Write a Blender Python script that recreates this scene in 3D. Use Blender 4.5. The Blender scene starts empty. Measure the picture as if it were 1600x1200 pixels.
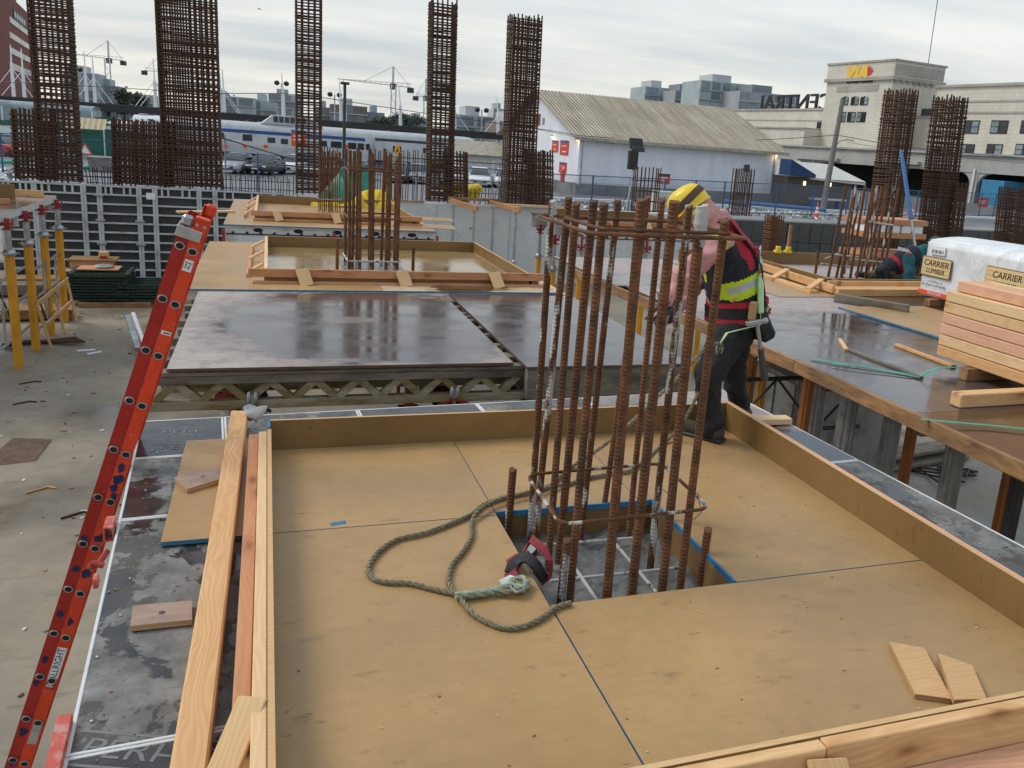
import bpy, bmesh, math, random
import numpy as np
from mathutils import Vector as V3, Matrix, Euler
R = math.radians
random.seed(7)
scene = bpy.context.scene
C = scene.collection
# ---------------------------------------------------------------- camera
PITCH, ROLL, YAW, FPX, PCX, PCY, EYE = R(13.58), R(4.15), R(20.09), 1312., 887., 545., 1.6
fw = V3((math.sin(YAW)*math.cos(PITCH), math.cos(YAW)*math.cos(PITCH), -math.sin(PITCH)))
r0 = V3((math.cos(YAW), -math.sin(YAW), 0)); u0 = r0.cross(fw)
rt = r0*math.cos(ROLL)+u0*math.sin(ROLL); up = -r0*math.sin(ROLL)+u0*math.cos(ROLL)
cd = bpy.data.cameras.new('camera'); cam = bpy.data.objects.new('camera', cd); C.objects.link(cam)
cam.matrix_world = Matrix(((rt.x, up.x, -fw.x, 0), (rt.y, up.y, -fw.y, 0), (rt.z, up.z, -fw.z, EYE), (0, 0, 0, 1)))
cd.sensor_width = 36; cd.lens = FPX/1600*36; cd.shift_x = -(PCX-800)/1600; cd.shift_y = (PCY-600)/1600
cd.clip_start = .05; cd.clip_end = 3000
scene.camera = cam
OEYE = V3((0, 0, EYE))
# measured picture positions turned into points on the real planes they lie on
def ray(px, py): return rt*((px-PCX)/FPX) - up*((py-PCY)/FPX) + fw
def onz(px, py, z): d = ray(px, py); return OEYE+d*((z-EYE)/d.z)
def ony(px, py, y): d = ray(px, py); return OEYE+d*(y/d.y)
def onx(px, py, x): d = ray(px, py); return OEYE+d*(x/d.x)
def atd(px, py, d): return OEYE+ray(px, py)*d
def zat(P, py):
    lo, hi = -8., 1.6+.12*P[1]
    for _ in range(50):
        m = (lo+hi)/2; v = V3((P[0], P[1], m))-OEYE
        if PCY-FPX*v.dot(up)/v.dot(fw) > py: lo = m
        else: hi = m
    return lo
# ---------------------------------------------------------------- node helper
class NT:
    def __init__(s, tree): s.t = tree; s.n = tree.nodes; s.l = tree.links
    def __call__(s, typ, ins=None, **kw):
        n = s.n.new(typ)
        for k, v in kw.items(): setattr(n, k, v)
        for k, v in (ins or {}).items():
            if isinstance(v, bpy.types.NodeSocket): s.l.new(v, n.inputs[k])
            elif v is not None:
                i = n.inputs[k]
                try: i.default_value = v
                except Exception: i.default_value = (*v, 1)[:4]
        return n
    def mapping(s, vec, scale=(1, 1, 1), loc=(0, 0, 0), rot=(0, 0, 0)):
        return s('ShaderNodeMapping', {0: vec, 1: loc, 2: rot, 3: scale}).outputs[0]
    def noise(s, vec, scale, detail=4, rough=.55, w=None, dist=0):
        n = s('ShaderNodeTexNoise', {'Vector': vec, 'Scale': scale, 'Detail': detail, 'Roughness': rough, 'Distortion': dist}, noise_dimensions='4D' if w is not None else '3D')
        if w is not None:
            if isinstance(w, bpy.types.NodeSocket): s.l.new(w, n.inputs['W'])
            else: n.inputs['W'].default_value = w
        return n.outputs[0]
    def vor(s, vec, scale, feature='F1'): return s('ShaderNodeTexVoronoi', {'Vector': vec, 'Scale': scale}, feature=feature).outputs['Distance']
    def ramp(s, f, *st):
        n = s('ShaderNodeValToRGB', {0: f}); e = n.color_ramp.elements
        while len(e) < len(st): e.new(.5)
        for i, (p, c) in enumerate(st): e[i].position = p; e[i].color = (*c, 1) if hasattr(c, '__len__') else (c, c, c, 1)
        return n.outputs[0]
    def mix(s, f, a, b, mode='MIX'):
        n = s('ShaderNodeMix', data_type='RGBA', blend_type=mode)
        for i, v in ((0, f), (6, a), (7, b)):
            if isinstance(v, bpy.types.NodeSocket): s.l.new(v, n.inputs[i])
            else: n.inputs[i].default_value = v if i == 0 else ((*v, 1) if len(v) == 3 else v)
        return n.outputs[2]
    def math(s, op, a, b=0., clamp=False):
        n = s('ShaderNodeMath', {0: a, 1: b}, operation=op); n.use_clamp = clamp; return n.outputs[0]
    def rng(s, v, a, b, c=0., d=1.): return s('ShaderNodeMapRange', {0: v, 1: a, 2: b, 3: c, 4: d}).outputs[0]
# ---------------------------------------------------------------- world and sun
SUN_EL, SUN_AZ = R(46), R(-58)           # azimuth from +Y towards +X
world = bpy.data.worlds.new("World"); scene.world = world; world.use_nodes = True
nt = NT(world.node_tree); nt.n.clear()
sky = nt('ShaderNodeTexSky', sky_type='NISHITA', sun_disc=False, sun_elevation=SUN_EL, sun_rotation=SUN_AZ, altitude=10, air_density=1.2, dust_density=2.5)
tc = nt('ShaderNodeTexCoord').outputs['Generated']
sep = nt('ShaderNodeSeparateXYZ', {0: tc}); el = sep.outputs[2]
den = nt.math('ADD', nt.math('MAXIMUM', el, 0.), .13)          # project on a cloud deck
px_ = nt('ShaderNodeCombineXYZ', {0: nt.math('DIVIDE', sep.outputs[0], den), 1: nt.math('DIVIDE', sep.outputs[1], den), 2: 0.}).outputs[0]
c1 = nt.noise(nt.mapping(px_, (.36, .95, 1), (3.2, 1.5, 0), (0, 0, R(24))), 1.1, 7, .52, dist=.35)
c2 = nt.noise(nt.mapping(px_, (.5, 1.1, 1), (7.7, .4, 0), (0, 0, R(15))), 2.6, 6, .55)
band = nt.rng(nt.math('ADD', nt.math('MULTIPLY', c1, .75), nt.math('MULTIPLY', c2, .25)), .36, .64)
grad = nt.rng(el, .0, .34)
low = nt.mix(band, (.52, .545, .55), (.85, .815, .71))
high = nt.mix(band, (.39, .47, .56), (.585, .66, .735))
cloud = nt.mix(grad, low, high)
skyc = nt.mix(1., sky.outputs[0], (.10, .10, .10), 'MULTIPLY')
bgc = nt.mix(.9, skyc, cloud)
bg = nt('ShaderNodeBackground', {0: bgc, 1: 1.0})
nt('ShaderNodeOutputWorld', {0: bg.outputs[0]})
sd = bpy.data.lights.new('sun', 'SUN'); sun = bpy.data.objects.new('sun', sd); C.objects.link(sun)
sd.energy = 1.5; sd.angle = R(26); sd.color = (1, .95, .86)
sdir = V3((math.sin(SUN_AZ)*math.cos(SUN_EL), math.cos(SUN_AZ)*math.cos(SUN_EL), math.sin(SUN_EL)))
sun.rotation_euler = sdir.to_track_quat('Z', 'Y').to_euler()
scene.view_settings.view_transform = 'Standard'; scene.view_settings.look = 'None'
scene.view_settings.exposure = .36; scene.view_settings.gamma = 1; scene.view_settings.use_curve_mapping = False
scene.cycles.max_bounces = 6; scene.cycles.diffuse_bounces = 3; scene.cycles.glossy_bounces = 3; scene.cycles.transmission_bounces = 3
# ---------------------------------------------------------------- mesh builder
class MB:
    def __init__(s): s.v = []; s.f = []; s.m = []
    def add(s, vs, fs, mi=0):
        o = len(s.v); s.v += [tuple(x) for x in vs]; s.f += [tuple(i+o for i in f) for f in fs]; s.m += [mi]*len(fs); return s
    def box(s, lo, hi, mi=0, M=None):
        (a, b, c), (d, e, f) = lo, hi
        vs = [V3(p) for p in ((a,b,c),(d,b,c),(d,e,c),(a,e,c),(a,b,f),(d,b,f),(d,e,f),(a,e,f))]
        if M is not None: vs = [M@p for p in vs]
        return s.add(vs, [(0,3,2,1),(4,5,6,7),(0,1,5,4),(1,2,6,5),(2,3,7,6),(3,0,4,7)], mi)
    def bar(s, p0, p1, w, h, up=(0, 0, 1), mi=0):
        "box along p0-p1 through its centre line, w across, h along up"
        p0, p1 = V3(p0), V3(p1); d = (p1-p0).normalized(); u = V3(up); u = (u-d*u.dot(d)).normalized(); x = d.cross(u)
        vs = [p+x*a*w/2+u*b*h/2 for p in (p0, p1) for a, b in ((-1,-1),(1,-1),(1,1),(-1,1))]
        return s.add(vs, [(0,1,2,3),(7,6,5,4),(0,4,5,1),(1,5,6,2),(2,6,7,3),(3,7,4,0)], mi)
    def tube(s, p0, p1, r, n=8, r2=None, mi=0, cap=True):
        return s.sweep([p0, p1], [r, r if r2 is None else r2], n, mi=mi, cap=cap)
    def sweep(s, pts, r, n=8, closed=False, mi=0, cap=True):
        pts = [V3(p) for p in pts]; N = len(pts); rr = r if hasattr(r, '__len__') else [r]*N
        t0 = (pts[1]-pts[0]).normalized(); a = V3((0, 0, 1)) if abs(t0.z) < .9 else V3((1, 0, 0)); x = (a-t0*a.dot(t0)).normalized()
        vs = []
        for i, p in enumerate(pts):
            if closed: t = pts[(i+1) % N]-pts[i-1]
            else: t = pts[min(i+1, N-1)]-pts[max(i-1, 0)]
            t = t.normalized() if t.length > 1e-9 else t0
            x = (x-t*x.dot(t)); x = x.normalized() if x.length > 1e-6 else t.orthogonal().normalized(); y = t.cross(x)
            vs += [p+(x*math.cos(2*math.pi*k/n)+y*math.sin(2*math.pi*k/n))*rr[i] for k in range(n)]
        fs = [(i*n+k, i*n+(k+1) % n, ((i+1) % N)*n+(k+1) % n, ((i+1) % N)*n+k) for i in range(N if closed else N-1) for k in range(n)]
        if cap and not closed: fs += [tuple(range(n))[::-1], tuple((N-1)*n+k for k in range(n))]
        return s.add(vs, fs, mi)
    def prism(s, poly, vec, mi=0):
        "extrude a planar 3D outline along vec"
        n = len(poly); vec = V3(vec); vs = [V3(p) for p in poly]; vs += [p+vec for p in vs]
        return s.add(vs, [tuple(range(n))[::-1], tuple(range(n, 2*n))]+[(i, (i+1) % n, n+(i+1) % n, n+i) for i in range(n)], mi)
    def lathe(s, prof, n=16, mi=0, M=None):
        vs = [V3((r*math.cos(2*math.pi*k/n), r*math.sin(2*math.pi*k/n), z)) for r, z in prof for k in range(n)]
        if M is not None: vs = [M@p for p in vs]
        N = len(prof)
        return s.add(vs, [(i*n+k, i*n+(k+1) % n, (i+1)*n+(k+1) % n, (i+1)*n+k) for i in range(N-1) for k in range(n)]+[tuple(range(n))[::-1], tuple((N-1)*n+k for k in range(n))], mi)
    def ell(s, c, r, n=12, m=8, mi=0, M=None):
        prof = [(math.sin(math.pi*(i+.02)/(m+.04)), -math.cos(math.pi*(i+.02)/(m+.04))) for i in range(m+1)]
        T = Matrix.Translation(V3(c)) @ (M if M is not None else Matrix()) @ Matrix.Diagonal((r[0], r[1], r[2], 1))
        return s.lathe(prof, n, mi, T)
    def mesh(s, name, bevel=0, smooth=False, fix=True):
        me = bpy.data.meshes.new(name); me.from_pydata(s.v, [], s.f)
        for p, i in zip(me.polygons, s.m): p.material_index = i
        if fix or bevel:
            bm = bmesh.new(); bm.from_mesh(me)
            if bevel: bmesh.ops.bevel(bm, geom=[e for e in bm.edges if e.is_manifold and e.calc_face_angle(0) > .6], offset=bevel, segments=1, affect='EDGES', clamp_overlap=True)
            bmesh.ops.recalc_face_normals(bm, faces=bm.faces); bm.to_mesh(me); bm.free()
        if smooth:
            me.polygons.foreach_set('use_smooth', [True]*len(me.polygons))
            try: me.set_sharp_from_angle(angle=R(smooth if smooth > 1 else 40))
            except Exception: pass
        return me
    def build(s, name, mat, parent=None, bevel=0, smooth=False, M=None):
        me = s.mesh(name, bevel, smooth)
        for m in (mat if isinstance(mat, (list, tuple)) else [mat]): me.materials.append(m)
        return put(name, me, parent, M)
def put(name, me, parent=None, M=None):
    o = bpy.data.objects.new(name, me); C.objects.link(o)
    if M is not None: o.matrix_basis = M
    if parent is not None:
        o.parent = parent
        if parent.type == 'EMPTY' and not parent.get('local'): o.matrix_parent_inverse = Matrix.Translation(-parent.location)
        elif parent.type == 'MESH' and parent.get('placed'): o.matrix_parent_inverse = parent.matrix_basis.inverted()
    return o
GROUPS = {}
def tag(o, label, cat, group=None):
    o['label'] = label; o['category'] = cat; o['kind'] = 'thing'
    if group: o['group'] = group
    return o
def thing(name, label, cat, loc=(0, 0, 0), group=None, local=False, rz=0):
    o = bpy.data.objects.new(name, None); C.objects.link(o); o.location = V3(loc); o.rotation_euler.z = rz; o.empty_display_size = .1
    if local: o['local'] = 1
    return tag(o, label, cat, group)
def kids(o): return [c for c in list(o.children)]
def copy_tree(o, parent=None):
    c = o.copy(); C.objects.link(c)
    if parent is not None: c.parent = parent; c.matrix_parent_inverse = o.matrix_parent_inverse.copy()
    for ch in kids(o): copy_tree(ch, c)
    return c
def struct(o, kind='structure'): o['kind'] = kind; return o
def frame(p0, p1, up=(0, 0, 1)):
    "matrix with X along p0-p1, Z near up, origin p0"
    p0, p1 = V3(p0), V3(p1); x = (p1-p0).normalized(); z = V3(up); z = (z-x*z.dot(x)).normalized(); y = z.cross(x)
    return Matrix(((x.x, y.x, z.x, p0.x), (x.y, y.y, z.y, p0.y), (x.z, y.z, z.z, p0.z), (0, 0, 0, 1)))
def lumber(name, p0, p1, w, h, mat, parent=None, up=(0, 0, 1), bevel=.003, label=None, cat=None, group=None):
    "sawn piece lying with the middle of its underside on p0-p1; grain runs along its local X"
    L = (V3(p1)-V3(p0)).length
    o = MB().box((0, -w/2, 0), (L, w/2, h)).build(name, mat, parent, bevel, M=frame(p0, p1, up))
    o['placed'] = 1
    if label: tag(o, label, cat or 'lumber', group)
    return o
def sheet(name, x0, y0, x1, y1, z, t, mats, parent=None, rz=0, piv=None):
    "panel whose top is at z; second material on the edges"
    cx, cy = (x0+x1)/2, (y0+y1)/2; a, b = (x1-x0)/2, (y1-y0)/2
    mb = MB(); vs = [(sx*a, sy*b, zz) for zz in (-t, 0) for sx, sy in ((-1,-1),(1,-1),(1,1),(-1,1))]
    mb.add(vs, [(0,3,2,1),(4,5,6,7)], 0); mb.add(vs, [(0,1,5,4),(1,2,6,5),(2,3,7,6),(3,0,4,7)], len(mats)-1)
    # merge the doubled corners
    me = mb.mesh(name); bm = bmesh.new(); bm.from_mesh(me); bmesh.ops.remove_doubles(bm, verts=bm.verts, dist=1e-6); bmesh.ops.recalc_face_normals(bm, faces=bm.faces); bm.to_mesh(me); bm.free()
    for m in mats: me.materials.append(m)
    M = Matrix.Translation((cx, cy, z))
    if rz:
        pv = V3(piv if piv else (cx, cy, z)); M = Matrix.Translation(pv)@Matrix.Rotation(rz, 4, 'Z')@Matrix.Translation(-pv)@M
    o = put(name, me, parent, M); o['placed'] = 1
    return o
def text(name, body, size, mat, M, parent=None, ext=.002, sx=1., align='CENTER', shear=0., bold=0.):
    cu = bpy.data.curves.new(name, 'FONT'); cu.body = body; cu.size = size; cu.extrude = ext; cu.align_x = align; cu.align_y = 'CENTER'; cu.shear = shear; cu.offset = bold; cu.resolution_u = 3
    t = bpy.data.objects.new(name, cu); C.objects.link(t)
    bpy.context.view_layer.update()
    me = bpy.data.meshes.new_from_object(t.evaluated_get(bpy.context.evaluated_depsgraph_get()))
    bpy.data.objects.remove(t); bpy.data.curves.remove(cu)
    if sx != 1: me.transform(Matrix.Diagonal((sx, 1, 1, 1)))
    me.name = name; me.materials.clear(); me.materials.append(mat)
    return put(name, me, parent, M)
def face_frame(origin, xdir, ydir):
    "matrix for flat things: local X along xdir, Y along ydir, Z out of the face"
    x = V3(xdir).normalized(); y = V3(ydir); y = (y-x*y.dot(x)).normalized(); z = x.cross(y); o = V3(origin)
    return Matrix(((x.x, y.x, z.x, o.x), (x.y, y.y, z.y, o.y), (x.z, y.z, z.z, o.z), (0, 0, 0, 1)))
# ---------------------------------------------------------------- materials
def newmat(name):
    m = bpy.data.materials.new(name); m.use_nodes = True; t = NT(m.node_tree); t.n.clear()
    p = t('ShaderNodeBsdfPrincipled'); t('ShaderNodeOutputMaterial', {0: p.outputs[0]})
    return m, t, p
def setp(t, p, **kw):
    for k, v in kw.items():
        i = p.inputs[{'color': 'Base Color', 'rough': 'Roughness', 'metal': 'Metallic', 'normal': 'Normal', 'coat': 'Coat Weight', 'spec': 'Specular IOR Level', 'emit': 'Emission Color', 'es': 'Emission Strength', 'alpha': 'Alpha', 'trans': 'Transmission Weight', 'sheen': 'Sheen Weight'}[k]]
        if isinstance(v, bpy.types.NodeSocket): t.l.new(v, i)
        else: i.default_value = (*v, 1) if hasattr(v, '__len__') and len(v) == 3 else v
def bump(t, h, s=.3, d=.01): return t('ShaderNodeBump', {'Height': h, 'Strength': s, 'Distance': d}).outputs[0]
def simple(name, col, rough=.6, metal=0., var=.25, scale=6, bmp=0., dirt=None, dscale=2., coords='Object', streak=(1, 1, 1)):
    m, t, p = newmat(name); tc = t('ShaderNodeTexCoord').outputs[coords]; v = t.mapping(tc, streak)
    n = t.noise(v, scale, 5, .6); lo = tuple(c*(1-var) for c in col); hi = tuple(min(1, c*(1+var)) for c in col)
    c = t.ramp(n, (.3, lo), (.7, hi))
    if dirt:
        d = t.ramp(t.noise(v, dscale, 7, .65), (.5, 0), (.66, 1)); c = t.mix(t.math('MULTIPLY', d, .7), c, dirt)
    setp(t, p, color=c, rough=t.rng(t.noise(v, scale*2.3, 3), .3, .7, max(.03, rough-.1), min(1, rough+.1)), metal=metal)
    if bmp: setp(t, p, normal=bump(t, t.noise(v, scale*6, 5), bmp, .01))
    return m
def emat(name, col, s):
    m, t, p = newmat(name); setp(t, p, color=(0, 0, 0), emit=col, es=s); return m
def wood(name, base, dark, knots=True, rough=.62, weather=None, wz=1.):
    m, t, p = newmat(name); tc = t('ShaderNodeTexCoord').outputs['Object']; rnd = t('ShaderNodeObjectInfo').outputs['Random']
    w = t.math('MULTIPLY', rnd, 37.)
    off = t('ShaderNodeCombineXYZ', {0: w, 1: t.math('MULTIPLY', rnd, 11.), 2: t.math('MULTIPLY', rnd, 5.)}).outputs[0]
    v0 = t('ShaderNodeVectorMath', {0: tc, 1: off}, operation='ADD').outputs[0]
    warp = t('ShaderNodeTexNoise', {'Vector': t.mapping(v0, (1.2, 4, 4)), 'Scale': 1.6, 'Detail': 2}).outputs['Color']
    v = t('ShaderNodeVectorMath', {0: t.mapping(v0, (.5, 9, 9)), 1: t('ShaderNodeVectorMath', {0: warp, 1: (1.1, 1.6, 1.6)}, operation='MULTIPLY').outputs[0]}, operation='ADD').outputs[0]
    g1 = t('ShaderNodeTexWave', {'Vector': v, 'Scale': 1.9, 'Distortion': 3.5, 'Detail': 2, 'Detail Scale': 1.2}, wave_type='RINGS', rings_direction='X').outputs['Fac']
    g2 = t.noise(t.mapping(v0, (1.5, 90, 90)), 1., 4, .6)
    c = t.mix(t.math('MULTIPLY', g1, .5), base, dark); c = t.mix(t.rng(g2, .38, .7, 0, .45), c, dark)
    hue = t.noise(t.mapping(v0, (.8, .5, .5)), 1.3, 2)
    c = t.mix(t.rng(hue, .35, .7, 0, .5), c, tuple(min(1, a*b) for a, b in zip(base, (1.12, 1.2, 1.35))))
    c = t.mix(t.rng(rnd, 0, 1, 0, .42), c, tuple(a*b for a, b in zip(base, (.85, .66, .58))))
    h = g2
    if knots:
        k = t.vor(t.mapping(v0, (2.6, 6.5, 6.5)), 1.); km = t.ramp(k, (.03, 1), (.13, 0)); c = t.mix(km, c, tuple(a*.28 for a in dark))
        kr = t.ramp(k, (.1, .55), (.3, 0)); c = t.mix(kr, c, dark)
    if weather:
        ws = t.ramp(t.noise(t.mapping(v0, (1.2, 6, 6)), 1.4, 6, .65), (.44, 0), (.66, 1)); c = t.mix(t.math('MULTIPLY', ws, wz), c, weather)
    setp(t, p, color=c, rough=rough, normal=bump(t, h, .25, .004), spec=.35)
    return m
M = {}
M['fir'] = wood('fir_lumber', (.74, .46, .215), (.45, .215, .075))
M['fir_pale'] = wood('pale_fir', (.80, .565, .315), (.56, .32, .13))
M['fir_red'] = wood('reddish_fir', (.58, .29, .14), (.32, .13, .05))
M['fir_pink'] = wood('pink_fir', (.74, .43, .27), (.54, .26, .14), knots=False)
M['old_wood'] = wood('old_lumber', (.42, .23, .10), (.17, .085, .035), weather=(.06, .045, .035), wz=.75)
M['grey_wood'] = wood('weathered_timber', (.23, .20, .155), (.10, .085, .06), weather=(.05, .045, .035), wz=.8)
M['girder'] = wood('olive_girder_timber', (.20, .155, .055), (.085, .062, .02), knots=False, weather=(.36, .33, .26), wz=.8)
M['ply_edge'] = simple('plywood_edge', (.45, .27, .13), .7, var=.45, scale=5, streak=(.4, .4, 60))
M['ply_pale'] = wood('pale_plywood', (.68, .45, .22), (.48, .27, .105), knots=False)
def form_ply(name, base, stain, gl=.42):
    m, t, p = newmat(name); tc = t('ShaderNodeTexCoord').outputs['Object']; rnd = t('ShaderNodeObjectInfo').outputs['Random']
    off = t('ShaderNodeCombineXYZ', {0: t.math('MULTIPLY', rnd, 31.), 1: t.math('MULTIPLY', rnd, 17.), 2: 0.}).outputs[0]
    v = t('ShaderNodeVectorMath', {0: tc, 1: off}, operation='ADD').outputs[0]
    a = t.noise(v, 1.4, 5, .6); c = t.ramp(a, (.3, tuple(x*.82 for x in base)), (.7, tuple(x*1.12 for x in base)))
    g = t.noise(t.mapping(v, (3, 26, 10), rot=(0, 0, .1)), 1.5, 5, .7, dist=.6); c = t.mix(t.rng(g, .5, .78, 0, .28), c, stain); mo = t.noise(v, 13, 7, .72); c = t.mix(t.rng(mo, .44, .72, 0, .26), c, stain)
    s = t.ramp(t.noise(t.mapping(v, (1, 2.2, 1)), 5.5, 6, .7), (.60, 0), (.70, 1)); c = t.mix(t.math('MULTIPLY', s, .45), c, tuple(x*.55 for x in stain))
    sc = t.ramp(t.noise(t.mapping(v, (2.5, 11, 4), rot=(0, 0, .6)), 2.6, 8, .78), (.62, 0), (.66, 1)); c = t.mix(t.math('MULTIPLY', sc, .75), c, (.10, .056, .022)); sc2 = t.ramp(t.noise(t.mapping(v, (14, 3, 4), rot=(0, 0, -.35)), 2.1, 8, .78), (.64, 0), (.68, 1)); c = t.mix(t.math('MULTIPLY', sc2, .55), c, (.13, .075, .03))
    dots = t.ramp(t.vor(v, 6.5), (.018, 1), (.04, 0)); c = t.mix(t.math('MULTIPLY', dots, .6), c, (.16, .10, .05))
    lt = t.ramp(t.noise(v, 9, 6, .75), (.68, 0), (.73, 1)); c = t.mix(t.math('MULTIPLY', lt, .3), c, (.62, .5, .33))
    setp(t, p, color=c, rough=t.rng(a, .3, .7, gl-.1, gl+.12), normal=bump(t, t.noise(v, 60, 4), .06, .003), spec=.4); return m
M['tan_ply'] = form_ply('tan_form_plywood', (.425, .262, .112), (.27, .158, .064))
M['brown_ply'] = form_ply('brown_form_plywood', (.25, .145, .052), (.16, .085, .03), .34)
M['blue_edge'] = simple('blue_edge_paint', (.035, .17, .31), .55, var=.3, scale=14)
def film_ply(name, wet_c, wet_r, isl=None, dry=(.42, .34, .30), wetc=(.040, .026, .022), soft=.22, amp=.5, dull=(.17, .12, .105)):
    "dark film-faced plywood with standing water: wet where the warped distance to wet_c is below 1"
    m, t, p = newmat(name); tc = t('ShaderNodeTexCoord').outputs['Object']
    n = t('ShaderNodeTexNoise', {'Vector': t.mapping(tc, (1, 1.6, 1)), 'Scale': 1.7, 'Detail': 8, 'Roughness': .66}).outputs[0]
    def dist(c, r): return t('ShaderNodeVectorMath', {0: t.mapping(tc, (1/r[0], 1/r[1], 0), (-c[0]/r[0], -c[1]/r[1], 0))}, operation='LENGTH').outputs['Value']
    d = t.math('ADD', dist(wet_c, wet_r), t.math('MULTIPLY', t.math('SUBTRACT', n, .5), amp*2))
    wet = t.rng(d, 1+soft*.25, 1-soft*.25)
    if isl:
        for c, r in isl:
            d2 = t.math('ADD', dist(c, r), t.math('MULTIPLY', t.math('SUBTRACT', n, .5), .7)); wet = t.math('MULTIPLY', wet, t.rng(d2, .85, 1.15))
    damp = t.rng(d, 1.35, .95)
    sp = t.ramp(t.noise(tc, 7, 8, .72), (.50, 0), (.60, 1)); fine = t.noise(t.mapping(tc, (2, 14, 1)), 3, 6, .7)
    cd_ = t.mix(t.rng(fine, .35, .7), tuple(x*.8 for x in dry), tuple(min(1, x*1.15) for x in dry)); cd_ = t.mix(t.math('MULTIPLY', sp, .4), cd_, (.13, .09, .075))
    c = t.mix(damp, cd_, t.mix(t.math('MULTIPLY', sp, .6), dull, wetc)); c = t.mix(wet, c, wetc)
    rg = t.mix(wet, t.mix(damp, (.62,)*3, (.30,)*3), t.mix(t.rng(n, .4, .62), (.09,)*3, (.25,)*3))
    h = t.math('MULTIPLY', t.noise(tc, 30, 4), t.rng(wet, 0, 1, 1, .03))
    setp(t, p, color=c, rough=rg, normal=bump(t, h, .12, .004), spec=.85); return m
def cement_black(name, spread=.52, seed=0., wetk=.3):
    m, t, p = newmat(name); tc = t.mapping(t('ShaderNodeTexCoord').outputs['Object'], (1, 1, 1), (seed, seed*.7, 0))
    n = t.noise(t.mapping(tc, (2.2, 1.6, 1)), 1.7, 9, .68, dist=.5); n2 = t.noise(tc, 6, 7, .7)
    cem = t.ramp(n2, (.3, (.075, .072, .066)), (.5, (.155, .15, .14)), (.7, (.27, .262, .245)))
    blk = t.ramp(t.noise(tc, 9, 5), (.35, (.018, .018, .019)), (.65, (.055, .05, .046)))
    mk = t.ramp(n, (spread-.012, 0), (spread+.012, 1)); c = t.mix(mk, blk, cem); wt = t.ramp(t.noise(t.mapping(tc, (1.3, 1, 1), (4, 2, 0)), 2.3, 8, .7), (.53, 0), (.55, 1)); c = t.mix(t.math('MULTIPLY', wt, .75), c, (.05, .041, .033))
    spots = t.ramp(t.vor(t.mapping(tc, (1, 1.4, 1)), 9.), (.06, 1), (.12, 0)); c = t.mix(t.math('MULTIPLY', spots, .85), c, (.028, .026, .025)); scr = t.ramp(t.noise(t.mapping(tc, (2, 17, 1), rot=(0, 0, .35)), 2., 8, .75), (.62, 0), (.66, 1)); c = t.mix(t.math('MULTIPLY', scr, .6), c, (.03, .026, .022))
    spk = t.ramp(t.noise(tc, 26, 7, .8), (.60, 0), (.66, 1)); c = t.mix(t.math('MULTIPLY', spk, .8), c, (.06, .055, .05))
    lt = t.ramp(t.noise(tc, 33, 7, .8), (.66, 0), (.71, 1)); c = t.mix(t.math('MULTIPLY', lt, .6), c, (.5, .5, .48))
    rg = t.mix(mk, (.16,)*3, (.72,)*3)
    setp(t, p, color=c, rough=rg, normal=bump(t, n2, .2, .003)); return m
def concrete(name, c0, c1, stain, rough=(.25, .75), sc=.5, dark=None):
    m, t, p = newmat(name); tc = t('ShaderNodeTexCoord').outputs['Object']
    a = t.noise(tc, sc, 8, .62); b = t.noise(tc, sc*9, 6, .65); c = t.ramp(a, (.33, c0), (.66, c1))
    c = t.mix(t.rng(b, .42, .75, 0, .55), c, stain)
    st = t.ramp(t.noise(t.mapping(tc, (1, 3.5, 1), rot=(0, 0, .5)), sc*4, 8, .72), (.56, 0), (.68, 1)); c = t.mix(t.math('MULTIPLY', st, .5), c, dark or tuple(x*.45 for x in c0))
    f = t.ramp(t.noise(tc, sc*60, 5, .7), (.62, 0), (.7, 1)); c = t.mix(t.math('MULTIPLY', f, .35), c, tuple(x*.4 for x in c0))
    setp(t, p, color=c, rough=t.rng(a, .38, .6, *rough), normal=bump(t, b, .25, .01)); return m
M['slab'] = concrete('damp_concrete_slab', (.130, .103, .070), (.335, .282, .212), (.205, .166, .115), (.2, .75), .42, dark=(.05, .04, .03))
M['cwall'] = concrete('cast_concrete_wall', (.50, .51, .50), (.64, .65, .64), (.55, .56, .53), (.7, .85), .8, dark=(.33, .34, .33))
M['wetcon'] = concrete('wet_concrete', (.115, .115, .105), (.235, .232, .215), (.17, .168, .155), (.04, .4), 5., dark=(.07, .07, .065))
M['dockcon'] = concrete('old_dock_concrete', (.14, .145, .14), (.27, .275, .27), (.2, .205, .2), (.7, .85), .35)
M['asphalt'] = concrete('damp_asphalt', (.105, .108, .115), (.20, .205, .215), (.15, .152, .16), (.3, .7), .08)
M['block'] = concrete('dark_concrete_block', (.045, .048, .048), (.095, .098, .095), (.07, .072, .07), (.6, .8), 1.2, dark=(.02, .02, .02))
def rust(name, a=(.05, .0195, .009), b=(.185, .073, .025), d=(.024, .016, .012), sc=14):
    m, t, p = newmat(name); tc = t('ShaderNodeTexCoord').outputs['Object']; n = t.noise(tc, sc, 6, .65); n2 = t.noise(t.mapping(tc, (1, 1, .35)), sc*.35, 5, .6)
    rn = t('ShaderNodeObjectInfo').outputs['Random']; c = t.ramp(n, (.3, a), (.68, b)); c = t.mix(t.ramp(n2, (.5, 0), (.68, .85)), c, d); c = t.mix(t.rng(rn, 0, 1, 0, .55), c, t.ramp(n, (.3, tuple(x*1.35 for x in a)), (.68, tuple(x*1.45 for x in b))))
    setp(t, p, color=c, rough=.78, normal=bump(t, t.noise(tc, sc*8, 4), .3, .002)); return m
M['rust'] = rust('rusty_steel')
M['rust_far'] = rust('dark_rusty_steel', (.036, .018, .010), (.095, .042, .018), (.024, .015, .010), 2.)
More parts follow.
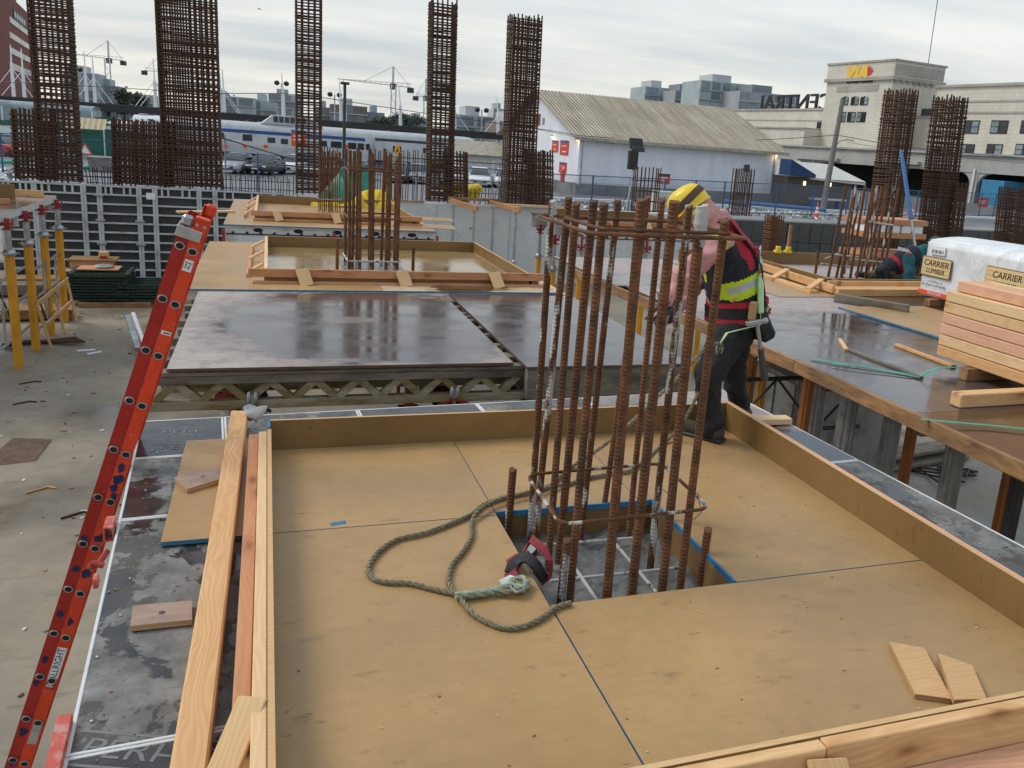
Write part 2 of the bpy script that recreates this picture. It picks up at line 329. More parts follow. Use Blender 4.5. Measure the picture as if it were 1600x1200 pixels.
def splash(name, base):
    "rusty bar spattered with dried cement paste"
    m, t, p = newmat(name); tc = t('ShaderNodeTexCoord').outputs['Object']; n = t.noise(tc, 14, 6, .65)
    c = t.ramp(n, (.3, (.05, .022, .010)), (.68, (.16, .062, .022))); s = t.ramp(t.noise(t.mapping(tc, (1, 1, .3)), 16, 5, .6), (base-.03, 0), (base+.03, 1))
    c = t.mix(s, c, (.47, .46, .43)); setp(t, p, color=c, rough=.85, normal=bump(t, n, .4, .003)); return m
M['splash'] = splash('cement_splashed_steel', .56); M['caked'] = splash('cement_caked_steel', .40)
M['galv'] = simple('galvanised_steel', (.42, .43, .43), .42, .75, .25, 5, dirt=(.2, .19, .17), dscale=3)
M['alu'] = simple('dull_aluminium', (.47, .47, .455), .45, .6, .2, 7, dirt=(.28, .26, .22), dscale=4)
M['pframe'] = simple('grey_panel_frame_paint', (.50, .52, .53), .55, 0, .15, 6, dirt=(.24, .23, .21), dscale=3)
M['yellow'] = simple('yellow_prop_paint', (.66, .30, .012), .5, 0, .22, 5, dirt=(.30, .17, .05), dscale=2.5, streak=(1, 1, .4))
M['orange_prop'] = simple('orange_prop_paint', (.36, .115, .02), .55, 0, .25, 4, dirt=(.14, .06, .03), dscale=2)
M['redcast'] = simple('red_cast_fitting', (.33, .025, .022), .5, 0, .3, 12, dirt=(.14, .05, .04), dscale=6)
def ladder_mat(name, a, b, w):
    m, t, p = newmat(name); tc = t('ShaderNodeTexCoord').outputs['Object']; n = t.noise(tc, 7, 6, .65); c = t.ramp(n, (.3, a), (.7, b)); s = t.ramp(t.noise(tc, 75, 6, .75), (.635, 0), (.66, 1)); c = t.mix(t.math('MULTIPLY', s, .75), c, w)
    g = t.ramp(t.noise(t.mapping(tc, (9, 9, 1.2)), 5, 8, .75), (.60, 0), (.66, 1)); c = t.mix(t.math('MULTIPLY', g, .55), c, tuple(x*.35 for x in a)); setp(t, p, color=c, rough=t.rng(n, .3, .7, .3, .55)); return m
M['ladder_red'] = ladder_mat('red_orange_fibreglass', (.62, .035, .009), (.78, .07, .016), (.72, .42, .33)); M['ladder_dark'] = ladder_mat('darker_red_fibreglass', (.33, .012, .008), (.46, .02, .011), (.55, .3, .25)); 0 and simple('red_orange_fibreglass', (.72, .050, .011), .4, 0, .12, 9, dirt=(.62, .16, .09), dscale=22); 0 and simple('darker_red_fibreglass', (.42, .014, .009), .4, 0, .15, 9, dirt=(.30, .03, .02), dscale=16)  # left section is coloured a darker red than the right one
M['white'] = simple('white_paint', (.76, .77, .78), .5, 0, .06, 4)
M['offwhite'] = simple('off_white_metal', (.64, .65, .65), .5, 0, .12, 4, dirt=(.35, .34, .31), dscale=4)
M['black'] = simple('black_matt', (.018, .018, .02), .5, 0, .3, 8)
M['dark'] = simple('dark_grey', (.05, .052, .056), .6, 0, .3, 5)
M['darksteel'] = simple('dark_painted_steel', (.035, .037, .04), .45, .3, .3, 6, dirt=(.1, .07, .05))
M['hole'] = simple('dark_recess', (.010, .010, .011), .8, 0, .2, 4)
M['bluep'] = simple('blue_painted_steel', (.045, .145, .33), .5, 0, .2, 5)
M['bluecap'] = simple('blue_plastic_cap', (.028, .07, .18), .45, 0, .3, 10)
M['glass'] = simple('dark_window_glass', (.03, .038, .045), .08, 0, .35, .6)
M['glass_pale'] = simple('pale_window_glass', (.22, .26, .28), .1, 0, .35, .8)
M['orange'] = simple('safety_orange', (.80, .085, .025), .5, 0, .12, 6)
M['redsign'] = simple('red_sign', (.56, .055, .035), .5, 0, .12, 6)
M['green_tarp'] = simple('green_tarpaulin', (.02, .20, .125), .42, 0, .25, 5, bmp=.2)
M['yellow_tarp'] = simple('yellow_tarpaulin', (.74, .52, .02), .42, 0, .15, 5, bmp=.2)
M['dkgreen'] = simple('dark_green_paint', (.009, .032, .022), .5, 0, .4, 4, dirt=(.02, .02, .018), dscale=2)
M['strap'] = simple('green_strapping', (.03, .36, .24), .35, 0, .15, 9)
M['ink'] = simple('black_ink', (.012, .016, .014), .6, 0, .1, 9)
# ================================================================ setting: ground and slab
ZS, ZSLAB = -2.4, -2.95
HX0, HX1, HY0, HY1 = -40., 60., -14., 47.
def ring_ground():
    mb = MB(); B = 1500
    xs = [-B, HX0, HX1, B]; ys = [-B, HY0, HY1, B]
    for i in range(3):
        for j in range(3):
            if i == j == 1: continue
            mb.add([(xs[i], ys[j], ZS), (xs[i+1], ys[j], ZS), (xs[i+1], ys[j+1], ZS), (xs[i], ys[j+1], ZS)], [(0, 1, 2, 3)])
    c = [(HX0, HY0), (HX1, HY0), (HX1, HY1), (HX0, HY1)]
    for (a, b), (d, e) in zip(c, c[1:]+c[:1]): mb.add([(a, b, ZS), (d, e, ZS), (d, e, ZSLAB-.3), (a, b, ZSLAB-.3)], [(0, 1, 2, 3)])
    return struct(mb.build('ground', M['asphalt']))
ring_ground()
struct(MB().box((HX0, HY0, ZSLAB-.3), (HX1, HY1, ZSLAB)).build('concrete_slab', M['slab']))
# ================================================================ near deck: black coated deck panels
A33 = R(3.3); PO = onz(185, 812, -.022); ex = V3((math.cos(A33), math.sin(A33), 0)); ey = V3((-math.sin(A33), math.cos(A33), 0))
M['panel_dry'] = cement_black('cement_stained_black_panel', .45, 3.1); M['panel_mid'] = cement_black('part_stained_black_panel', .50, 9.4)
M['panel_clean'] = cement_black('clean_black_panel', .63, 5.2); M['panel_pale'] = cement_black('cement_smeared_panel', .46, 14.)
M['panel_wet'] = film_ply('wet_slate_panel', (0, 0), (1.2, 1.2), wetc=(.035, .037, .043))
M['peri_ink'] = simple('faint_grey_print', (.15, .15, .152), .5, 0, .3, 12)
def deck_panel(a0, a1, b0, b1, skin, label, words=()):
    t = thing('coated_form', label, 'formwork panel', PO+ex*a0+ey*b0, group='black deck panels of the near platform', local=True, rz=A33)
    w, l = a1-a0-.004, b1-b0-.004; f = MB(); e = .011; z0, z1 = -.10, 0
    f.box((0, 0, z0), (e, l, z1)).box((w-e, 0, z0), (w, l, z1)).box((e, 0, z0), (w-e, e, z1)).box((e, l-e, z0), (w-e, l, z1))
    f.build('edge_frame', M['offwhite'], t, .002)
    MB().box((e, e, -.020), (w-e, l-e, -.003)).build('panel_skin', skin, t)
    for k, (px, py, s, rot) in enumerate(words):
        text('lettering', 'PERI', s, M['peri_ink'], Matrix.Translation((px, py, -.0022))@Matrix.Rotation(R(rot), 4, 'Z'), t, .0004, 1.15)
        mk = MB(); 
        for q in (-1, 1): mk.box((-s*1.5, q*s*.62-s*.05, 0), (s*1.5, q*s*.62+s*.05, .0006))
        mk.build('printed_bars', M['peri_ink'], t, M=Matrix.Translation((px, py, -.0028))@Matrix.Rotation(R(rot), 4, 'Z'))
    return t
pl_ = lambda x, y: ((onz(x, y, -.022)-PO).dot(ex), (onz(x, y, -.022)-PO).dot(ey)+2.95)
deck_panel(0, .75, -2.95, -1.44, M['panel_clean'], 'clean black coated panel with pale lettering at the bottom left corner', [(*pl_(190, 1172), .10, -24), (*pl_(350, 1160), .10, -24)])
deck_panel(0, .75, -1.44, 0, M['panel_dry'], 'grey cement stained black panel under the long timber')
deck_panel(0, .75, 0, .70, M['panel_mid'], 'black panel with cement splashes beside the red ladder')
deck_panel(0, .42, .70, 1.27, M['panel_clean'], 'black lettered panel at the far left corner of the near deck', [(.2, .36, .085, -6), (.2, .12, .085, -6)])
for k, (a, b, lab) in enumerate(((.42, 1.16, 'narrow visible black panel behind the left end of the back kickboard'), (1.16, 1.90, 'black panel behind the back kickboard seen through the rebar'), (1.90, 2.64, 'black panel behind the back kickboard left of the worker'))):
    deck_panel(a, b, .46, 1.27, M['panel_mid' if k != 1 else 'panel_clean'], lab)
deck_panel(2.64, 3.76, -.12, 1.27, M['panel_wet'], 'wet slate grey panel under the short offcut beside the worker', [(.5, .55, .06, 80), (.75, .4, .06, 80), (.9, .9, .06, 80), (.85, .25, .06, 80)])
deck_panel(2.64, 3.76, -1.58, -.12, M['panel_pale'], 'dark panel smeared with pale cement along the right kickboard')
deck_panel(2.64, 3.76, -3.0, -1.58, M['panel_mid'], 'dark panel at the right frame edge partly under tan plywood')
# legs and beams that carry the near deck
def steel_prop(loc, z1, tube_mat, label, group, inner=.55, r=.055, head=True, plain=False):
    t = thing('shoring_prop', label, 'prop', loc, group, local=True)
    h = z1-loc[2]; ho = h*(1-inner) if inner < 1 else h-inner
    ho = h-inner; n = 12
    prof = MB(); vs = []
    # fluted outer tube
    for z in (.02, ho):
        for k in range(24): a = 2*math.pi*k/24; rr = r*(1 if k % 3 else .86); vs.append((rr*math.cos(a), rr*math.sin(a), z))
    prof.add(vs, [(k, (k+1) % 24, 24+(k+1) % 24, 24+k) for k in range(24)]+[tuple(range(24, 48))]); prof.build('outer_tube', tube_mat, t)
    if plain:
        MB().box((-.06, -.06, h-.03), (.06, .06, h)).build('top_plate', M['galv'], t); MB().box((-.07, -.07, 0), (.07, .07, .02)).build('base_plate', tube_mat, t); return t
    MB().lathe([(r*.72, ho), (r*.72, h-.04)], n).build('inner_tube', M['galv'], t, smooth=True)
    MB().lathe([(r*1.25, ho-.07), (r*1.45, ho-.05), (r*1.45, ho-.01), (r*1.0, ho+.03), (r*.75, ho+.035)], n).tube((-r*2.1, 0, ho-.03), (r*2.1, 0, ho-.03), .011, 6).build('collar_nut', M['galv'], t, smooth=True)
    MB().box((-.07, -.07, 0), (.07, .07, .02)).build('base_plate', tube_mat, t)
    if head:
        MB().box((-.08, -.08, h-.04), (.08, .08, h-.025)).box((-.035, -.035, h-.025), (.035, .035, h+.16)).box((-.10, -.02, h+.03), (.10, .02, h+.08)).box((-.10, -.02, h+.08), (-.075, .02, h+.15)).box((.075, -.02, h+.08), (.10, .02, h+.15)).build('drop_head', M['redcast'], t, .006)
    else: MB().box((-.07, -.07, h-.04), (.07, .07, h)).build('top_plate', M['galv'], t)
    return t
for k, (x, y) in enumerate(((-.35, 4.3), (1.0, 4.5), (2.9, 4.55), (-.4, 2.2), (3.1, 2.9))):
    p = steel_prop((x, y, ZSLAB), -.30, M['yellow'], 'yellow steel prop under the near deck, its head hidden by the panels', 'yellow props under the near deck')
# ================================================================ plywood floor of the near box
TP = [M['tan_ply'], M['blue_edge']]
HX, HX2, HYa, HYb = .93, 1.70, 2.54, 3.33
def ply(x0, y0, x1, y1, label, z=0., mats=TP, t=.018, name='plywood_sheet', cat='plywood', group='tan plywood sheets on the near deck'):
    return tag(sheet(name, x0, y0, x1, y1, z, t, mats), label, cat, group)
g = .0025
ply(-.41, HYb-.03, HX+g*0-.0, 4.44, 'tan plywood sheet running under the timber, behind the column opening at left')
ply(HX+.004, HYb, 1.63, 4.44, 'tan plywood strip directly behind the column opening', group='tan plywood sheets on the near deck')
ply(1.70, HYa+.006, 2.66, 4.44, 'tan plywood sheet right of the column opening under the boots')
ply(1.634, HYb+.002, 1.698, 4.44, 'narrow tan plywood filler behind the back right corner of the opening')
ply(-.115, .75, HX-.001, HYb-.036, 'tan plywood sheet left of the column opening under the coiled rope')
ply(HX+.005, .75, 2.66, HYa, 'largest tan plywood sheet, in front of the opening with two offcuts on it')
ply(2.80, .9, 3.24, 1.95, 'small tan plywood piece outside the right kickboard', z=-.002)
# collar boards of the opening and the poured column below
t = thing('column_collar', 'brown plywood collar with blue top edge lining the column opening', 'formwork', (HX, HYa, -.3))
for (x0, y0, x1, y1) in ((HX, HYb-.004, 1.70, HYb+.014), (1.686, HYa+.02, 1.704, HYb-.006), (HX, HYa-.018, 1.72, HYa-.002), (HX-.018, HYa, HX-.002, HYb-.02)):
    mb = MB().box((x0, y0, -.35), (x1, y1, -.02)); mb.build('collar_board', M['brown_ply'], t)
MB().box((HX, HYb-.012, -.022), (1.70, HYb-.002, .004)).build('blue_edge_strip', M['blue_edge'], t)
MB().box((1.688, HYa+.01, -.022), (1.699, HYb-.014, .003)).build('blue_edge_strip', M['blue_edge'], t)
MB().add(*(lambda G: G)((lambda nx, ny: ([(HX+(1.69-HX)*i/nx, HYa+(HYb-HYa)*j/ny, -.135+.022*math.sin(i*1.7+j*.6)*math.sin(j*1.3+i*.4)+random.uniform(-.007, .007)) for j in range(ny+1) for i in range(nx+1)], [(j*(nx+1)+i, j*(nx+1)+i+1, (j+1)*(nx+1)+i+1, (j+1)*(nx+1)+i) for j in range(ny) for i in range(nx)]))(26, 26))).box((HX, HYa, ZSLAB), (1.684, HYb-.006, -.19)).build('concrete_column', M['wetcon'], smooth=70)
tag(bpy.data.objects['concrete_column'], 'wet grey concrete in the square opening around the bars', 'column')
# ================================================================ near box form (kickboards)
def kick(name, lo, hi, parent, top=M['ply_pale'], face=M['brown_ply']):
    (a, b, c), (d, e, f) = lo, hi; vs = [(a,b,c),(d,b,c),(d,e,c),(a,e,c),(a,b,f),(d,b,f),(d,e,f),(a,e,f)]
    mb = MB().add(vs, [(0,3,2,1),(0,1,5,4),(1,2,6,5),(2,3,7,6),(3,0,4,7)], 0).add(vs, [(4,5,6,7)], 1)
    return mb.build(name, [face, top], parent)
KH = .158
box = thing('box_form', 'knee-high plywood box form around the near rebar column, lumber backed', 'formwork box', (0, 1.5, 0), 'plywood drop panel boxes')
kick('edge_board', (-.004, 4.24, .001), (2.61, 4.258, KH), box)
lumber('plank', (.0, 4.278, -.015), (2.3, 4.278, -.015), .036, .15, M['fir_pale'], box)
kick('edge_board', (2.592, 1.42, .001), (2.61, 4.238, KH+.004), box)
lumber('plank', (2.631, 1.45, .001), (2.631, 4.30, .001), .038, .15, M['fir_pink'], box)
kick('edge_board', (-.018, 1.30, .001), (0, 4.12, KH-.002), box)
MB().box((-.018, 4.125, .001), (-.005, 4.238, KH+.004)).build('blue_end_strip', M['blue_edge'], box)
lumber('plank', (-.038, 1.2, .001), (-.038, 4.10, .001), .038, .152, M['fir_pale'], box)
lumber('plank', (-.083, 2.02, .001), (-.081, 4.17, .001), .045, .115, M['fir_red'], box)
kick('edge_board', (-.018, 1.532, .001), (3.2, 1.55, KH), box)
lumber('plank', (0., 1.512, .001), (1.33, 1.512, .001), .038, .152, M['fir'], box)
lumber('plank', (1.333, 1.512, .001), (3.2, 1.512, .001), .038, .155, M['fir'], box)
lumber('plank', (1.25, 1.445, .002), (3.2, 1.445, .002), .09, .038, M['fir_pink'], box)
lumber('cleat', (1.32, 1.484, KH-.03), (1.30, 1.36, .02), .11, .018, M['ply_pale'], box, up=(0, -.6, .8))
lumber('brace', (-.052, 2.03, KH-.01), (-.20, 1.60, .03), .075, .018, M['ply_pale'], box)
for (nx_, ny_) in ((1.292, 1.452), (1.34, 1.452)): MB().lathe([(.0035, -.01), (.0045, .008)], 8, 0, Matrix.Translation((nx_, ny_, .117))).build('nail', M['galv'], box)
# ================================================================ loose lumber and offcuts on the near deck
lumber('timber', (-.165, 4.69, -.018), (-.213, 1.25, -.018), .086, .09, M['fir'], up=(.04, 0, 1), bevel=.006, label='long new square timber lying across the left panels', cat='timber')
def offcut(pts, z, t, top, label, name='plywood_offcut', edge=None, tilt=0, group=None):
    P = [onz(x, y, z) for x, y in pts]; c = sum(P, V3())/len(P)
    n = len(P); vs = [p-c for p in P]; lo = [p-V3((0, 0, t)) for p in vs]
    mb = MB().add(vs, [tuple(range(n))], 0).add(vs+lo, [tuple(range(2*n-1, n-1, -1))]+[(i, (i+1) % n, n+(i+1) % n, n+i) for i in range(n)], 1)
    me = mb.mesh(name); bm = bmesh.new(); bm.from_mesh(me); bmesh.ops.remove_doubles(bm, verts=bm.verts, dist=1e-6); bmesh.ops.recalc_face_normals(bm, faces=bm.faces); bm.to_mesh(me); bm.free()
    me.materials.append(top); me.materials.append(edge or M['ply_edge'])
    o = put(name, me, None, Matrix.Translation(c)@Matrix.Rotation(tilt, 4, 'Y')); return tag(o, label, 'offcut', group)
M['dirty_film'] = film_ply('dirty_film_offcut', (0, 0), (.01, .01), dry=(.34, .22, .16), dull=(.2, .11, .08))
offcut(((1390, 1003), (1444, 1012), (1488, 1092), (1430, 1084)), .019, .018, M['ply_pale'], 'larger pale plywood offcut at the lower right, left of its twin')
offcut(((1466, 1019), (1520, 1036), (1542, 1092), (1490, 1098)), .030, .018, M['ply_pale'], 'smaller pale plywood offcut leaning on its neighbour at lower right', tilt=R(5))
offcut(((272, 746), (322, 732), (352, 733), (345, 748), (292, 764)), .022, .02, M['dirty_film'], 'small dirty brown plywood scrap on the tan sheet by the timber')
offcut(((208, 946), (300, 938), (300, 968), (203, 978)), .0, .02, M['dirty_film'], 'dirty brown plywood scrap on the stained panel left of the timber')
lumber('lumber_offcut', onz(1168, 662, -.018), onz(1232, 660, -.018), .085, .038, M['fir_pale'], label='short pale lumber offcut on the wet panel right of the worker', cat='offcut')
mb = MB(); c = onz(396, 648, .07); nseg = 9; vs = []
for j, (h, rr) in enumerate(((.0, .022), (.03, .05), (.07, .058), (.075, .05))):
    for k in range(nseg): a = 2*math.pi*k/nseg; q = rr*(1+.3*math.sin(3*a+j)); vs.append((c.x+q*math.cos(a), c.y+q*.6*math.sin(a), c.z-.03+h+.012*math.sin(2*a+j)))
mb.add(vs, [(j*nseg+k, j*nseg+(k+1) % nseg, (j+1)*nseg+(k+1) % nseg, (j+1)*nseg+k) for j in range(3) for k in range(nseg)]+[tuple(range(nseg))[::-1]])
tag(mb.build('plastic_scrap', M['white'], smooth=80), 'crumpled white plastic scrap between the timber and the box form', 'scrap')
# ================================================================ near rebar column
def ribbed(p0, p1, r, mb, pitch=.0165, n=10, rib=.0028, mi=0):
    p0, p1 = V3(p0), V3(p1); L = (p1-p0).length; d = (p1-p0)/L; x = d.orthogonal().normalized(); y = d.cross(x); vs = []; N = 0
    z = 0.
    prof = ((0, 0), (.40, 0), (.55, 1), (.75, 1), (.9, 0))
    while z < L:
        for f, k in prof:
            zz = min(z+f*pitch, L); N += 1
            for i in range(n):
                a = 2*math.pi*i/n; ca, sa = math.cos(a), math.sin(a); flat = abs(sa) > .93
                rr = r+rib*k*(0.25 if flat else 1); sk = .012*abs(ca)*(1 if ca > 0 else -1)
                q = min(max(zz+sk, 0), L)
                vs.append(p0+d*q+(x*ca+y*sa)*rr)
        z += pitch
    return mb.add(vs, [(j*n+i, j*n+(i+1) % n, (j+1)*n+(i+1) % n, (j+1)*n+i) for j in range(N-1) for i in range(n)]+[tuple(range(n))[::-1], tuple((N-1)*n+i for i in range(n))], mi)
colA = thing('rebar_column', 'near ribbed rebar column with two ties, standing in the box opening', 'rebar column', (1.3, 3.0, -.12), 'rebar columns')
BARS = [((828, 838), (863, 312), .017, 'splash'), ((833, 862), (889, 308), .017, 'splash'), ((856, 884), (901, 315), .017, 'rust'), ((872, 872), (928, 312), .020, 'rust'), ((890, 936), (944, 316), .018, 'rust'),
        ((906, 844), (966, 312), .016, 'splash'), ((948, 936), (1003, 310), .022, 'rust'), ((938, 822), (1013, 306), .015, 'rust'), ((982, 834), (1035, 310), .016, 'rust'), ((986, 932), (1054, 313), .022, 'rust'),
        ((1016, 884), (1077, 320), .018, 'splash'), ((1034, 924), (1098, 320), .021, 'rust'), ((1062, 920), (1133, 342), .019, 'rust'), ((1040, 850), (1092, 330), .015, 'rust')]
for b, tpx, r, mk in BARS:
    P = onz(*b, -.12); Q = ony(*tpx, P.y)
    ribbed(P-V3((0, 0, .1)), Q, r*.84, MB(), rib=.0024).build('vertical_bar', M[mk], colA)
cap_ = ony(1098, 320, 2.73)
cq = random.Random(8); MB().sweep([cap_+V3((cq.uniform(-.002, .002), 0, -.15+.0105*k)) for k in range(15)], [.0225+.0035*cq.random()+(.002 if 3 < k < 13 else 0) for k in range(15)], 14).build('cement_crust', splash('crusted_bar_tip', .50), colA, smooth=80)
for (b, tpy) in (((792, 840), 732), ((875, 944), 842), ((1094, 905), 826)):
    P = onz(*b, -.12); ribbed(P-V3((0, 0, .1)), (P.x+.01, P.y, zat(P, tpy)), .0165, MB()).build('dowel_bar', M['splash' if b[0] < 1000 else 'rust'], colA)
def hoop(pix, zs, r, mat, parent, name='tie_hoop'):
    P = [onz(px, py, z) for (px, py), z in zip(pix, zs)]
    pts = []
    n = len(P)
    for i in range(n):
        a, b, c = P[i-1], P[i], P[(i+1) % n]; u = (a-b).normalized(); v = (c-b).normalized()
        for k in (1., .4, 0): pts.append(b+u*.05*k+v*.05*(0 if k else .0))
        for k in (.4, 1.): pts.append(b+v*.05*k)
    o = MB().sweep(pts, r, 8, True).build(name, mat, parent, smooth=True); return o
zt = 1.33
def rect_hoop(x0, y0, x1, y1, z, r, mat, parent, rr=.04, tilt=(0, 0)):
    pts = []
    for cx, cy, a0 in ((x1-rr, y1-rr, 0), (x0+rr, y1-rr, 90), (x0+rr, y0+rr, 180), (x1-rr, y0+rr, 270)):
        for k in range(5): a = R(a0+22.5*k); x = cx+rr*math.cos(a); y = cy+rr*math.sin(a); pts.append((x, y, z+tilt[0]*(x-x0)+tilt[1]*(y-y0)))
    return MB().sweep(pts, r, 8, True).build('tie_hoop', mat, parent, smooth=True)
rect_hoop(1.03, 2.675, 1.645, 3.30, 1.315, .0075, M['rust'], colA)
rect_hoop(1.075, 2.700, 1.60, 3.10, 1.33, .006, M['rust'], colA)
rect_hoop(1.0, 2.672, 1.62, 3.12, .245, .0072, M['splash'], colA, .05, (.02, .03))
for a, b in (((798, 822), (940, 812)), ((844, 852), (1000, 840)), ((860, 908), (1072, 886)), ((888, 872), (934, 940)), ((960, 848), (1026, 926)), ((1050, 846), (1108, 908)), ((872, 846), (884, 862))):
    P, Q = onz(*a, -.10), onz(*b, -.10); MB().tube(P, Q, .0075, 8).build('mesh_rod', M['caked'], colA, smooth=True)
for (p1, p2, p3) in (((1090, 770), (1096, 800), (1084, 812)), ((1028, 760), (1046, 772), (1058, 764)), ((868, 762), (862, 790), (872, 812))):
    MB().sweep([onz(*q, .2) for q in (p1, p2, p3)], .002, 5).build('tie_wire', M['rust'], colA)
# ================================================================ rope and shock pack
def rope(name, pts, label, r=.0052, off=.0058, pitch=.085, mat=None, step=.006):
    P = [V3(p) for p in pts]; dense = []
    for i in range(len(P)-1):                      # Catmull-Rom
        a, b, c, d = P[max(i-1, 0)], P[i], P[i+1], P[min(i+2, len(P)-1)]; n = max(2, int((c-b).length/step))
        for k in range(n):
            u = k/n; dense.append(.5*((2*b)+(c-a)*u+(2*a-5*b+4*c-d)*u*u+(3*b-a-3*c+d)*u**3))
    dense.append(P[-1]); mb = MB(); N = len(dense); s = 0.
    tn = [(dense[min(i+1, N-1)]-dense[max(i-1, 0)]).normalized() for i in range(N)]; fr = []
    x = tn[0].orthogonal().normalized(); acc = [0.]
    for i in range(N):
        x = (x-tn[i]*x.dot(tn[i])).normalized(); fr.append((x.copy(), tn[i].cross(x)))
        if i: acc.append(acc[-1]+(dense[i]-dense[i-1]).length)
    for q in range(3):
        mb.sweep([dense[i]+(fr[i][0]*math.cos(acc[i]/pitch*6.283+q*2.094)+fr[i][1]*math.sin(acc[i]/pitch*6.283+q*2.094))*off for i in range(N)], r, 6)
    return tag(mb.build(name, mat, smooth=60), label, 'rope')
M['rope'] = simple('old_green_grey_rope', (.23, .195, .115), .85, 0, .4, 60, bmp=.4, dirt=(.10, .085, .05), dscale=25)
q4 = lambda x, y: (540+x/2.5, 680+y/2.5)
RP = [(880, 655), (820, 675), (760, 718), (690, 748), (620, 752), (550, 728), (490, 690), (450, 640), (412, 595), (402, 555), (420, 500), (462, 450), (492, 395), (494, 340), (520, 295), (590, 255), (680, 232), (760, 212), (870, 190), (960, 165), (1050, 148), (1130, 128)]
RQ = [(670, 575), (690, 600), (640, 612), (560, 620), (480, 628), (420, 618), (340, 600), (250, 578), (160, 574), (105, 556), (90, 515), (130, 455), (200, 408), (300, 385), (400, 350), (490, 310), (540, 272), (620, 243), (720, 222), (800, 196), (850, 150), (890, 118)]
zz = lambda n, i, a, b: a
ptsA = [onz(*q4(*p), .012+(.016 if 14 <= i <= 17 else 0)) for i, p in enumerate(RP)]
hook = ony(1124, 545, 4.02)
ptsA += [onz(1040, 690, .012), ony(1066, 662, 4.05), ony(1098, 600, 4.03), ony(1118, 556, 4.02), hook+V3((.01, 0, .02)), ony(1108, 540, 4.0), ony(1082, 566, 3.98), ony(1050, 600, 3.95)]
ptsB = [onz(*q4(*p), .012+(.012 if i < 3 else 0)) for i, p in enumerate(RQ)]
ptsB += [ony(938, 700, 3.75), ony(980, 666, 3.85), ony(1030, 618, 3.93), ony(1050, 600, 3.95)]
rope('rope', ptsA+ptsB[::-1], 'long grey-green braided rope looped on the tan plywood and clipped to the worker', mat=M['rope'])
M['frayed'] = simple('pale_green_frayed_rope', (.30, .34, .23), .85, 0, .35, 30, bmp=.4)
rope('rope_splice', [onz(*q4(x, y), .022) for x, y in ((430, 628), (520, 618), (600, 604), (650, 590), (690, 600), (708, 580), (690, 562), (655, 570), (640, 592))], 'pale green spliced rope eye beside the red webbing', .0085, .0082, .12, M['frayed'])
sp = thing('shock_absorber', 'red and black webbing energy absorber strapped round a bar', 'lanyard', onz(825, 890, 0))
M['redweb'] = simple('dark_red_webbing', (.21, .018, .026), .75, 0, .2, 40, bmp=.3); M['blackweb'] = simple('black_webbing', (.025, .025, .027), .7, 0, .3, 40, bmp=.3)
def ribbon(pts, w, t, name, mat, parent, side=(0, 0, 1)):
    P = [V3(p) for p in pts]; mb = MB(); vs = []
    for i, p in enumerate(P):
        tn = (P[min(i+1, len(P)-1)]-P[max(i-1, 0)]).normalized(); s = V3(side); s = (s-tn*s.dot(tn)).normalized(); n = tn.cross(s)
        vs += [p+s*w/2+n*t/2, p-s*w/2+n*t/2, p-s*w/2-n*t/2, p+s*w/2-n*t/2]
    mb.add(vs, [(4*i+a, 4*i+(a+1) % 4, 4*i+4+(a+1) % 4, 4*i+4+a) for i in range(len(P)-1) for a in range(4)]+[(3, 2, 1, 0), tuple(4*(len(P)-1)+a for a in range(4))])
    return mb.build(name, mat, parent, smooth=50)
loopc = [onz(x, y, z) for x, y, z in ((818, 862, .04), (830, 842, .09), (848, 856, .10), (860, 876, .08), (862, 896, .03), (850, 908, -.04), (838, 896, -.05), (838, 876, 0))]
ribbon(loopc+[loopc[0]], .036, .006, 'red_loop', M['redweb'], sp, (.4, 1, .15))
ribbon([onz(x, y, z) for x, y, z in ((850, 904, -.01), (838, 884, .05), (826, 872, .07), (814, 872, .06), (800, 884, .03), (796, 896, .01))], .038, .02, 'black_pack', M['blackweb'], sp, (.3, .6, .7))
ribbon([onz(x, y, z) for x, y, z in ((800, 872, .02), (806, 884, .02), (798, 896, .015), (802, 906, .01))], .05, .014, 'red_tail', M['redweb'], sp, (.8, .3, .5))
ribbon([onz(x, y, z) for x, y, z in ((818, 868, .05), (828, 856, .09), (834, 862, .08))], .03, .01, 'white_buckle', M['alu'], sp, (.7, .3, .5))
ribbon([onz(x, y, z) for x, y, z in ((784, 914, .012), (798, 906, .014), (812, 912, .012))], .04, .004, 'white_tag', M['white'], sp, (.2, .8, .5))
MB().sweep([onz(x, y, .03) for x, y in ((800, 906), (816, 902), (824, 910), (818, 922), (806, 926), (798, 918))], .006, 8, True).build('steel_thimble', M['galv'], sp, smooth=True)
# ================================================================ red extension ladder
T0, G0 = V3((-.293, 4.06, 1.165)), V3((-1.657, 4.43, -2.95))
axl = (G0-T0).normalized(); rg = V3((0, 1, 0)); rg = (rg-axl*rg.dot(axl)).normalized(); wl = rg.cross(axl).normalized()
if wl.x < 0: wl = -wl
LM = Matrix(((wl.x, rg.x, -axl.x, T0.x), (wl.y, rg.y, -axl.y, T0.y), (wl.z, rg.z, -axl.z, T0.z), (0, 0, 0, 1)))   # local x across, y along rungs, z up the ladder
lad = thing('extension_ladder', 'red fibreglass extension ladder leaning on the left edge of the near deck', 'ladder', G0)
LL = (G0-T0).length; W = .055
def lpart(mb, name, mat, bevel=0, smooth=False, parent=None):
    me = mb.mesh(name, bevel, smooth)
    for m in (mat if isinstance(mat, list) else [mat]): me.materials.append(m)
    me.transform(LM); return put(name, me, parent or lad)
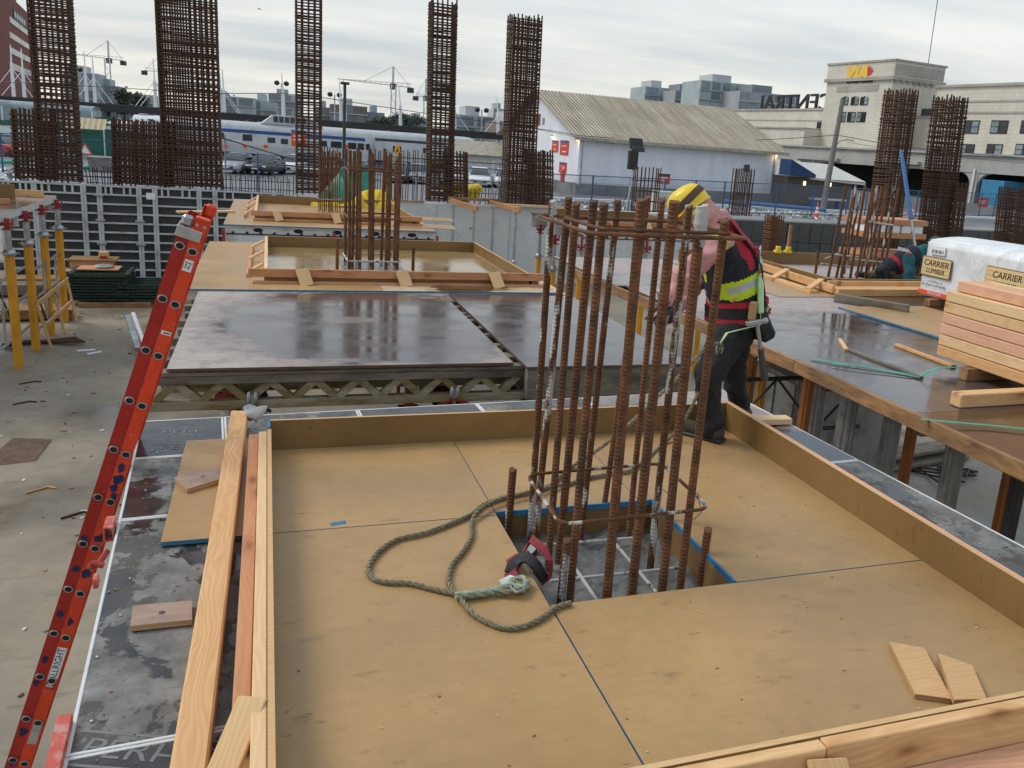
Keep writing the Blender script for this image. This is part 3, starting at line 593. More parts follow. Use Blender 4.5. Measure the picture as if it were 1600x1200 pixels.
def rail(x0, y0, z0, z1, sgn):
    mb = MB(); th = .005; fl = .036
    for (xa, xb, ya, yb) in ((x0, x0+W, 0, th), (x0, x0+th, th, fl), (x0+W-th, x0+W, th, fl)):
        a, b = sorted((y0+sgn*ya, y0+sgn*yb)); mb.box((xa, a, z0), (xb, b, z1))
    return mb
secs = ((-.009, 0., .0, -LL+.25, .41), (-.066, .010, -.05, -LL, .39))
for x0, y0, zt_, zb, wd in secs:
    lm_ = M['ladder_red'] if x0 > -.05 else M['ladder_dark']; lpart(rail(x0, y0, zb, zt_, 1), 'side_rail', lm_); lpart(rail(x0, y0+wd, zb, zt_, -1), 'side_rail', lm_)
    z = -.145 if x0 > -.05 else -.138
    while z > zb+.1:
        cx = x0+W/2; s = MB().tube((cx, y0-.006, z), (cx, y0+wd+.006, z), .0145, 10)
        rb = lpart(s, 'rung', M['alu'], 0, 50)
        for yy in (y0-.004, y0+wd+.004):
            ring = [(cx+.0185*math.cos(a)*1.0, yy, z+(.0165*math.sin(a) if math.sin(a) > 0 else .0165*math.sin(a)*.95)) for a in [2*math.pi*k/14 for k in range(14)]]
            lpart(MB().sweep(ring, .0036, 6, True), 'ferrule', M['alu'], 0, 60, rb)
            lpart(MB().lathe([(.0155, -.0012), (.0155, .0012)], 14, 0, Matrix.Translation((cx, yy-.002 if yy < y0+.1 else yy+.002, z))@Matrix.Rotation(R(90), 4, 'X')@Matrix.Diagonal((1.05, .85, 1, 1))), 'rung_hole', M['hole'], 0, 0, rb)
        z -= .258
lpart(MB().box((-.072, -.016, -.095), (.034, -.009, -.045)).box((-.072, -.009, -.095), (-.067, .10, -.045)), 'guide_bracket', M['alu'], .003)
lpart(MB().box((-.012, -.006, -.002), (W-.008, .035, .014)), 'rail_cap', M['ladder_red'], .004)
lpart(MB().box((0, .375, -.05), (W-.004, .41, .012)), 'rail_cap', M['ladder_red'], .01); lpart(MB().box((-.066, .004, -.048), (-.014, .03, .006)), 'end_bumper', M['galv'], .012)
mb = MB()
for bx, bz in ((.003, -.022), (.034, -.022), (-.03, -.07)): mb.lathe([(.008, 0), (.006, .005)], 8, 0, Matrix.Translation((bx, -.002 if bx > 0 else -.014, bz))@Matrix.Rotation(R(90), 4, 'X'))
lpart(mb, 'rivet', M['alu'])
def label_on(x0, x1, z0, z1, mat, txt=None, size=.03, y=-.0012, ink=None, rot=0., ext=.0003, sx=1.):
    o = lpart(MB().box((x0, y-.0006, z0), (x1, y, z1)), 'sticker', mat)
    if txt: 
        Mx = LM@Matrix.Translation(((x0+x1)/2, y-.0012, (z0+z1)/2))@Matrix.Rotation(R(90), 4, 'X')@Matrix.Rotation(R(rot), 4, 'Z')
        text('sticker_lettering', txt, size, ink or M['ink'], Mx, o, ext, sx)
    return o
label_on(-.001, .037, -.24, -.185, M['white'], "32'", .042, sx=.70)
label_on(-.002, .040, -.555, -.537, M['white'], None)
label_on(.008, .036, -.549, -.543, M['dark'], None, y=-.0022)
label_on(-.003, .040, -2.47, -2.27, M['white'], 'ALLRIGHT', .045, rot=90, ink=M['ink'], sx=.92)
label_on(-.003, .040, -2.52, -2.473, M['redcast'], 'R', .045, rot=90, ink=M['white'])
label_on(.0, .04, -2.86, -2.74, M['alu']); label_on(.0, .04, -3.12, -3.03, M['galv']); label_on(.0, .04, -3.28, -3.15, M['galv'])
M['bluepaint'] = simple('dark_blue_spray_paint', (.008, .016, .085), .5, 0, .3, 20)
rs = random.Random(4)
for (x, z, s) in ((.018, -1.25, .026), (.02, -1.31, .03), (.014, -1.36, .024), (.026, -1.40, .02), (.018, -1.64, .03), (.022, -1.69, .022), (-.04, -1.66, .022), (-.035, -1.83, .02), (.018, -1.84, .028), (-.04, -2.09, .022), (.014, -2.12, .022), (-.04, -2.36, .02), (-.045, -2.5, .02), (-.035, -2.8, .026), (-.04, -3.0, .018), (-.04, -3.3, .022)) if True else ((.036, -1.33, .030), (.02, -1.40, .026), (.045, -1.385, .024), (-.03, -1.62, .022), (.035, -1.60, .028), (.04, -1.66, .02), (-.05, -1.80, .018), (.02, -1.81, .028), (-.04, -2.02, .02), (.03, -2.05, .024), (-.045, -2.3, .02), (-.05, -2.45, .022), (-.04, -2.72, .026), (.0, -2.74, .018), (-.05, -3.0, .022), (-.05, -3.3, .025)):
    n = 11; y0 = -.0014 if x > -.009 else .0086; s *= .8
    lpart(MB().prism([(x+s*(.5+.7*rs.random())*math.cos(2*math.pi*k/n), y0, z+s*1.3*(.5+.7*rs.random())*math.sin(2*math.pi*k/n)) for k in range(n)], (0, -.0006, 0)), 'paint_mark', M['bluepaint'])

# red edge clamps on the deck edge
def clamp(px, py, label, hookit, ln=.10):
    p = onz(px, py, -.03); t = thing('edge_clamp', label, 'clamp', p, 'red clamps along the left deck edge', local=True, rz=A33)
    w = .018; mb = MB(); mb.box((-w, -ln, -.02), (-w+.006, ln, .03)).box((w-.006, -ln, -.02), (w, ln, .03)).box((-w, -ln, .03), (w, ln, .036)).box((-w, -ln, -.026), (w, ln, -.02)); mb.build('square_tube', M['pinkred'], t, .002)
    if hookit: MB().sweep([(-.005, -ln-.03, -.05), (-.03, -ln-.10, -.07), (-.05, -ln-.15, -.05), (-.035, -ln-.18, -.02), (0, -ln-.19, -.03)], .012, 8).build('hook', M['redcast'], t, smooth=True); MB().box((-.022, -ln-.33, -.05), (-.004, -ln-.28, -.01)).build('wedge', M['pinkred'], t, .004)
    return t
M['pinkred'] = simple('faded_red_paint_with_cement', (.50, .085, .06), .65, 0, .2, 22, dirt=(.42, .36, .31), dscale=24)
clamp(172, 828, 'faded red clamp with hooked jaw on the deck edge, beside the ladder', True, .055)
clamp(92, 1180, 'faded red clamp tube on the deck edge, at the bottom left corner', False, .12)

for k, (pts, lab) in enumerate(((((516, 817), (540, 813), (541, 818), (517, 822)), 'blue paint dab on the left plywood seam'), (((1082, 832), (1090, 830), (1091, 833), (1083, 836)), 'x'))):
    if k: break
    P = [onz(x, y, .0006) for x, y in pts]; par = [o for o in C.objects if o.get('label', '').startswith('tan plywood sheet left of')][0]; o = MB().prism(P, (0, 0, .0005)).build('paint_dab', M['blue_edge'], par)

def bits(name, label, rnd_pt, n, lo, hi, mats, seed):
    q = random.Random(seed); mb = MB()
    for i in range(n):
        p = rnd_pt(q); k = q.uniform(lo, hi); Mx = Matrix.Translation(p+V3((0, 0, k*.25)))@Matrix.Rotation(q.uniform(0, 6.3), 4, 'Z'); mb.box((-k*q.uniform(.6, 1.6), -k*.6, -k*.25), (k, k*.6, k*.25), q.randrange(len(mats)), Mx)
    o = mb.build(name, mats); o['kind'] = 'stuff'; o['label'] = label
bits('grit', 'concrete crumbs and splinters scattered on the slab', lambda q: V3((q.uniform(-6, -.9), q.uniform(5, 25), ZSLAB)) if q.random() < .75 else V3((q.uniform(3, 11), q.uniform(6, 16), ZSLAB)), 420, .008, .034, [M['dockcon'], M['cwall'], M['old_wood'], M['rust_far']], 5)
bits('sawdust', 'wood chips and sawdust on the tan plywood', lambda q: V3((q.uniform(.02, 2.55), q.uniform(1.55, 2.5), .0005)) if q.random() < .6 else V3((q.uniform(1.75, 2.55), q.uniform(2.6, 4.2), .0005)), 110, .0012, .0045, [M['ply_pale'], M['fir_pale'], M['old_wood']], 9)
bits('cement_crumbs', 'cement crumbs on the black panels of the near deck', lambda q: PO+ex*q.uniform(.02, .33)+ey*q.uniform(-1.9, .9) if q.random() < .6 else PO+ex*q.uniform(3.25, 3.72)+ey*q.uniform(-1.6, 1.1), 120, .0012, .0048, [M['cwall'], M['dockcon'], M['old_wood']], 12)
# ================================================================ middle deck: timber girder tables
def girder(L, h=.24):
    t = thing('timber_girder', '', 'girder', (0, 0, 0), 'lattice timber girders under the middle deck', local=True)
    MB().box((0, -.04, -.06), (L, .04, 0)).build('top_chord', M['grey_wood'], t, .004)
    MB().box((0, -.04, -h), (L, .04, -h+.06)).build('bottom_chord', M['girder'], t, .004)
    x = .06; k = 0
    while x+.148 < L:
        a, b = ((x, -h+.05), (x+.148, -.05)) if k % 2 == 0 else ((x, -.05), (x+.148, -h+.05))
        MB().bar((a[0], 0, a[1]), (b[0], 0, b[1]), .05, .055, (0, 1, 0)).build('diagonal', M['girder'], t); x += .148; k += 1
    MB().box((L, -.041, -.061), (L+.012, .041, .002)).build('end_cap', M['bluecap'], t, .003)
    return t
GZ = -.032
g0 = girder(2.62); g0.location = (-.80, 5.90, GZ-.03); g0['label'] = 'olive lattice timber girder at the front edge of the middle deck'
for k in range(8):
    c = copy_tree(g0); c.location = (-.72+.03*(k % 2), 6.22+.315*k, GZ); c['label'] = ['second', 'third', 'fourth', 'fifth', 'sixth', 'seventh', 'eighth', 'ninth'][k]+' lattice girder from the front under the left dark sheet'
# loose packing strip between sheet and front girder
tag(lumber('packing_strip', (-.74, 5.90, GZ-.028), (1.80, 5.90, GZ-.028), .10, .028, M['grey_wood']), 'weathered packing plank between front girder and dark plywood', 'plank')
M['film1'] = film_ply('puddled_dark_plywood', (.34, .06), (1.20, 1.46), [((.12, .10), (.24, .13))], dry=(.40, .335, .295), amp=.5, soft=.3, wetc=(.075, .055, .050), dull=(.20, .15, .13))
M['film2'] = film_ply('wet_dark_plywood', (0, 0), (2.2, 2.4), amp=.2, wetc=(.072, .054, .052))
M['film_edge'] = simple('dark_ply_edge', (.10, .055, .035), .7, 0, .5, 6, streak=(1, 1, 20))
FE = [M['film_edge']]
tag(sheet('film_plywood', -.64, 5.83, 1.71, 8.62, 0., .021, [M['film1']]+FE), 'puddled dark film plywood with a dry oval patch, middle deck left', 'plywood', 'dark film plywood sheets')
tag(sheet('film_plywood', 1.78, 5.70, 3.12, 8.62, .0, .021, [M['film2']]+FE), 'wet dark film plywood right of the gap with blue girder caps', 'plywood', 'dark film plywood sheets')
# right table of the middle deck: solid timber beams
for k in range(8):
    y = 5.75+.37*k
    o = tag(lumber('timber_joist', (1.79-.05*(k % 2), y, -.26+.0), (3.10, y, -.26), .08, .238, M['grey_wood']), ['cream end timber joist with a bolt at the front of the right middle table', 'second timber joist from the front under the right dark sheet', 'third timber joist from the front under the right dark sheet', 'fourth timber joist from the front under the right dark sheet', 'fifth timber joist from the front under the right dark sheet', 'sixth timber joist from the front under the right dark sheet', 'seventh timber joist from the front under the right dark sheet', 'rearmost timber joist under the right dark sheet'][k], 'joist', 'timber joists under the right middle table')
    MB().box((-.012, -.041, .0), (0, .041, .12)).build('blue_cap', M['bluecap'], o, .003)
    if k == 0:
        MB().lathe([(.028, 0), (.028, .012), (.014, .012), (.014, .03)], 12, 0, Matrix.Translation((.11, -.041, .12))@Matrix.Rotation(R(90), 4, 'X')).build('bolt', M['galv'], o)
def waler(p0, p1, label):
    t = thing('steel_waler', label, 'waler', p0, 'steel walers under the middle deck'); p0, p1 = V3(p0), V3(p1); d = (p1-p0).normalized(); s = d.cross(V3((0, 0, 1)))
    for q in (-1, 1):
        mb = MB(); mb.bar(p0+s*q*.04, p1+s*q*.04, .008, .12); mb.bar(p0+s*q*.065+V3((0, 0, .056)), p1+s*q*.065+V3((0, 0, .056)), .05, .008); mb.bar(p0+s*q*.065-V3((0, 0, .056)), p1+s*q*.065-V3((0, 0, .056)), .05, .008); mb.build('channel', M['darksteel'], t)
    return t
for x in (-.12, 1.28, 2.0, 2.9):
    waler((x, 5.6, -.375), (x, 8.6, -.375), 'steel waler under the %s of the middle deck' % {-.12: 'left girders', 1.28: 'right girder ends', 2.0: 'left side of the right table', 2.9: 'right edge of the right table'}[x])
for x in (-.12, 1.28):
    t = thing('girder_claw', 'galvanised claw clamp hanging under the front girder, %s one' % ('left' if x < 0 else 'right'), 'clamp', (x, 5.9, -.3), 'girder claws')
    for q in (-1, 1): MB().ell((x+q*.022, 5.855, -.225), (.018, .02, .05), 10, 8).build('claw', M['galv'], t, smooth=True)
    MB().box((x-.012, 5.85, -.33), (x+.012, 5.875, -.2)).build('bolt', M['galv'], t)
    MB().bar((x-.12, 5.86, -.325), (x, 5.86, -.275), .05, .012).bar((x, 5.86, -.275), (x+.12, 5.86, -.325), .05, .012).build('saddle', M['redcast'] if x > 0 else M['darksteel'], t)
pl = ['under the left end of the middle deck', 'next to the leftmost prop of the middle deck', 'under the middle of the left dark sheet', 'under the right end of the left dark sheet', 'under the left edge of the right dark sheet', 'under the right corner of the right dark sheet', 'far left under the middle deck', 'far right under the middle deck']
for k, (x, y) in enumerate(((-.30, 6.5), (-.10, 6.7), (1.02, 6.3), (1.30, 6.4), (2.0, 6.3), (2.95, 6.0), (-.2, 8.3), (2.9, 8.3))):
    steel_prop((x, y, ZSLAB), -.45, M['yellow'] if k != 5 else M['orange_prop'], 'yellow fluted prop '+pl[k] if k != 5 else 'orange fluted prop '+pl[k], 'props under the middle deck', .7, .06)
def brace_frame(x0, x1, y, z0, z1, label):
    t = thing('lattice_brace', label, 'brace', (x0, y, z0), 'steel brace frames'); 
    MB().tube((x0, y, z1), (x1, y, z1), .022).build('tube', M['darksteel'], t); MB().tube((x0, y, z0), (x1, y, z0), .022).build('tube', M['darksteel'], t)
    n = max(2, round((x1-x0)/.5)); 
    for i in range(n):
        a, b = x0+(x1-x0)*i/n, x0+(x1-x0)*(i+1)/n; MB().tube((a, y, z1 if i % 2 else z0), (b, y, z0 if i % 2 else z1), .014, 6).build('diagonal', M['darksteel'], t)
brace_frame(-.2, 1.3, 6.5, -1.15, -.62, 'dark lattice brace between props under the middle deck')
# ---- tan plywood and box form behind
tag(sheet('plywood_sheet', -.75, 8.64, 1.1, 12.2, .018, .018, TP), 'tan wet plywood left of the middle box form', 'plywood', 'plywood sheets of the middle deck')
M['wet_tan'] = form_ply('wet_tan_plywood', (.30, .20, .085), (.2, .12, .045), .12)
M['wet_pale'] = film_ply('pale_wet_plywood', (0, 0), (.5, .9), dry=(.50, .38, .24), wetc=(.10, .06, .03), dull=(.40, .30, .18))
tag(sheet('plywood_sheet', 1.104, 8.64, 3.02, 10.3, .018, .018, [M['wet_pale'], M['blue_edge']]), 'pale wet plywood under the front right of the middle box form', 'plywood', 'plywood sheets of the middle deck')
tag(sheet('plywood_sheet', 1.104, 10.304, 3.02, 12.2, .018, .018, [M['wet_pale'], M['blue_edge']]), 'pale wet plywood behind the middle box form at right', 'plywood', 'plywood sheets of the middle deck')
tag(lumber('edge_lumber', (3.06, 8.6, -.09), (3.06, 12.2, -.09), .06, .10, M['fir_pale']), 'pale edge lumber along the right side of the middle box deck', 'lumber')
def far_box(x0, x1, y0, y1, label, h=.16, front_over=.15, cleats=3, left_frame=True, wetfloor=True, ply2=True, swap=False):
    t = thing('box_form', label, 'formwork box', (x0, y0, 0), 'plywood drop panel boxes')
    kick('edge_board', (x0, y1, .003), (x1, y1+.018, h), t); kick('edge_board', (x1-.018, y0+.01, .003), (x1, y1-.004, h), t)
    lumber('plank', (x1+.02, y0, .003), (x1+.02, y1, .003), .038, h-.01, M['brown_ply'] if ply2 else M['fir'], t)
    kick('edge_board', (x0, y0, .003), (x1+.12, y0+.018, h-.01), t)
    lumber('plank', (x0-front_over, y0-.02, .08), (x1+.16, y0-.02, .08), .038, .085, M['fir_red'] if not swap else M['fir'], t)
    lumber('plank', (x0-front_over+.04, y0-.045, .003), (x1+.16, y0-.045, .003), .089, .038, M['fir_red'], t)
    if left_frame:
        lumber('plank', (x0+.02, y0+.02, .003), (x0+.02, y1, .003), .038, h-.008, M['fir_pale'], t)
        lumber('plank', (x0-.16, y0+.3, .003), (x0-.16, y1-.2, .003), .038, .05, M['fir_red'], t)
        for f in (.15, .5, .85):
            y = y0+(y1-y0)*f; lumber('brace', (x0-.16, y, .04), (x0+.0, y+.04, h-.03), .04, .03, M['fir_pale'], t)
    for k in range(cleats):
        x = x0+(x1-x0)*(.13+.36*k); lumber('cleat', (x, y0-.045, .165 if not swap else .17), (x+.05, y0-.15, .01), .13, .018, M['ply_pale'], t, up=(0, -.7, .5))
    return t
far_box(-.05, 2.78, 9.05, 11.8, 'plywood box form with reddish front planks around the middle column')
tag(sheet('plywood_sheet', -.03, 9.08, 2.74, 11.78, .0225, .004, [M['wet_tan'], M['blue_edge']]), 'wet brown plywood floor inside the middle box form', 'plywood', 'plywood sheets of the middle deck')
# blue edge line along the front of the plywood
for k, (a, b) in enumerate(((.15, 1.1), (1.12, 3.0))): pass
def bar_column(name_label, loc, pts, r, ties, mats, dowels=(), rod=True):
    t = thing('rebar_column', name_label, 'rebar column', loc, 'rebar columns')
    for i, (x, y, dx, dy, z1) in enumerate(pts):
        MB().tube((x, y, loc[2]-.1), (x+dx, y+dy, z1), r, 8).build('vertical_bar', mats[i % len(mats)], t, smooth=True)
    xs = [p[0] for p in pts]; ys = [p[1] for p in pts]
    for z in ties: rect_hoop(min(xs)-.02, min(ys)-.02, max(xs)+.02, max(ys)+.02, z, r*.6, M['rust'] if z > .4 else M['caked'], t)
    for (x, y, z1) in dowels: MB().tube((x, y, loc[2]-.1), (x, y, z1), r, 8).build('dowel_bar', M['rust'], t, smooth=True)
    return t
rr = random.Random(11); pts = []
for i, (u, v) in enumerate(((0, 0), (.04, .1), (0, .55), (.12, .0), (.14, .6), (.27, .02), (.3, .62), (.42, 0), (.44, .6), (.55, 0), (.56, .07), (.57, .35), (.54, .62), (.28, .3))):
    pts.append((.88+u, 10.0+v, rr.uniform(-.02, .02), 0, 1.33+rr.uniform(0, .08)))
cb = bar_column('rebar column with crusted tips in the middle box form', (1.15, 10.3, 0), pts, .019, (.12, .62, 1.16), [M['rust']], [(.74, 9.95, .38), (1.62, 10.0, .30)])
tag(MB().box((.80, 9.9, -.01), (1.52, 10.7, .027)).build('concrete_patch', M['wetcon']), 'wet concrete patch at the foot of the middle rebar column', 'column')
# small orange fall-protection tag above the bars
t = thing('warning_tag', 'yellow diamond warning tag hanging above the middle bars', 'tag', (1.42, 10.1, 1.42))
MB().prism([(1.385, 10.1, 1.40), (1.42, 10.1, 1.335), (1.455, 10.1, 1.40), (1.44, 10.1, 1.46), (1.42, 10.1, 1.475), (1.40, 10.1, 1.46)], (0, .012, 0)).build('plate', simple('tag_yellow', (.80, .42, .015), .5, 0, .08, 9), t); MB().lathe([(.03, 0), (.04, .06), (.025, .065)], 8, 0, Matrix.Translation((1.42, 10.11, 1.29))).build('bar_cap', M['alu'], t)
text('tag_mark', 'A', .07, M['ink'], face_frame((1.42, 10.097, 1.40), (1, 0, 0), (0, 0, 1)), t, .001)
# ================================================================ white aluminium tables further back
M['alubeam'] = simple('white_aluminium_beam', (.66, .67, .67), .5, .1, .08, 3, dirt=(.42, .41, .38), dscale=3)
def alu_table(x0, x1, y0, y1, label, ply_mats, z=0., nb=3):
    t = thing('deck_table', label, 'formwork table', (x0, y0, z), 'white aluminium formwork tables')
    for k in range(nb):
        y = y0+.05+(y1-y0-.1)*k/(nb-1); mb = MB(); mb.box((x0, y-.04, z-.33), (x1, y+.04, z-.325+.008)).box((x0, y-.008, z-.32), (x1, y+.008, z-.04)).box((x0, y-.04, z-.045), (x1, y+.04, z-.022)); b = mb.build('main_beam', M['alubeam'], t)
        if k == 0:
            MB().box((x0+.02, y-.022, z-.165), (x1-.02, y-.009, z-.145)).build('toothed_rail', M['black'], b)
            x = x0+.12
            while x < x1-.1:
                MB().box((x-.02, y-.02, z-.145), (x+.02, y-.009, z-.115)).build('tooth', M['black'], b); x += .21
            x = x0+.5
            while x < x1-.3:
                MB().lathe([(.075, 0), (.075, .004)], 14, 0, Matrix.Translation((x, y-.009, z-.085))@Matrix.Rotation(R(90), 4, 'X')@Matrix.Diagonal((1, .45, 1, 1))).build('web_hole', M['hole'], b); x += .62
    for k in range(4):
        x = x0+.1+(x1-x0-.2)*k/3; MB().box((x-.03, y0+.1, z-.10), (x+.03, y1-.1, z-.046)).build('cross_beam', M['alubeam'], t)
    s = sheet('table_plywood', x0-.02, y0-.03, x1+.02, y1, z, .018, ply_mats, t)
    for k, x in enumerate((x0-.02, (x0+x1)/2, x1+.03)):
        h = MB(); y = y0-.02; h.box((x-.022, y-.022, z-.38), (x+.022, y+.022, z-.08)).box((x-.09, y-.03, z-.36), (x+.09, y+.03, z-.32)).box((x-.09, y-.03, z-.32), (x-.06, y+.03, z-.27)).box((x+.06, y-.03, z-.32), (x+.09, y+.03, z-.27)).box((x-.05, y-.05, z-.40), (x+.05, y+.05, z-.385)); h.build('drop_head', M['redcast'], t, .005)
    return t
alu_table(-.66, 2.72, 14.5, 19.4, 'white aluminium table carrying the far box form and the tarp', [M['tan_ply'], M['blue_edge']])
for k, (x, y) in enumerate(((-.66, 14.52), (1.03, 14.52), (2.75, 14.52), (-.6, 18.5), (2.6, 18.5))): steel_prop((x, y, ZSLAB), -.40, M['yellow'], 'yellow prop %s the far white table' % ['under the left front corner of', 'under the front middle of', 'under the right front corner of', 'under the left rear of', 'under the right rear of'][k], 'props under the far white table', .5, .06, False)
far_box(-.22, 2.45, 15.25, 18.6, 'furthest plywood box form, on the white aluminium table', .17, .06)
tag(sheet('plywood_sheet', 2.0, 14.9, 3.2, 15.6, .006, .006, [M['tan_ply'], M['blue_edge']], rz=R(-6)), 'blue edged plywood tongue overhanging the right end of the white table', 'plywood')
tag(sheet('plywood_sheet', 2.3, 16.3, 3.45, 17.0, .006, .006, [M['tan_ply'], M['blue_edge']], rz=R(-6)), 'rear blue edged plywood tongue overhanging the white table', 'plywood')
tag(lumber('plank', (-1.5, 16.2, -.02), (-.6, 16.5, .0), .2, .03, M['ply_pale']), 'pale plank sticking out left of the far white table', 'plank')
pts = [(.93+.055*(i % 8)+rr.uniform(-.02, .02), 17.2+(.35 if i > 7 else 0), rr.uniform(-.02, .02), 0, 1.2+rr.uniform(-.05, .08)) for i in range(15)]
bar_column('thin rebar column beside the green tarp on the far table', (1.3, 17.4, .0), pts, .010, (.25, .75, 1.05), [M['rust']])
def tarp(out, Y0, name, label, mat, wv=.045):
    "draped cloth cut to an outline, buckled and given thickness"
    bm = bmesh.new(); f = bm.faces.new([bm.verts.new(ony(x, y, Y0+dy)) for x, y, dy in out]); bmesh.ops.triangulate(bm, faces=[f])
    for _ in range(4): bmesh.ops.subdivide_edges(bm, edges=bm.edges[:], cuts=1)
    for v in bm.verts:
        x, z = v.co.x, v.co.z; v.co.y += wv*(math.sin(7*x+5*z)+.6*math.sin(13*z-6*x)+.4*math.sin(21*x))
    me = bpy.data.meshes.new(name); bm.to_mesh(me); bm.free(); me.materials.append(mat); o = put(name, me); m = o.modifiers.new('solid', 'SOLIDIFY'); m.thickness = .012
    me.polygons.foreach_set('use_smooth', [True]*len(me.polygons)); return tag(o, label, 'tarpaulin')
tarp([(488, 318, 0), (514, 288, .15), (548, 248, .5), (554, 247, .55), (576, 266, .5), (582, 298, .3), (562, 302, .1), (545, 318, -.1), (520, 317, -.1)], 18.75, 'green_tarp', 'green tarpaulin peaked over the far box form', M['green_tarp'])
tarp([(484, 328, 0), (486, 316, 0), (546, 317, 0), (563, 301, .15), (572, 297, .2), (594, 296, .25), (604, 301, .2), (616, 320, .1), (623, 340, 0), (585, 336, -.1), (562, 323, -.2), (535, 322, -.1)], 18.55, 'yellow_tarp', 'yellow tarpaulin hem below the green one on the far box form', M['yellow_tarp'])
tb = alu_table(5.85, 8.65, 15.6, 19.2, 'white aluminium table seen between the near bars', [M['film2'], M['film_edge']])
for k, (x, y) in enumerate(((5.85, 15.6), (7.25, 15.6), (8.65, 15.6))): steel_prop((x, y, ZSLAB), -.40, M['yellow'], 'yellow prop under the %s of the second white table' % ['left corner', 'middle', 'right corner'][k], 'props under the second white table', .5, .06, False)
far_box(6.3, 8.4, 15.9, 18.6, 'reddish planked box form on the white table behind the near bars', .17, .06, 2, False)
# ================================================================ walls at the back of the slab
tag(MB().box((3.72, 26.55, ZSLAB), (14.5, 27.0, -.46)).build('concrete_wall', M['cwall']), 'pale cast concrete wall behind the far white table', 'wall')
wl_ = bpy.data.objects['concrete_wall']
for x in (5.0, 7.4, 9.8): MB().box((x-.006, 26.542, ZSLAB+.01), (x+.006, 26.549, -.47)).build('panel_joint', simple('joint_grey', (.27, .27, .26), .8), wl_)
for x in (4.2, 6.1, 8.4):
    for z in (-2.2, -1.2): MB().lathe([(.03, 0), (.03, .004)], 10, 0, Matrix.Translation((x, 26.548, z))@Matrix.Rotation(R(90), 4, 'X')).build('tie_hole', M['hole'], wl_)
tag(lumber('top_plank', (3.1, 26.6, -.44), (4.6, 26.6, -.44), .2, .04, M['old_wood']), 'plank on the left end of the pale concrete wall', 'plank')
tag(lumber('top_plank', (5.3, 26.3, -.30), (6.9, 26.3, -.30), .1, .09, M['old_wood']), 'plank lying across the two beams against the concrete wall', 'plank')
tag(lumber('top_plank', (6.9, 26.5, -.42), (9.2, 26.5, -.42), .3, .06, M['fir_pale']), 'pale plank on top of the concrete wall at right', 'plank')
for k, x in enumerate((5.35, 6.62)):
    y0, y1 = 26.4, 24.0
    tag(lumber('stub_beam', (x, y0, -.38), (x+.35, y1, -.42), .09, .13, M['fir_red']), '%s reddish beam propped out from the concrete wall' % ['left', 'right'][k], 'beam', 'beams propped at the concrete wall')
    for j, (xx, yy) in enumerate(((x+.05, 25.9), (x+.32, 24.25))):
        steel_prop((xx, yy, ZSLAB), -.44, M['yellow'], 'galvanised yellow-footed prop under the %s end of the %s wall beam' % (['back', 'front'][j], ['left', 'right'][k]), 'props at the concrete wall', 1.45, .055, False)
steel_prop((6.05, 19.0, ZSLAB), -.42, M['yellow'], 'lone yellow prop with red head left of the near bars', 'lone props', .55, .06)
steel_prop((5.75, 17.0, ZSLAB), -.42, M['yellow'], 'yellow prop right behind the leftmost near bars', 'lone props', .55, .06)
# steel frame panels
M['panel_face'] = concrete('wet_dark_form_face', (.014, .014, .015), (.055, .056, .057), (.032, .032, .032), (.35, .7), 1.5, dark=(.008, .008, .008))
def wall_panel(x0, x1, y, z0, z1, label):
    t = thing('steel_formwork', label, 'formwork panel', (x0, y, z0), 'grey steel framed wall panels')
    MB().box((x0+.02, y-.012, z0), (x1-.02, y+.008, z1)).build('form_face', M['panel_face'], t)
    w = .065
    for (a, b, c, d) in ((x0+.003, x0+w, z0, z1), (x1-w, x1-.003, z0, z1)): MB().box((a, y-.12, c), (b, y-.013, d)).build('frame_post', M['pframe'], t, .004)
    n = 9; hs = [z0+.03, z0+.26]+[z0+.26+(z1-z0-.52)*k/(n-1) for k in range(1, n)]+[z1-.03]
    for k, z in enumerate(hs): MB().box((x0+w, y-.10, z-.022), (x1-w, y-.013, z+.022)).build('cross_rib', M['pframe'], t)
    if x1-x0 > .8:
        for f in ((.16, .30, .62, .78)):
            x = x0+(x1-x0)*f
            for (a, b) in ((z1-.24, z1-.06), (z0+.06, z0+.23)): MB().box((x-.025, y-.098, a), (x+.025, y-.013, b)).build('stub_rib', M['pframe'], t)
    return t
wp = [25, 53, 130, 155, 217, 242, 311, 336, 428, 447]; X_ = [ony(p, 285+.045*p, 26.3).x for p in wp]; X_[0] = -6.75
names = ['narrow grey framed panel at the left end of the formwork wall', 'wide grey framed panel behind the leftmost yellow props', 'narrow grey framed panel behind the sawhorse', 'wide grey framed panel right of the sawhorse', 'narrow grey framed panel left of the red ladder head', 'wide grey framed panel behind the red ladder head', 'narrow grey framed panel right of the ladder head', 'wide grey framed panel behind the far white table', 'narrow grey framed panel at the right end of the formwork wall']
for a, b, n in zip(X_, X_[1:], names): wall_panel(a, b, 26.35, ZSLAB+.01, -.34, n)
t = thing('panel_lock', 'grey coupler lock bridging two panels near the wall top', 'clamp', (-4.5, 26.2, -.6), 'panel couplers')
MB().box((-.12, -.03, -.03), (.12, .03, .03)).build('lock_body', M['galv'], t, .01, M=Matrix.Translation((0, 0, 0))) ; t['local'] = 1
bpy.data.objects['lock_body'].matrix_parent_inverse = Matrix()
t.location = (X_[3], 26.2, -.62); i = 0
for x in (X_[3], X_[4], X_[6]):
    for z in (-1.3, -1.95):
        c = copy_tree(t); c.location = (x, 26.2, z); i += 1; c['label'] = ['upper coupler on the joint right of the sawhorse', 'lower coupler on the joint right of the sawhorse', 'upper coupler on the joint left of the ladder head', 'lower coupler on the joint left of the ladder head', 'upper coupler on the joint right of the ladder head', 'lower coupler on the joint right of the ladder head'][i-1]
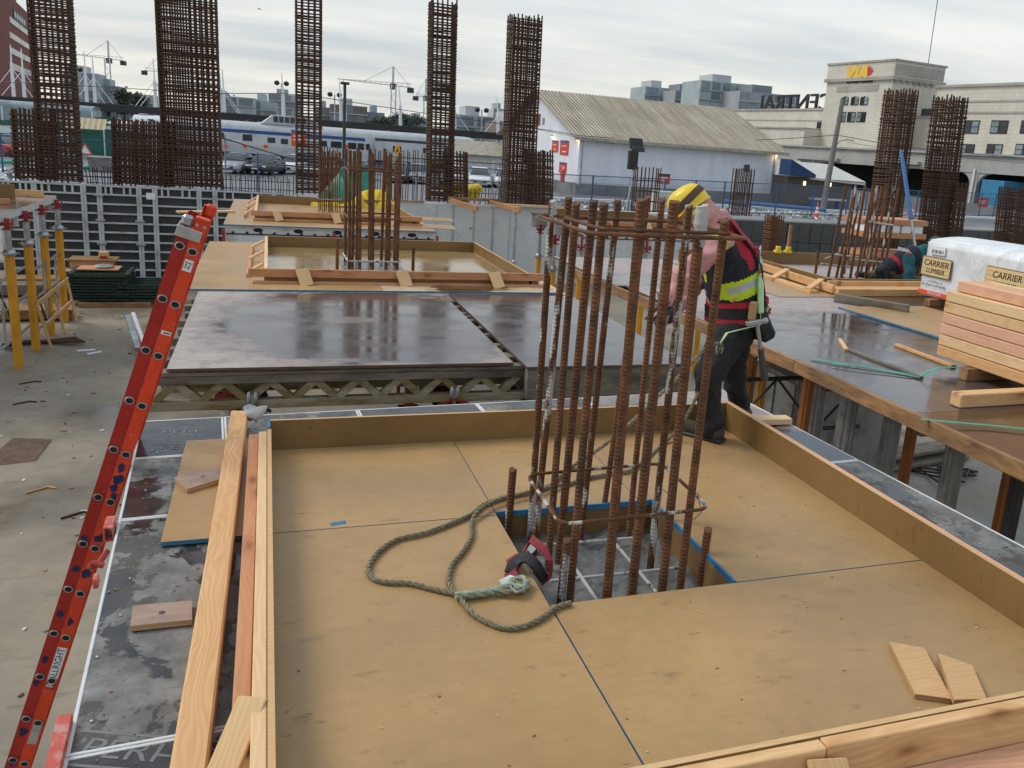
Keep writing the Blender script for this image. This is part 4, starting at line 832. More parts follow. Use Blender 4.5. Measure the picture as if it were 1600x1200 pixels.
o = tag(MB().box((-3.2, 26.21, -.68), (-2.98, 26.225, -.5)).build('notice_plate', M['white']), 'small white notice plate on the formwork wall', 'plate')
# ================================================================ rebar cages at the back
def cage(label, base, top, wx, wy, nx, ny, sp, r=.021, rv=.026, mat=None, group='tall rebar cages', name='rebar_cage', tip=.12):
    base, top = V3(base), V3(top); mat = mat or M['rust_far']; L = (top-base).length
    t = thing(name, label, 'rebar cage', base, group, local=True); ax = (top-base)
    bar = None; k = 0
    pos = [(wx*(i/(nx-1)-.5), s*wy/2) for i in range(nx) for s in (-1, 1)]+[(s*wx/2, wy*(j/(ny-1)-.5)) for j in range(1, ny-1) for s in (-1, 1)]
    q = random.Random(len(label))
    vm = MB().tube((0, 0, 0), tuple(ax+ax.normalized()*tip), rv, 6).mesh('vertical_bar', smooth=True); vm.materials.append(mat)
    for (x, y) in pos:
        o = put('vertical_bar', vm, t); o.location = (x+q.uniform(-.012, .012), y, q.uniform(-.06, .03))
    hp = []; a, b = wx/2+r, wy/2+r
    hm = MB().sweep([(-a, -b, 0), (a, -b, 0), (a, b, 0), (-a, b, 0)], r, 5, True).mesh('tie_hoop'); hm.materials.append(mat)
    n = min(100, int(L/sp))
    for i in range(n):
        o = put('tie_hoop', hm, t); o.location = ax*((i+.4)/n)+V3((0, 0, q.uniform(-.022, .022))); o.rotation_euler = (q.uniform(-.03, .03), q.uniform(-.04, .04), 0)
    return t
CY = 27.4
def cg(label, p0, p1, w, wy, nx, ny, sp, y=CY, zb=None, **k):
    b = ony(*p0, y); t = ony(*p1, y)
    if zb is not None: f = (zb-b.z)/(t.z-b.z); b = b+(t-b)*f
    return cage(label, b, t, w*y/27., wy, nx, ny, sp, **k)
cg('tall rebar cage at the far left, leaning slightly', (97, 282), (76, -40), .92, .6, 8, 4, .082, zb=-.36)
cg('widest tall rebar cage, second from the left', (303, 292), (290, -40), 1.5, .7, 12, 5, .080, zb=-.36)
cg('slim tall rebar cage right of the train dome', (482, 312), (482, -40), .68, .6, 5, 4, .088, zb=-.36)
cg('tall rebar cage with its top in frame, left of the white shed', (686, 316), (692, 8), .72, .7, 6, 4, .080, zb=-.42)
cg('tall rebar cage touching the gable of the white shed', (808, 318), (820, 30), .90, .7, 8, 4, .074, zb=-.42)
cg('short square rebar cage left of the far left tall cage', (58, 282), (52, 178), .92, .5, 10, 4, .115, zb=-.36, group='short rebar cages', r=.026)
cg('short square rebar cage left of the widest cage', (226, 290), (224, 194), 1.5, .5, 15, 4, .098, zb=-.36, group='short rebar cages', r=.026)
cg('short rebar cage attached right of the cage beside the shed', (712, 316), (711, 242), .66, .5, 7, 3, .1, zb=-.42, group='short rebar cages')
cg('short rebar cage right of the cage touching the shed gable', (842, 319), (842, 240), .8, .5, 9, 3, .1, zb=-.42, group='short rebar cages')
cg('short rebar cage between the slim cage and the far bars', (515, 314), (516, 244), .56, .4, 6, 3, .14, zb=-.36, group='short rebar cages')
cg('tall rebar cage in front of the station tower, left of its twin', (1376, 390), (1408, 146), .78, .75, 7, 5, .085, y=22.5, zb=ZSLAB)
cg('tall rebar cage in front of the station, with a short cage beside it', (1458, 372), (1485, 157), .80, .75, 7, 5, .085, y=22., zb=ZSLAB)
cg('short rebar cage joined to the right-hand tall cage', (1482, 372), (1492, 291), .55, .6, 6, 4, .085, y=21.8, zb=ZSLAB, group='short rebar cages')
cg('short rebar cage at the right edge of the frame', (1580, 374), (1588, 298), .78, .75, 7, 5, .085, y=21., zb=ZSLAB, group='short rebar cages')
cg('thin short rebar cage in front of the dark block wall', (1204, 404), (1210, 340), .50, .5, 7, 4, .1, y=31., zb=ZSLAB, group='short rebar cages', mat=M['rust'])
def starter(x0, x1, y, z0, z1, n, label, horiz=3):
    t = thing('starter_mat', label, 'starter bars', (x0, y, z0), 'wall starter bars'); q = random.Random(n)
    for i in range(n):
        x = x0+(x1-x0)*(i+.5)/n+q.uniform(-.02, .02); MB().tube((x, y+q.choice((0, .25)), z0-.02), (x+q.uniform(-.02, .02), y+.05, z1+q.uniform(-.06, .08)), .014, 5).build('vertical_bar', M['rust_far'], t)
    for k in range(horiz): z = z0+(z1-z0)*(k+.5)/horiz; MB().tube((x0, y-.02, z), (x1, y-.02, z), .012, 5).build('horizontal_bar', M['rust_far'], t)
starter(-4.9, -4.0, 27.4, -.45, .02, 12, 'starter bars between the far left cage and the wide short cage')
starter(-1.3, .75, 27.4, -.45, .02, 24, 'starter bars right of the widest cage', 2)
starter(1.5, 2.1, 27.4, -.5, .35, 8, 'starter bars right of the slim cage')
starter(3.1, 4.9, 27.2, -.45, 1.05, 20, 'upright starter bars left of the cage beside the shed', 1)
starter(6.1, 7.2, 27.2, -.45, .0, 12, 'starter bars between the two cages near the shed', 2)
# sloping timber rails along the street edge
for k, (a, b, y) in enumerate((((345, 216), (470, 254), 30), ((340, 247), (470, 262), 31), ((598, 245), (790, 258), 30), ((640, 276), (840, 290), 29.5))):
    tag(lumber('guard_rail', ony(*a, y), ony(*b, y), .1, .04, M['grey_wood']), ['upper', 'lower', 'middle', 'right lower'][k]+' weathered guard rail crossing in front of the car park', 'rail', 'timber guard rails at the street edge')
    P, Q = ony(*a, y), ony(*b, y)
    for f in (.05, .95): 
        p = P.lerp(Q, f); tag(MB().tube((p.x, p.y, ZSLAB), (p.x, p.y, p.z+.15), .024, 6).build('guard_post', M['galv']), ('left' if f < .5 else 'right')+' post of the '+['upper', 'lower', 'middle', 'right lower'][k]+' guard rail', 'post', 'guard rail posts')
# ================================================================ right-hand deck
M['filmD1'] = film_ply('blue_grey_wet_plywood', (0, .1), (1.2, 1.5), wetc=(.085, .072, .070), amp=.5, soft=.6, dry=(.32, .26, .24), dull=(.18, .145, .14))
M['filmD2'] = film_ply('patchy_pinkish_plywood', (-.3, -1.3), (1.6, .9), dry=(.40, .325, .30), dull=(.22, .165, .155), amp=.55, soft=.5)
M['filmD3'] = film_ply('brown_wet_plywood', (.3, 0), (1.6, 1.6), wetc=(.070, .040, .022), amp=.45, dry=(.22, .13, .08), dull=(.10, .055, .03), soft=.5)
DE = [M['film_edge']]
def dsheet(x0, y0, x1, y1, m, label, z=0.): return tag(sheet('film_plywood', x0, y0, x1, y1, z, .021, [m]+DE), label, 'plywood', 'dark film plywood of the right deck')
dsheet(4.13, 4.35, 5.36, 6.80, M['filmD1'], 'wet grey plywood sheet under the green straps on the right deck')
dsheet(5.364, 4.35, 6.60, 6.80, M['filmD3'], 'dark plywood sheet under the lumber stack')
dsheet(4.13, 1.90, 5.36, 4.346, M['filmD3'], 'brown wet plywood sheet under the loose beam at right')
dsheet(5.364, 1.90, 6.60, 4.346, M['filmD3'], 'brown wet plywood sheet at the right frame edge')
dsheet(4.08, 6.804, 5.32, 9.25, M['filmD2'], 'pinkish patchy plywood sheet behind the worker')
dsheet(5.324, 6.804, 6.56, 9.25, M['filmD2'], 'pinkish patchy plywood sheet left of the tan sheet')
dsheet(3.95, 9.254, 5.32, 11.7, M['filmD2'], 'pale plywood sheet at the far left of the right deck')
dsheet(5.324, 9.254, 6.70, 11.7, M['filmD2'], 'pale plywood sheet in front of the right box form')
dsheet(6.564, 6.804, 9.4, 9.25, M['filmD3'], 'dark wet plywood sheet under the wrapped lumber')
dsheet(6.704, 9.254, 9.6, 11.9, M['filmD2'], 'plywood sheet under the right box form and crouching worker')
tag(sheet('plywood_sheet', 6.22, 5.5, 7.5, 7.95, .022, .019, TP, rz=R(3)), 'tan plywood sheet with blue edge in front of the wrapped lumber', 'plywood')
tag(lumber('edge_lumber', (4.03, 5.6, -.062), (4.01, 2.0, -.062), .04, .105, M['old_wood']), 'stained edge plank along the near part of the right deck', 'lumber', 'edge planks of the right deck')
tag(lumber('edge_lumber', (3.74, 10.3, -.062), (4.03, 5.605, -.062), .04, .105, M['old_wood']), 'stained edge plank along the far part of the right deck, behind the worker', 'lumber', 'edge planks of the right deck')
for k in range(9):
    y = 2.2+k*1.05; tag(lumber('deck_joist', (4.14, y, -.145), (9.3, y, -.145), .08, .122, M['film_edge'] if k % 2 else M['grey_wood']), ['first', 'second', 'third', 'fourth', 'fifth', 'sixth', 'seventh', 'eighth', 'ninth'][k]+' joist from the near end under the right deck', 'joist', 'joists under the right deck')
for k in range(9):
    y = 2.5+k*.62; tag(lumber('spacer_block', (4.052, y, -.021), (4.128, y, -.021), .12, .02, M['old_wood']), ['first', 'second', 'third', 'fourth', 'fifth', 'sixth', 'seventh', 'eighth', 'ninth'][k]+' red-brown spacer from the near end in the gap of the right deck edge', 'spacer', 'spacers in the right deck edge gap')
# props below
M['fluted'] = simple('grey_fluted_aluminium', (.27, .27, .26), .5, .5, .2, 5, dirt=(.12, .11, .10), dscale=3)
pp = [(1172, 590, 'orange_prop', 'yellow-orange prop nearest the worker under the right deck'), (1190, 600, 'yellow', 'second yellow-orange prop from the worker under the right deck'), (1258, 640, 'orange_prop', 'orange prop in front of the grey steel box'), (1276, 640, 'fluted', 'grey fluted post beside the orange prop'), (1322, 660, 'fluted', 'thick grey fluted post right of the steel box'), (1388, 700, 'fluted', 'grey fluted post above the planks on the slab'), (1420, 700, 'orange_prop', 'red-orange prop behind the planks on the slab'), (1494, 700, 'fluted', 'grey fluted post near the right frame edge'), (1576, 750, 'orange_prop', 'red-orange prop at the right frame edge'), (1590, 760, 'darksteel', 'black jack post at the right frame edge')]
for k, (px, py, mk, lab) in enumerate(pp):
    x = 4.35+.35*(k % 2)+(.8 if mk == 'orange_prop' and k > 5 else 0); P = onx(px, py, x)
    steel_prop((x, P.y, ZSLAB), -.06, M[mk], lab, 'posts under the right deck', .03, .05 if mk != 'fluted' else .075, False, True)
brace_frame(4.05, 5.6, 6.6, -.95, -.42, 'dark lattice brace under the right deck beside the worker')
P = onz(1262, 700, ZSLAB)
t = thing('steel_box', 'grey steel site box standing on the slab under the right deck', 'box', (6.3, 8.6, ZSLAB))
MB().box((5.55, 7.6, ZSLAB+.1), (7.0, 8.5, -.75)).build('body', M['fluted'], t, .02); MB().box((5.535, 7.65, ZSLAB+.16), (5.55, 8.0, -.82)).box((5.535, 8.05, ZSLAB+.16), (5.55, 8.45, -.82)).build('door', M['galv'], t); MB().box((5.5, 7.97, -1.75), (5.535, 8.0, -1.35)).build('latch', M['black'], t)
for k, (a, b) in enumerate((((1345, 720), (1500, 694)), ((1352, 735), (1500, 712)))):
    tag(lumber('plank', onz(*a, ZSLAB+.02+.12*(1-k)), onz(*b, ZSLAB+.02+.12*(1-k)), .35, .05, M['grey_wood']), ['upper', 'lower'][k]+' grey plank lying on the slab under the right deck', 'plank')
p = onz(1355, 688, ZSLAB); tag(MB().lathe([(.14, 0), (.17, .38), (.175, .38), (.175, .40), (.15, .40), (.12, .03)], 16, 0, Matrix.Translation(p)).build('bucket', M['bluep'], smooth=True), 'blue bucket on the slab under the right deck', 'bucket')
p = onz(1372, 672, ZSLAB); t = thing('cardboard_box', 'torn brown cardboard box next to the blue bucket', 'box', p); MB().box((p.x-.2, p.y-.2, p.z), (p.x+.25, p.y+.2, p.z+.3)).build('body', M['ply_edge'], t); MB().bar((p.x-.2, p.y, p.z+.3), (p.x-.42, p.y, p.z+.42), .4, .01).build('flap', M['ply_edge'], t)
q = random.Random(3)
for k, (px, py, lab) in enumerate(((1352, 652, 'tangle of black cable on the slab by the steel box'), (1480, 742, 'loop of black hose on the slab under the right deck'))):
    p = onz(px, py, ZSLAB+.02); tag(MB().sweep([p+V3((.5*math.cos(a*1.7)+q.uniform(-.2, .2), .4*math.sin(a*2.3), .02*(a % 3))) for a in range(16)], .015, 6).build('cable', M['black'], smooth=True), lab, 'cable')
# lumber stack
st = random.Random(21); cols = ['fir', 'fir_pale', 'fir_pink', 'fir_pink', 'fir_pale', 'fir', 'fir_red']
order = ['bottom', 'second', 'third', 'fourth', 'fifth', 'sixth', 'top']
mats7 = ['fir', 'fir_pale', 'fir_pink', 'fir_pink', 'fir_pale', 'fir_pale', 'fir_pink']
for lay in range(7):
    yo = 5.46+st.uniform(-.012, .012)-(.07 if lay == 6 else 0); xo = 5.30+(.05 if lay == 6 else st.uniform(-.004, .004))
    for c in range(5):
        if lay == 6 and c == 4: continue
        lab = ('%s timber of the stack on its left face' % order[lay]) if c == 0 else ('%s timber from the left on top of the stack' % ['', 'second', 'third', 'fourth'][c] if lay == 6 else 'square fir timber hidden inside the lumber stack')
        z = .105+lay*.0925
        tag(lumber('stacked_timber', (xo+.0445+c*.0905, yo-(.03 if c % 2 else 0), z), (xo+.0445+c*.0905, yo-2.44, z), .089, .087, M[mats7[lay]] if c == 0 else M[st.choice(cols)], bevel=.006), lab, 'timber', 'square timbers of the stack' if c == 0 or lay == 6 else 'timbers inside the stack')
for k, y in enumerate((5.05, 3.5)): tag(lumber('dunnage_block', (5.22, y, .002), (5.85, y, .002), .089, .10, M['old_wood']), ['rear', 'front'][k]+' dunnage block under the lumber stack', 'block')
tag(lumber('loose_beam', (4.56, 4.435, .002), (6.9, 4.50, .002), .10, .10, M['fir'], bevel=.007), 'single square beam lying in front of the lumber stack', 'beam')
# wrapped lumber package
t = thing('wrapped_package', 'white wrapped lumber package with yellow printed panels', 'package', (7.74, 8.44, 0))
M['wrap'] = None
m, tt, pb = newmat('white_plastic_wrap'); tcx = tt('ShaderNodeTexCoord').outputs['Object']; nn = tt.noise(tt.mapping(tcx, (1, 2.4, 1.2)), 1.5, 4, .5, dist=1.4)
setp(tt, pb, color=tt.ramp(nn, (.3, (.60, .625, .66)), (.6, (.76, .78, .80))), rough=.38, normal=bump(tt, nn, .7, .05), spec=.5); M['wrap'] = m
nx, ny, nz = 8, 26, 8; vs = []; fs = []
def wrap_pt(u, v, w):
    x = 7.74+1.25*u; y = 8.44-4.2*v; z = .09+.69*w
    zt = .78+.05*math.sin(math.pi*min(1, u*1.2))+.012*math.sin(9*v)
    z = .09+(zt-.09)*w
    return (x+(.012*math.sin(7*v+3*w) if u < .01 else 0), y+(.01*math.sin(5*w+4*u) if v < .01 else 0), z)
def gridf(f, a, b):
    o = len(vs); 
    for i in range(a+1):
        for j in range(b+1): vs.append(f(i/a, j/b))
    for i in range(a):
        for j in range(b): fs.append((o+i*(b+1)+j, o+i*(b+1)+j+1, o+(i+1)*(b+1)+j+1, o+(i+1)*(b+1)+j))
gridf(lambda a, b: wrap_pt(0, a, b), ny, nz); gridf(lambda a, b: wrap_pt(1, a, b), ny, nz); gridf(lambda a, b: wrap_pt(a, 0, b), nx, nz); gridf(lambda a, b: wrap_pt(a, 1, b), nx, nz); gridf(lambda a, b: wrap_pt(a, b, 1), nx, ny); gridf(lambda a, b: wrap_pt(a, b, 0), nx, ny)
me = MB().add(vs, fs).mesh('wrap', fix=False); bm = bmesh.new(); bm.from_mesh(me); bmesh.ops.remove_doubles(bm, verts=bm.verts, dist=.002); bmesh.ops.recalc_face_normals(bm, faces=bm.faces); bmesh.ops.bevel(bm, geom=[e for e in bm.edges if e.is_manifold and e.calc_face_angle(0) > 1.0], offset=.03, segments=3, affect='EDGES'); bm.to_mesh(me); bm.free(); me.materials.append(m); me.polygons.foreach_set('use_smooth', [True]*len(me.polygons)); put('wrap', me, t)
M['signwood'] = simple('printed_wood_yellow', (.66, .50, .24), .5, 0, .12, 3, streak=(1, 1, 14)); M['signbrown'] = simple('printed_dark_outline', (.16, .10, .06), .6, 0, .1, 4)
FX = 7.722
def wpanel(y0, y1, z0, z1):
    g = MB().box((FX-.002, y1, z0), (FX+.012, y0, z1)).build('printed_border', M['signbrown'], t, .012); MB().box((FX-.004, y1+.012, z0+.012), (FX+.010, y0-.012, z1-.012)).build('printed_panel', M['signwood'], t)
    for k in range(1, 5): z = z0+(z1-z0)*k/5; MB().box((FX-.0048, y1+.02, z), (FX-.0035, y0-.02, z+.003)).build('printed_line', M['signbrown'], t)
    for s, zz, sz in (('CARRIER', z0+(z1-z0)*.66, .105), ('LUMBER', z0+(z1-z0)*.28, .085)):
        text('lettering', s, sz, M['ink'], face_frame((FX-.006, (y0+y1)/2, zz), (0, -1, 0), (0, 0, 1)), t, .0008, 1.0, shear=.12)
wpanel(8.43, 7.94, .345, .585); wpanel(7.42, 6.80, .35, .615)
text('tagline', '...a tradition of\nexcellence and quality', .045, M['dark'], face_frame((FX-.003, 8.17, .265), (0, -1, 0), (0, 0, 1)), t, .0008)
MB().box((FX-.002, 7.60, .115), (FX+.012, 8.42, .165)).build('red_band', M['orange'], t); text('band_lettering', 'PINK STAMP', .042, M['white'], face_frame((FX-.004, 8.14, .140), (0, -1, 0), (0, 0, 1)), t, .0008)
MB().box((FX-.002, 8.08, .62), (FX+.012, 8.32, .72)).build('bar_label', M['white'], t)
for k in range(9): y = 8.10+.022*k; MB().box((FX-.004, y, .635), (FX-.001, y+.006+.004*(k % 3), .675)).build('label_bar', M['ink'], t)
for k, y in enumerate((8.1, 6.2, 4.6)): tag(lumber('bearer', (7.6, y, .002), (9.1, y, .002), .09, .085, M['old_wood']), ['rear', 'middle', 'front'][k]+' bearer under the wrapped package', 'bearer')
# strips and straps
def strip(name, a, b, w, h, mat, label, cat, z=.003): return tag(lumber(name, onz(*a, z), onz(*b, z), w, h, mat, bevel=0), label, cat)
strip('wood_strip', (1312, 532), (1322, 548), .03, .02, M['fir_pale'], 'short pale wood strip standing at the end of the long batten', 'batten')
strip('wood_strip', (1322, 546), (1440, 592), .04, .018, M['grey_wood'], 'long grey batten lying on the wet sheet of the right deck', 'batten')
strip('wood_strip', (1400, 540), (1490, 574), .05, .02, M['fir'], 'fir batten pointing at the lumber stack', 'batten')
def strap(pts, label):
    P = [onz(x, y, z) for x, y, z in pts]; o = ribbon(P, .03, .003, 'strapping', M['strap'], None, (0, .3, 1) if False else (.3, 1, 0)); return tag(o, label, 'strap', 'green plastic straps on the right deck')
strap([(1268, 561, .01), (1310, 567, .015), (1370, 576, .012), (1438, 588, .008)], 'straight green strap lying on the wet grey sheet')
strap([(1300, 568, .02), (1340, 571, .03), (1390, 580, .02), (1436, 590, .01)], 'second green strap overlapping the straight one')
strap([(1436, 589, .01), (1450, 581, .06), (1470, 574, .09), (1495, 574, .07), (1512, 581, .01)], 'curled green strap arching towards the lumber stack')
strap([(1440, 655, .05), (1480, 659, .03), (1540, 664, .02), (1640, 674, .02)], 'green strap running off the right frame edge')
# far part of the right deck
tb = thing('box_form', 'plywood box form with angled braces around the right-hand rebar column', 'formwork box', (6.8, 8.8, 0), 'plywood drop panel boxes')
kick('edge_board', (5.9, 11.5, .002), (9.6, 11.518, .19), tb); kick('edge_board', (6.9, 8.9, .002), (6.918, 11.48, .16), tb)
lumber('plank', (6.86, 11.2, .03), (6.70, 8.75, .03), .04, .1, M['fir'], tb); lumber('plank', (6.64, 11.2, .003), (6.48, 8.85, .003), .1, .04, M['fir'], tb)
for f in (.2, .55, .9): y = 11.2-2.4*f; lumber('brace', (6.50-.05*f, y-.1, .03), (6.86-.12*f, y+.05, .13), .085, .03, M['fir'], tb)
lumber('plank', (6.75, 8.95, .003), (8.9, 9.05, .003), .04, .15, M['fir'], tb); kick('edge_board', (6.75, 9.1, .003), (9.0, 9.118, .16), tb)
for k in range(3): tag(lumber('fir_timber', (6.72+.03*k, 8.72+.1*k, .003+.0*k), (8.5, 8.78+.1*k, .003), .092, .09, M['fir']), ['front', 'middle', 'rear'][k]+' of three fir timbers beside the wrapped package', 'timber', 'fir timbers before the right box form')
tag(lumber('old_timber', (6.42, 8.33, .003), (6.9, 7.62, .003), .09, .10, M['grey_wood']), 'grey stained timber at the corner of the tan sheet', 'timber')
tag(sheet('plywood_sheet', 5.75, 8.6, 6.75, 11.3, .008, .007, TP, rz=R(3)), 'brownish plywood strip outside the right box form', 'plywood')
rr = random.Random(5); bars = []
for (px, py, tpx, tpy) in ((1292, 440, 1322, 290), (1305, 438, 1337, 290), (1313, 444, 1338, 288), (1327, 442, 1352, 290), (1336, 446, 1364, 292), (1352, 440, 1370, 290), (1356, 430, 1378, 292), (1362, 436, 1386, 288), (1374, 424, 1396, 292), (1380, 430, 1404, 294), (1345, 428, 1366, 300), (1318, 428, 1345, 300)):
    P = onz(px, py, 0); Q = ony(tpx, tpy, P.y); bars.append((P.x, P.y, Q.x-P.x, 0, Q.z))
bar_column('rebar column with whitish tips beside the crouching worker', (8.3, 10.0, 0), bars, .019, (), [M['rust'], M['rust'], M['splash']], ((7.2, 9.85, .42), (7.6, 9.8, .40)))
cD = [o for o in C.objects if o.get('label', '').startswith('rebar column with whitish')][0]
for (a, b, z) in (((1283, 412), (1330, 418), .34), ((1300, 398), (1345, 402), .42), ((1288, 405), (1310, 396), .38), ((1330, 405), (1395, 412), .4), ((1345, 345), (1395, 352), 1.0)): MB().tube(ony(*a, 9.9), ony(*b, 10.0), .014, 6).build('tie_bar', M['caked'], cD)
P0 = ony(1408, 236, 11.); P1 = ony(1430, 385, 10.2)
t = thing('lifeline_post', 'blue lifeline tube running down to the crouching worker', 'lifeline', P1)
MB().tube(P0, P0.lerp(P1, .72), .028, 8, .036).build('blue_sleeve', M['bluep'], t, smooth=True); MB().tube(P0.lerp(P1, .72), P1, .02, 6).build('cable', M['galv'], t)
# white boxes / pallets behind
p = ony(1395, 400, 12.6); t = thing('crate', 'wooden crate with white sacks behind the crouching worker', 'crate', (p.x, 12.6, 0))
x0 = p.x-.75
for z in (.02, .38, .62): MB().box((x0, 12.5, z), (x0+1.35, 13.2, z+.09)).build('rail_board', M['fir_red'], t)
for k in range(5): MB().box((x0+.03+.26*k, 12.53, .46), (x0+.25+.26*k, 12.9, .62)).build('white_sack', M['white'], t, .02)
for k, (px, py, lab) in enumerate(((1215, 400, 'yellow form clamp left of its taller twin on the right box form'), (1231, 398, 'yellow form clamp with a rusty stake on the right box form'))):
    b = ony(px, py, 11.5); t = thing('form_clamp', lab, 'clamp', (b.x, 11.5, .19), 'yellow form clamps')
    MB().box((b.x-.06, 11.47, .17), (b.x+.06, 11.56, .22)).box((b.x-.03, 11.48, .22), (b.x+.04, 11.55, .28)).build('clamp_body', M['yellow_tarp'], t, .01)
    if k: MB().box((b.x-.02, 11.5, .2), (b.x+.025, 11.54, .62)).build('stake', M['old_wood'], t)
# dark block wall
bw = thing('retaining_wall', 'dark block retaining wall behind the right deck', 'wall', (24, 33, ZSLAB)); x0 = ony(1080, 345, 33.).x; x1 = ony(1640, 356, 33.).x
zt = ony(1300, 350, 33.).z; n = int((x1-x0)/.62); hb = (zt-ZSLAB)/2; bm_ = MB().box((.006, 0, .006), (.614, .6, hb-.006)).mesh('wall_block', .02); bm_.materials.append(M['block'])
for i in range(n):
    for j in range(2):
        o = put('wall_block', bm_, bw); o.location = (x0+i*.62, 33+rr.uniform(-.03, .03), ZSLAB+j*hb); o.rotation_euler.z = rr.uniform(-.015, .015)
struct(MB().box((x0, 33.65, ZSLAB), (x1, 36.2, zt-.06)).build('earth_bank', M['dockcon']))
# ================================================================ left table and things on the slab
ZT = -.22
lt = alu_table(-7.4, -4.32, 14.9, 20.9, 'white aluminium table with red heads at the left frame edge', [M['filmD3'], M['offwhite']], ZT, 3)
MB().box((-4.33, 14.9, ZT-.13), (-4.30, 20.9, ZT-.02)).build('side_beam', M['alubeam'], lt)
for k, (px, py) in enumerate(((30, 575), (57, 547), (80, 523), (102, 503))):
    P = onz(px, py, ZSLAB); steel_prop((P.x, P.y, ZSLAB), ZT-.22, M['yellow'], ['nearest', 'second nearest', 'third', 'furthest'][k]+' of four yellow props under the left table', 'yellow props under the left table', .42, .075)
    MB().box((P.x-.1, P.y-.03, ZT-.2), (P.x+.1, P.y+.03, ZT-.14)).build('head_plate', M['redcast'], bpy.data.objects[[o.name for o in C.objects if o.get('label', '').endswith('four yellow props under the left table')][-1]]) if False else None
t = thing('box_form', 'brown box form corner on the left table', 'formwork box', (-6, 18.5, ZT), 'plywood drop panel boxes')
kick('edge_board', (-7.2, 19.6, ZT+.003), (-4.75, 19.62, ZT+.3), t); kick('edge_board', (-5.6, 17.8, ZT+.003), (-5.58, 19.58, ZT+.18), t); lumber('plank', (-6.9, 18.6, ZT+.003), (-4.6, 18.6, ZT+.003), .04, .1, M['fir_red'], t); lumber('brace', (-5.5, 18.6, ZT+.22), (-4.9, 18.7, ZT+.02), .06, .03, M['fir_pale'], t); lumber('plank', (-5.5, 20.3, ZT+.003), (-4.4, 20.3, ZT+.003), .05, .14, M['fir'], t)
for k, (y0, y1, x) in enumerate(((16.9, 19.3, -4.5), (18.1, 20.6, -4.28), (16.9, 20.5, -6.2))):
    t = thing('shoring_tower', ['near', 'far', 'back'][k]+' galvanised frame between the yellow props at left', 'shoring tower', (x, y0, ZSLAB), 'galvanised shoring frames')
    for z in (-2.0, -1.45, -2.62): MB().tube((x, y0, z), (x, y1, z), .026, 8).build('rail_tube', M['galv'], t, smooth=True)
    for f in (.12, .5, .88): MB().tube((x, y0+(y1-y0)*f, -2.64), (x, y0+(y1-y0)*f, -1.40), .02, 6).build('stile', M['galv'], t, smooth=True)
    MB().tube((x, y0, -1.45), (x, y0+(y1-y0)*.45, -2.6), .018, 6).build('diagonal', M['darksteel'], t)
t = thing('guard_barrier', 'pale wooden guard frame leaning against the yellow props', 'barrier', onz(79, 545, ZSLAB))
def lean(a, b, name, w=.05): P, Q = a, b; lumber(name, P, Q, w, .04, M['ply_pale'], t, up=(1, 0, .3), bevel=0)
lg = [(onz(79, 545, ZSLAB), onx(56, 478, -4.20)), (onz(100, 522, ZSLAB), onx(83, 460, -4.22)), (onz(119, 503, ZSLAB), onx(103, 438, -4.24))]
for a, b in lg: lean(a, b, 'leg', .045)
lumber('rail_board', onx(56, 480, -4.19), onx(104, 441, -4.22), .03, .12, M['ply_pale'], t, up=(.3, 0, 1)); lumber('rail_board', onx(70, 513, -4.12), onx(110, 475, -4.16), .03, .11, M['ply_pale'], t, up=(.3, 0, 1))
for k in range(7):
    a = onz(2+6*k, 540-1.2*k, ZSLAB+.03); b = onz(118+2.5*k, 527+1.2*k, ZSLAB+.03+.01*k)
    tag(MB().tube(a, b, .022, 6).build('loose_bar', M['rust_far']), 'rusty bar lying on the slab among the yellow props', 'bar', 'rusty bars on the slab by the yellow props')
tag(MB().sweep([onz(x, y, ZSLAB+.03) for x, y in ((20, 536), (4, 538), (2, 541), (18, 545), (26, 545))], .02, 6).build('bent_bar', M['black']), 'bent black bar loop at the left frame edge', 'bar')
# stacked green frames
def green_frame():
    t = thing('green_grating', '', 'grating', (0, 0, 0), 'dark green stacked gratings', local=True)
    for x in (-.6, .6): MB().box((x-.05, -.55, 0), (x+.05, .55, .06)).build('side_bar', M['dkgreen'], t, .005)
    for k in range(5): y = -.5+.25*k; MB().box((-.68, y-.03, .01), (.68, y+.03, .05)).build('slat', M['dkgreen'], t)
    return t
gp = green_frame(); base = onz(158, 476, ZSLAB); first = True
for k in range(10):
    o = gp if k == 0 else copy_tree(gp); o.location = (base.x+rr.uniform(-.07, .07), base.y+.4+rr.uniform(-.05, .05), ZSLAB+.12+.068*k); o.rotation_euler.z = rr.uniform(-.06, .06); o['label'] = ['lowest', 'second lowest', 'third lowest', 'fourth lowest', 'fifth lowest', 'sixth lowest', 'seventh lowest', 'eighth lowest', 'ninth lowest', 'topmost'][k]+' green grating of the tall pile near the sawhorse'
b2 = onz(213, 476, ZSLAB)
for k in range(6):
    o = copy_tree(gp); o.location = (b2.x+.1+rr.uniform(-.05, .05), b2.y+.4, ZSLAB+.12+.07*k); o.rotation_euler = (0, R(rr.uniform(-4, 4)), rr.uniform(-.1, .1)); o.scale = (.8, 1, 1); o['label'] = ['lowest', 'second lowest', 'third lowest', 'fourth lowest', 'fifth lowest', 'topmost'][k]+' green grating of the low pile behind the ladder'
tag(lumber('pallet_beam', onz(122, 480, ZSLAB), onz(236, 480, ZSLAB), .12, .11, M['old_wood']), 'brown beam carrying the two green piles', 'beam')
Pz = V3((base.x, base.y+.4, ZSLAB+.12+.70)); tag(MB().box((Pz.x-.5, Pz.y-.3, Pz.z), (Pz.x+.4, Pz.y+.3, Pz.z+.03)).build('plywood_offcut', M['fir_red']), 'reddish board on top of the tall green pile', 'board'); 
